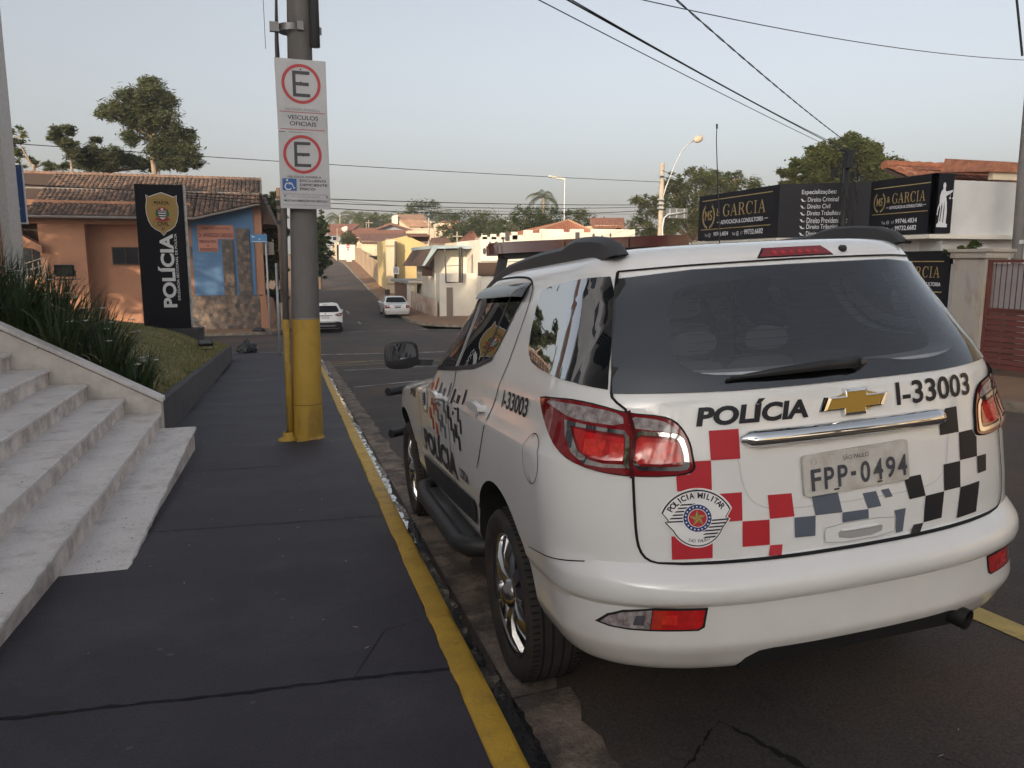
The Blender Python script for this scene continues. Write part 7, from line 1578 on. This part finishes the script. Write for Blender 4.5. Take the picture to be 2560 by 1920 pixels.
# high brake lamp, washer nozzle
bl_ = sp('brake_lamp', [(-.150, 1.756), (.150, 1.756), (.118, 1.785), (-.118, 1.785)], RA(.006), M_lred, cell=.02); sp('lamp_gasket', [(-.158, 1.753), (.158, 1.753), (.122, 1.788), (-.122, 1.788)], RA(.003), M_crack, bl_)
for k in range(6): sp('led', circ((-.085+.034*k, 1.768), .009, 10, .006), RA(.0075), M_lbright, bl_)
MB().lathe([(.014, 0), (.012, -.016), (0, -.020)], c=RA(0)(.205, 1.774), axis='y', n=12).build('washer_nozzle', M_trim, car)
# lettering and chequers on the tailgate
def rbox(u0, u1, w0, w1, off=.0035): return lambda s, t: RA(off)(u0+(u1-u0)*s, w0+(w1-w0)*t)
lettering('lettering', 'POLÍCIA', rbox(-.537, -.160, 1.226, 1.301), V_blk, car, bold=.042, shear=.18, sub=.06); lettering('lettering', 'I-33003', rbox(.188, .552, 1.230, 1.308), V_blk, car, bold=.02, sub=.06)
for m, nm, ql in ((V_red, 'red_square', [[(-.499, 1.212), (-.404, 1.211), (-.406, 1.116), (-.501, 1.118)], [(-.565, 1.119), (-.501, 1.118), (-.504, 1.023), (-.611, 1.026), (-.611, 1.075), (-.568, 1.079)], [(-.506, 1.010), (-.408, 1.008), (-.413, .917), (-.506, .920)], [(-.322, .990), (-.238, .987), (-.234, .911), (-.320, .913)], [(-.413, .915), (-.322, .911), (-.325, .829), (-.417, .832)], [(-.324, .827), (-.281, .825), (-.290, .791), (-.333, .793)], [(-.638, .883), (-.511, .878), (-.516, .805), (-.640, .807)]]),
    (V_grey, 'grey_square', [[(-.166, .970), (-.067, .969), (-.055, .902), (-.157, .905)], [(-.234, .907), (-.157, .904), (-.161, .838), (-.236, .841)], [(-.055, .901), (.047, .899), (.047, .868), (-.056, .868)], [(.028, .954), (.082, .955), (.099, .902), (.046, .901)], [(.104, .956), (.134, .957), (.148, .928), (.118, .927)], [(.152, .880), (.200, .881), (.183, .804), (.153, .803), (.158, .85)]]),
    (V_blk, 'black_square', [[(.405, 1.197), (.465, 1.198), (.466, 1.108), (.372, 1.108), (.372, 1.142)], [(.467, 1.106), (.54, 1.107), (.555, 1.085), (.566, 1.076), (.563, 1.008), (.467, 1.008)], [(.565, 1.007), (.622, 1.006), (.616, .947), (.562, .946)], [(.382, 1.005), (.466, 1.006), (.459, .915), (.377, .914)], [(.201, .984), (.273, .986), (.289, .911), (.218, .908)], [(.289, .910), (.376, .913), (.359, .823), (.275, .820)], [(.460, .914), (.569, .918), (.542, .812), (.434, .808)], [(.231, .819), (.274, .819), (.249, .789), (.204, .788)]])):
    for q in ql: sp(nm, q, RA(.003), m)
# round police crest
CC = (-.556, .938)
def cpoly(nm, pts, m, off, par, cell=.04, holes=()): return sp(nm, [(CC[0]+x, CC[1]+y) for x, y in pts], RA(off), m, par, cell, [[(CC[0]+x, CC[1]+y) for x, y in h] for h in holes])
def crest_outline(k, g=0.):
    top = [(.122*k*math.sin(R(a)), -.026+.122*k*math.cos(R(a))) for a in range(-66, 67, 6)]
    r = [(.094*k, -.004*k), (.104*k, -.010*k), (.080*k, -.040*k)]
    bt = [(.088*k*math.sin(R(a)), .096*k*math.cos(R(a))) for a in range(118, 243, 8)]
    return top+r+bt+[(-x, y) for x, y in r[::-1]]
cr = cpoly('crest', crest_outline(1.0), V_wh, .0046, car); cpoly('crest_line', crest_outline(.955), V_blk, .0052, cr); cpoly('crest_field', crest_outline(.915), V_wh, .0058, cr)
for k in range(6):
    y = .047-.0105*k; cpoly('crest_stripe', [(-.045-.0085*k, y), (-.004-.006*max(0, 2-k)*0, y), (-.004, y-.0048), (-.052-.0085*k, y-.0048)], V_blk, .0063, cr)
    y = -.008-.0105*k; cpoly('crest_stripe', [(.02, y), (.098-.0085*k, y), (.091-.0085*k, y-.0048), (.012, y-.0048)], V_blk, .0063, cr)
cpoly('crest_disc', circ((0, 0), .0455, 32), V_wh, .0066, cr); cpoly('crest_ring', circ((0, 0), .0435, 32), V_blue, .0070, cr); cpoly('crest_centre', circ((0, 0), .0300, 28), V_wh, .0074, cr); cpoly('crest_centre', circ((0, 0), .0280, 28), V_red, .0078, cr)
for k in range(20): a = 2*math.pi*k/20; cpoly('crest_star', circ((.0368*math.cos(a), .0368*math.sin(a)), .0028, 5), V_wh, .0076, cr)
for k in range(5):
    a = R(90+72*k); p0 = (.027*math.cos(a), .027*math.sin(a)); pa = (.0108*math.cos(a+R(36)), .0108*math.sin(a+R(36))); pb = (.0108*math.cos(a-R(36)), .0108*math.sin(a-R(36))); cpoly('star_point', [(0, 0), pa, p0], V_gold, .0084, cr); cpoly('star_point', [(0, 0), p0, pb], V_gold2, .0084, cr)
def arctext(txt, r, a0, a1, h, m, par, off=.0064, inv=False, bold=.03):
    n = len(txt)
    for i, ch_ in enumerate(txt):
        if ch_ == ' ': continue
        a = R(a0+(a1-a0)*i/(n-1)); vs, fs, asp = text_mesh(ch_, bold); w = h*min(asp, 1.0)*.92
        if ch_ == 'I': w = h*.22
        def fn(s, t, a=a, w=w):
            x = (s-.5)*w; y = (t-.5)*h
            if not inv: rr = r+y; an = a-x/r; return RA(off)(CC[0]+rr*math.cos(an), CC[1]-.026+rr*math.sin(an))
            rr = r-y; an = a+x/r; return RA(off)(CC[0]+rr*math.cos(an), CC[1]+rr*math.sin(an))
        lettering('lettering', ch_, fn, m, par, bold=bold)
arctext('POLICIA MILITAR', .0985, 144, 36, .0190, V_blk, cr); arctext('SÃO PAULO', .0735, 247, 293, .0105, V_blk, cr, inv=True, bold=.0)
# side lettering and chequers (both sides)
for sg in (-1, 1):
    SD = lambda off, sg=sg: suv.side(off, sg)
    def sbox(v0, v1, w0, w1, off=.0035, sg=sg):
        return lambda s, t: suv.side(off, sg)((v0+(v1-v0)*s) if sg < 0 else (v1+(v0-v1)*s), w0+(w1-w0)*t)
    lettering('lettering', 'I-33003', sbox(.085, -.275, 1.212, 1.285), V_blk, car, bold=.02, sub=.06); lettering('lettering', 'POLÍCIA', sbox(2.05, .98, .70, .885), V_blk, car, bold=.045, shear=.1, sub=.06); lettering('lettering', '190', sbox(2.62, 2.28, 1.02, 1.10), V_blk, car, bold=.02); lettering('lettering', 'COPOM', sbox(.90, .70, .74, .80), V_blk, car, bold=.02)
    rr_ = random.Random(9); v = 1.72
    for ci in range(15):
        w_ = (.07, .05, .04)[ci % 3]
        for rj in range(4):
            if (ci+rj) % 2 == 0 and rr_.random() < .92:
                m = V_or if ci < 4 else (V_grey if ci < 9 else V_blk); w0 = 1.18-.075*(rj+1)+.02*(ci % 3); sp('side_square', [(v, w0), (v-w_, w0), (v-w_, w0+.075), (v, w0+.075)], SD(.003), m, cell=.2)
        v -= w_+.012
    q = sp('door_crest', circ((1.88, 1.06), .105, 30), SD(.003), V_wh, cell=.06); sp('crest_ring', circ((1.88, 1.06), .10, 30), SD(.0036), V_gold, q, holes=[circ((1.88, 1.06), .075, 30)]); sp('crest_centre', circ((1.88, 1.06), .045, 20), SD(.004), V_blue, q)
    for k in range(5): sp('crest_stripe', [(1.97, 1.09-.018*k), (1.90, 1.09-.018*k), (1.90, 1.082-.018*k), (1.97, 1.082-.018*k)], SD(.0042), V_blk, q)
# light bar, antenna, interior
lbz = 1.955; b = MB(); ol = smoothloop([(-.60, 1.16), (.60, 1.16), (.64, 1.28), (.60, 1.42), (-.60, 1.42), (-.64, 1.28)], 2)
b.prism(ol, lbz-.030, lbz+.022); b.prism([(x*.985, 1.29+(y-1.29)*.9) for x, y in ol], lbz+.022, lbz+.034); lb = b.build('light_bar', mat('light_bar_maroon', (.075, .018, .022), .18, coat=.8), car, angle=30); MB().b2((-.55, 1.22, lbz-.055), (.55, 1.36, lbz-.031)).build('light_bar_base', M_trim, lb)
for x in (-.60, .60): MB().hexa([(x-.02, 1.22, 1.70), (x+.02, 1.22, 1.70), (x+.02, 1.34, 1.70), (x-.02, 1.34, 1.70), (x*.9-.02, 1.24, lbz-.05), (x*.9+.02, 1.24, lbz-.05), (x*.9+.02, 1.32, lbz-.05), (x*.9-.02, 1.32, lbz-.05)]).build('light_bar_bracket', M_trim, lb)
for x in (-.2, .2): MB().b2((x-.003, 1.158, lbz-.029), (x+.003, 1.425, lbz+.0235)).build('lens_joint', M_crack, lb)
an = MB(); an.tube([(.10, .0, 1.82), (.10, .0, 2.30), (.105, 0, 2.36)], [.0030, .0020, .0018], 6); an.tube([(.105, 0, 2.345), (.105, 0, 2.365)], .004, 6); an.lathe([(.05, 1.822), (.045, 1.838), (.02, 1.85), (.0, 1.852)], c=(.10, 0, 0), n=18); an.build('antenna', M_trim, car)
for (u, v) in ((-.38, 1.05), (.38, 1.05), (-.38, .25), (.0, .25), (.38, .25)):
    hs2 = -.17 if v < .5 else -.03; b = MB(); pts = smoothloop([(-.21, 1.0), (.21, 1.0), (.20, 1.45+hs2), (.13, 1.50+hs2), (-.13, 1.50+hs2), (-.20, 1.45+hs2)], 2); b.prism(pts, v-.05, v+.06, lambda x, z, y, u=u: (u+x, y+(z-1)*-.22, z)); so_ = b.build('seat', M_seat, car, recalc=True)
    MB().prism(smoothloop([(-.12, 1.53+hs2), (.12, 1.53+hs2), (.11, 1.64+hs2), (-.11, 1.64+hs2)], 2), v-.17, v-.09, lambda x, z, y, u=u: (u+x, y, z)).build('headrest', M_seat, so_, recalc=True)
MB().b2((-.72, 1.75, 1.0), (.72, 2.0, 1.27)).build('dashboard', M_inner, car); MB().b2((-.60, -.72, .97), (.60, -.15, 1.30)).build('cargo_cover', M_inner, car)
MB().tube([(-.74, .9, 1.25), (-.70, .9, 1.62), (.70, .9, 1.62), (.74, .9, 1.25)], .02, 8).build('partition_bar', M_inner, car)
sp('windscreen', [(-.74, 1.22), (.74, 1.22), (.60, 1.69), (-.60, 1.69)], suv.front(.004), G_clear)

# ------------------------------------------------------------------ other cars: one builder, two shapes
def parked_car(name, label, T, loc, rz, pitch, spec):
    c = empty(name, loc, label, 'car'); c.rotation_euler = (pitch, 0, rz); s = Surf(T, spec.get('nr', 2.6), 2.5)
    t2 = linspace(1e-6, 1, 22)+linspace(1, 2, 24)[1:]+linspace(2, 3-1e-6, 14)[1:]; ws = sorted(set([r[0] for r in T]+[round(x, 3) for x in linspace(T[0][0], T[-1][0], 40)])); w2 = [ws[0]]
    for w in ws[1:]:
        if w-w2[-1] > .006: w2.append(w)
    bo = s.solid(w2, t2).build('body', [M_paint, M_inner], c); bpy.context.view_layer.update()
    cu = []
    for v in spec['axles']:
        for sg in (-1, 1):
            o = MB().lathe([(0, .45*sg), (spec['r']+.05, .45*sg), (spec['r']+.05, 1.1*sg), (0, 1.1*sg)], c=(0, v, spec['r']), axis='x', n=36).build('cut', M_inner, None, recalc=True); o.matrix_world = c.matrix_world.copy(); cu.append(o)
    ob = BVHTree.FromPolygons([v.co[:] for v in bo.data.vertices], [tuple(p.vertices) for p in bo.data.polygons]); boolean(bo, cu)
    for p in bo.data.polygons:
        h = ob.find_nearest(p.center); p.material_index = 0 if h[3] is not None and h[3] < .008 else 1
    shade(bo, 32)
    P_ = lambda nm, pts, m, off=.006, mir=False, cell=.06, par=c: patch(nm, [(-u, w) for u, w in pts] if mir else pts, s.rear(off), m, par, cell=cell)
    P_('rear_window', spec['glass'], M_frit)
    for mir in (False, True):
        lo = P_('tail_lamp', spec['lamp'], M_lred, .012, mir); P_('clear_lens', spec['lampc'], M_lclear, .015, mir, par=lo)
        for pts in spec['side']: patch('side_window', pts, s.side(.006, 1 if mir else -1), M_frit, c, cell=.08)
        for v in spec['axles']:
            sg = 1 if mir else -1; x = sg*(spec['hw']-.11); wh = bpy.data.objects.new('wheel', None); col.objects.link(wh); wh.parent = c; wh.location = (x, v, spec['r']); r = spec['r']
            MB().lathe([(r*.66, .08), (r*.8, .10), (r*.96, .095), (r, .06), (r, -.06), (r*.96, -.095), (r*.8, -.10), (r*.66, -.08)], axis='x', n=32).build('tyre', M_rubber, wh, smooth=True); MB().lathe([(0, sg*.06), (r*.3, sg*.075), (r*.62, sg*.06), (r*.68, sg*.085)], axis='x', n=24).build('rim', M_alloy, wh, smooth=True)
        MB().box((sg*(spec['hw']+.08), spec['mv'], spec['mw']), (.17, .10, .12)).build('side_mirror', M_paint, c)
    for nm, pts, m, off in spec['extra']: P_(nm, pts, m, off)
    MB().b2((-spec['hw']*.75, spec['axles'][0]-.5, .16), (spec['hw']*.75, spec['axles'][1]+.4, .30)).build('underbody', M_inner, c)
    return c, s
TH = [(.22, .74, -.66, .35, 3.1, .6), (.26, .84, -.74, .38, 3.2, .65), (.36, .88, -.80, .40, 3.3, .7), (.50, .89, -.84, .42, 3.35, .7), (.60, .895, -.85, .42, 3.36, .7), (.66, .90, -.80, .42, 3.35, .7), (.85, .90, -.77, .42, 3.30, .8), (.95, .895, -.75, .42, 3.05, .85), (1.0, .89, -.74, .42, 2.5, .7), (1.03, .885, -.73, .42, 2.15, .5), (1.12, .86, -.69, .40, 1.98, .4), (1.30, .78, -.56, .38, 1.65, .35), (1.44, .71, -.46, .36, 1.38, .32), (1.49, .68, -.44, .34, 1.22, .3), (1.53, .60, -.36, .3, .95, .28), (1.55, .42, -.1, .2, .6, .2), (1.56, .2, .1, .1, .4, .1)]
spec = dict(axles=(0, 2.6), r=.335, hw=.895, mv=1.95, mw=1.02, nr=2.7, glass=smoothloop([(-.62, 1.09), (.62, 1.09), (.72, 1.13), (.62, 1.36), (.56, 1.42), (-.56, 1.42), (-.62, 1.36), (-.72, 1.13)], 1), lamp=smoothloop([(.46, .96), (.58, 1.0), (.72, 1.04), (.855, 1.05), (.86, .97), (.80, .88), (.70, .87), (.56, .90)], 1), lampc=[(.60, .97), (.74, 1.0), (.78, .93), (.66, .91)],
    side=[[(.0, 1.08), (.9, 1.04), (.9, 1.40), (.3, 1.42), (-.1, 1.33)], [(1.0, 1.04), (1.85, 1.02), (1.25, 1.40), (1.0, 1.42)]],
    extra=[('number_plate', [(-.20, .76), (.20, .76), (.20, .86), (-.20, .86)], M_plate, .012), ('garnish', smoothloop([(-.40, .895), (.40, .895), (.34, .935), (-.34, .935)], 1), M_trim, .012), ('badge', circ((0, 1.02), .035, 8, .045), M_chrome, .01), ('bumper_cladding', [(-.88, .27), (.88, .27), (.885, .50), (.70, .60), (.5, .63), (-.5, .63), (-.70, .60), (-.885, .50)], M_trim, .005), ('skid_plate', [(-.45, .36), (.45, .36), (.55, .44), (-.55, .44)], mat('skid_silver', (.35, .35, .36), .4, metal=.5), .012), ('brake_lamp', [(-.14, 1.455), (.14, 1.455), (.13, 1.475), (-.13, 1.475)], M_lred, .01)])
pz = base(41.6)-.13
parked_car('white_hatchback', 'white crossover hatchback half hidden behind the concrete pole', TH, (2.50, 41.9, roadz(2.5, 41.9)+.0), R(-1.2), 0, spec)
TS = [(.20, .70, -.78, .30, 3.25, .5), (.24, .79, -.88, .34, 3.36, .55), (.34, .82, -.93, .36, 3.45, .6), (.46, .835, -.96, .36, 3.48, .6), (.54, .84, -.965, .36, 3.49, .6), (.58, .84, -.93, .36, 3.48, .6), (.74, .845, -.92, .36, 3.40, .65), (.84, .84, -.90, .34, 3.2, .7), (.89, .83, -.86, .32, 2.7, .6), (.915, .82, -.70, .30, 2.4, .5), (.93, .815, -.42, .30, 2.2, .45), (.96, .80, -.25, .30, 2.1, .42), (1.10, .73, .0, .30, 1.85, .38), (1.26, .655, .28, .30, 1.5, .34), (1.33, .61, .42, .28, 1.32, .3), (1.37, .50, .55, .25, 1.1, .26), (1.385, .30, .65, .15, .95, .15), (1.39, .15, .72, .08, .88, .07)]
spec2 = dict(axles=(0, 2.6), r=.305, hw=.83, mv=1.9, mw=.95, nr=3.0, glass=smoothloop([(-.62, .985), (.62, .985), (.68, 1.02), (.56, 1.27), (.52, 1.31), (-.52, 1.31), (-.56, 1.27), (-.68, 1.02)], 1), lamp=[(.52, .66), (.78, .66), (.80, .85), (.55, .86)], lampc=[(.60, .76), (.76, .76), (.77, .80), (.61, .80)],
    side=[[(.15, .98), (.95, .96), (.95, 1.27), (.55, 1.28), (.30, 1.15)], [(1.05, .96), (1.95, .94), (1.40, 1.25), (1.05, 1.28)]],
    extra=[('number_plate', [(-.20, .66), (.20, .66), (.20, .76), (-.20, .76)], mat('old_plate', (.12, .12, .12), .6), .010), ('boot_strip', [(-.30, .80), (.30, .80), (.30, .825), (-.30, .825)], M_trim, .012), ('bumper_strip', [(-.80, .565), (.80, .565), (.80, .58), (-.80, .58)], M_trim, .006), ('lower_valance', [(-.70, .205), (.70, .205), (.72, .25), (-.72, .25)], M_trim, .006)])
parked_car('white_sedan', 'older white sedan parked at the right kerb beyond the crossing', TS, (7.78, 51.9, roadz(7.8, 51.9)), R(-1.2), .01, spec2)
# ================================================================== OUT OF FRAME: what shades and mirrors in the near street
tree('shade_tree', 'big tree left of the police station, outside the picture', (-21, 20, 0), 5, [(0, 0, 9, 4), (-3, 3, 9, 3.4), (3, -2, 10, 3.4), (1, 3, 12.5, 3), (-2, -3, 12, 3)], 5200, .75, GREEN, 91, group='trees beyond the left edge')
tree('shade_tree', 'second big tree left of the lawn, outside the picture', (-17, 31, -1), 5, [(0, 0, 7.5, 3.4), (3, 2, 7, 2.6), (-3, 0, 8, 3), (.5, 1, 10, 2.4)], 4200, .6, GREEN, 92, group='trees beyond the left edge')
tree('shade_tree', 'tall tree behind the viewer on the left pavement', (-3, -16, .9), 4, [(0, 0, 7, 2.6), (2, 1, 7.6, 2.0), (-1.6, 1, 8, 2), (0, 0, 9.5, 2)], 5200, .5, GREEN, 93, group='trees behind the viewer')
palm((-3.2, -7.5, .4), 4.2, 2.4, 'palm beside the steps behind the viewer', 94, GREEN, 16)
palm((-4.6, -5.2, .3), 3.0, 2.2, 'short palm by the station wall behind the viewer', 96, GREEN, 18)
palm((-2.6, -10.5, .6), 5.6, 2.4, 'taller palm further back on the left pavement', 97, GREEN, 18)
tree('shade_tree', 'round tree behind the viewer across the road', (13, -14, .9), 2.5, [(0, 0, 5, 2.5), (1.5, 0, 5.5, 2), (-1.5, 0, 5.5, 2), (0, 0, 7, 1.8)], 5200, .45, OLIVE, 95, group='trees behind the viewer')
bk = empty('street_building', (0, 0, 0), 'row of pale buildings behind the viewer across the road', 'building')
for k, (y0, y1, h, m) in enumerate(((-9, 7.6, 4.2, M_cream), (-24, -9.2, 5.5, M_wh), (-50, -24.2, 6.5, M_yelw))):
    wb = MB().b2((13.8, y0, base(y0)-2), (26, y1, base((y0+y1)/2)+h)).build('wall', m, bk)
    for yy in linspace(y0+1.5, y1-1.5, 4): MB().b2((13.76, yy-.6, base(yy)+.9), (13.797, yy+.6, base(yy)+2.3)).build('window', M_dkwin, wb)
# unseen slab block added far behind the viewer so its shadow covers the near street
bk2 = empty('added_shade_block', (0, 0, 0), 'unseen tall block added far behind the viewer to shade the near street', 'building')
sd2 = Vector((-sdir.x, -sdir.y, 0)).normalized(); pd2 = Vector((sd2.y, -sd2.x, 0)); cc0 = sd2*-150
def bp_(s_, c_, z): p = cc0+sd2*s_+pd2*c_; return (p.x, p.y, z)
MB().hexa([bp_(-14, -29, 0), bp_(-14, 10, 0), bp_(0, 10, 0), bp_(0, -29, 0), bp_(-14, -29, 49), bp_(-14, 10, 49), bp_(0, 10, 49), bp_(0, -29, 49)]).build('wall', M_cream, bk2, recalc=True)
wmesh = None
for f_ in range(13):
    for c_ in range(8):
        o = MB(); o.hexa([bp_(.02, -27+c_*4.2, 6+f_*3.1), bp_(.02, -25.2+c_*4.2, 6+f_*3.1), bp_(.06, -25.2+c_*4.2, 6+f_*3.1), bp_(.06, -27+c_*4.2, 6+f_*3.1), bp_(.02, -27+c_*4.2, 7.5+f_*3.1), bp_(.02, -25.2+c_*4.2, 7.5+f_*3.1), bp_(.06, -25.2+c_*4.2, 7.5+f_*3.1), bp_(.06, -27+c_*4.2, 7.5+f_*3.1)])
        if wmesh is None: wmesh = o.build('window', M_dkwin, bk2); w0_ = Vector(bp_(0, -27, 6))
        else: l_ = link('window', wmesh.data, bk2); l_.location = Vector(bp_(0, -27+c_*4.2, 6+f_*3.1))-w0_

# thin evening haze over the whole place
hz_ = MB().b2((-1450, -190, -12), (1450, 1450, 62)).build('haze', mat('haze_unused', (.5, .5, .5)))
hm = bpy.data.materials.new('evening_haze'); hm.use_nodes = True; hn = hm.node_tree; hn.nodes.remove(hn.nodes['Principled BSDF'])
pv = hn.nodes.new('ShaderNodeVolumePrincipled'); pv.inputs['Color'].default_value = (.92, .93, .95, 1); pv.inputs['Density'].default_value = .0009; pv.inputs['Anisotropy'].default_value = .2
hn.links.new(pv.outputs[0], hn.nodes['Material Output'].inputs['Volume']); hz_.data.materials.clear(); hz_.data.materials.append(hm); tag(hz_, 'thin pale evening haze filling the street', 'haze', kind='stuff')
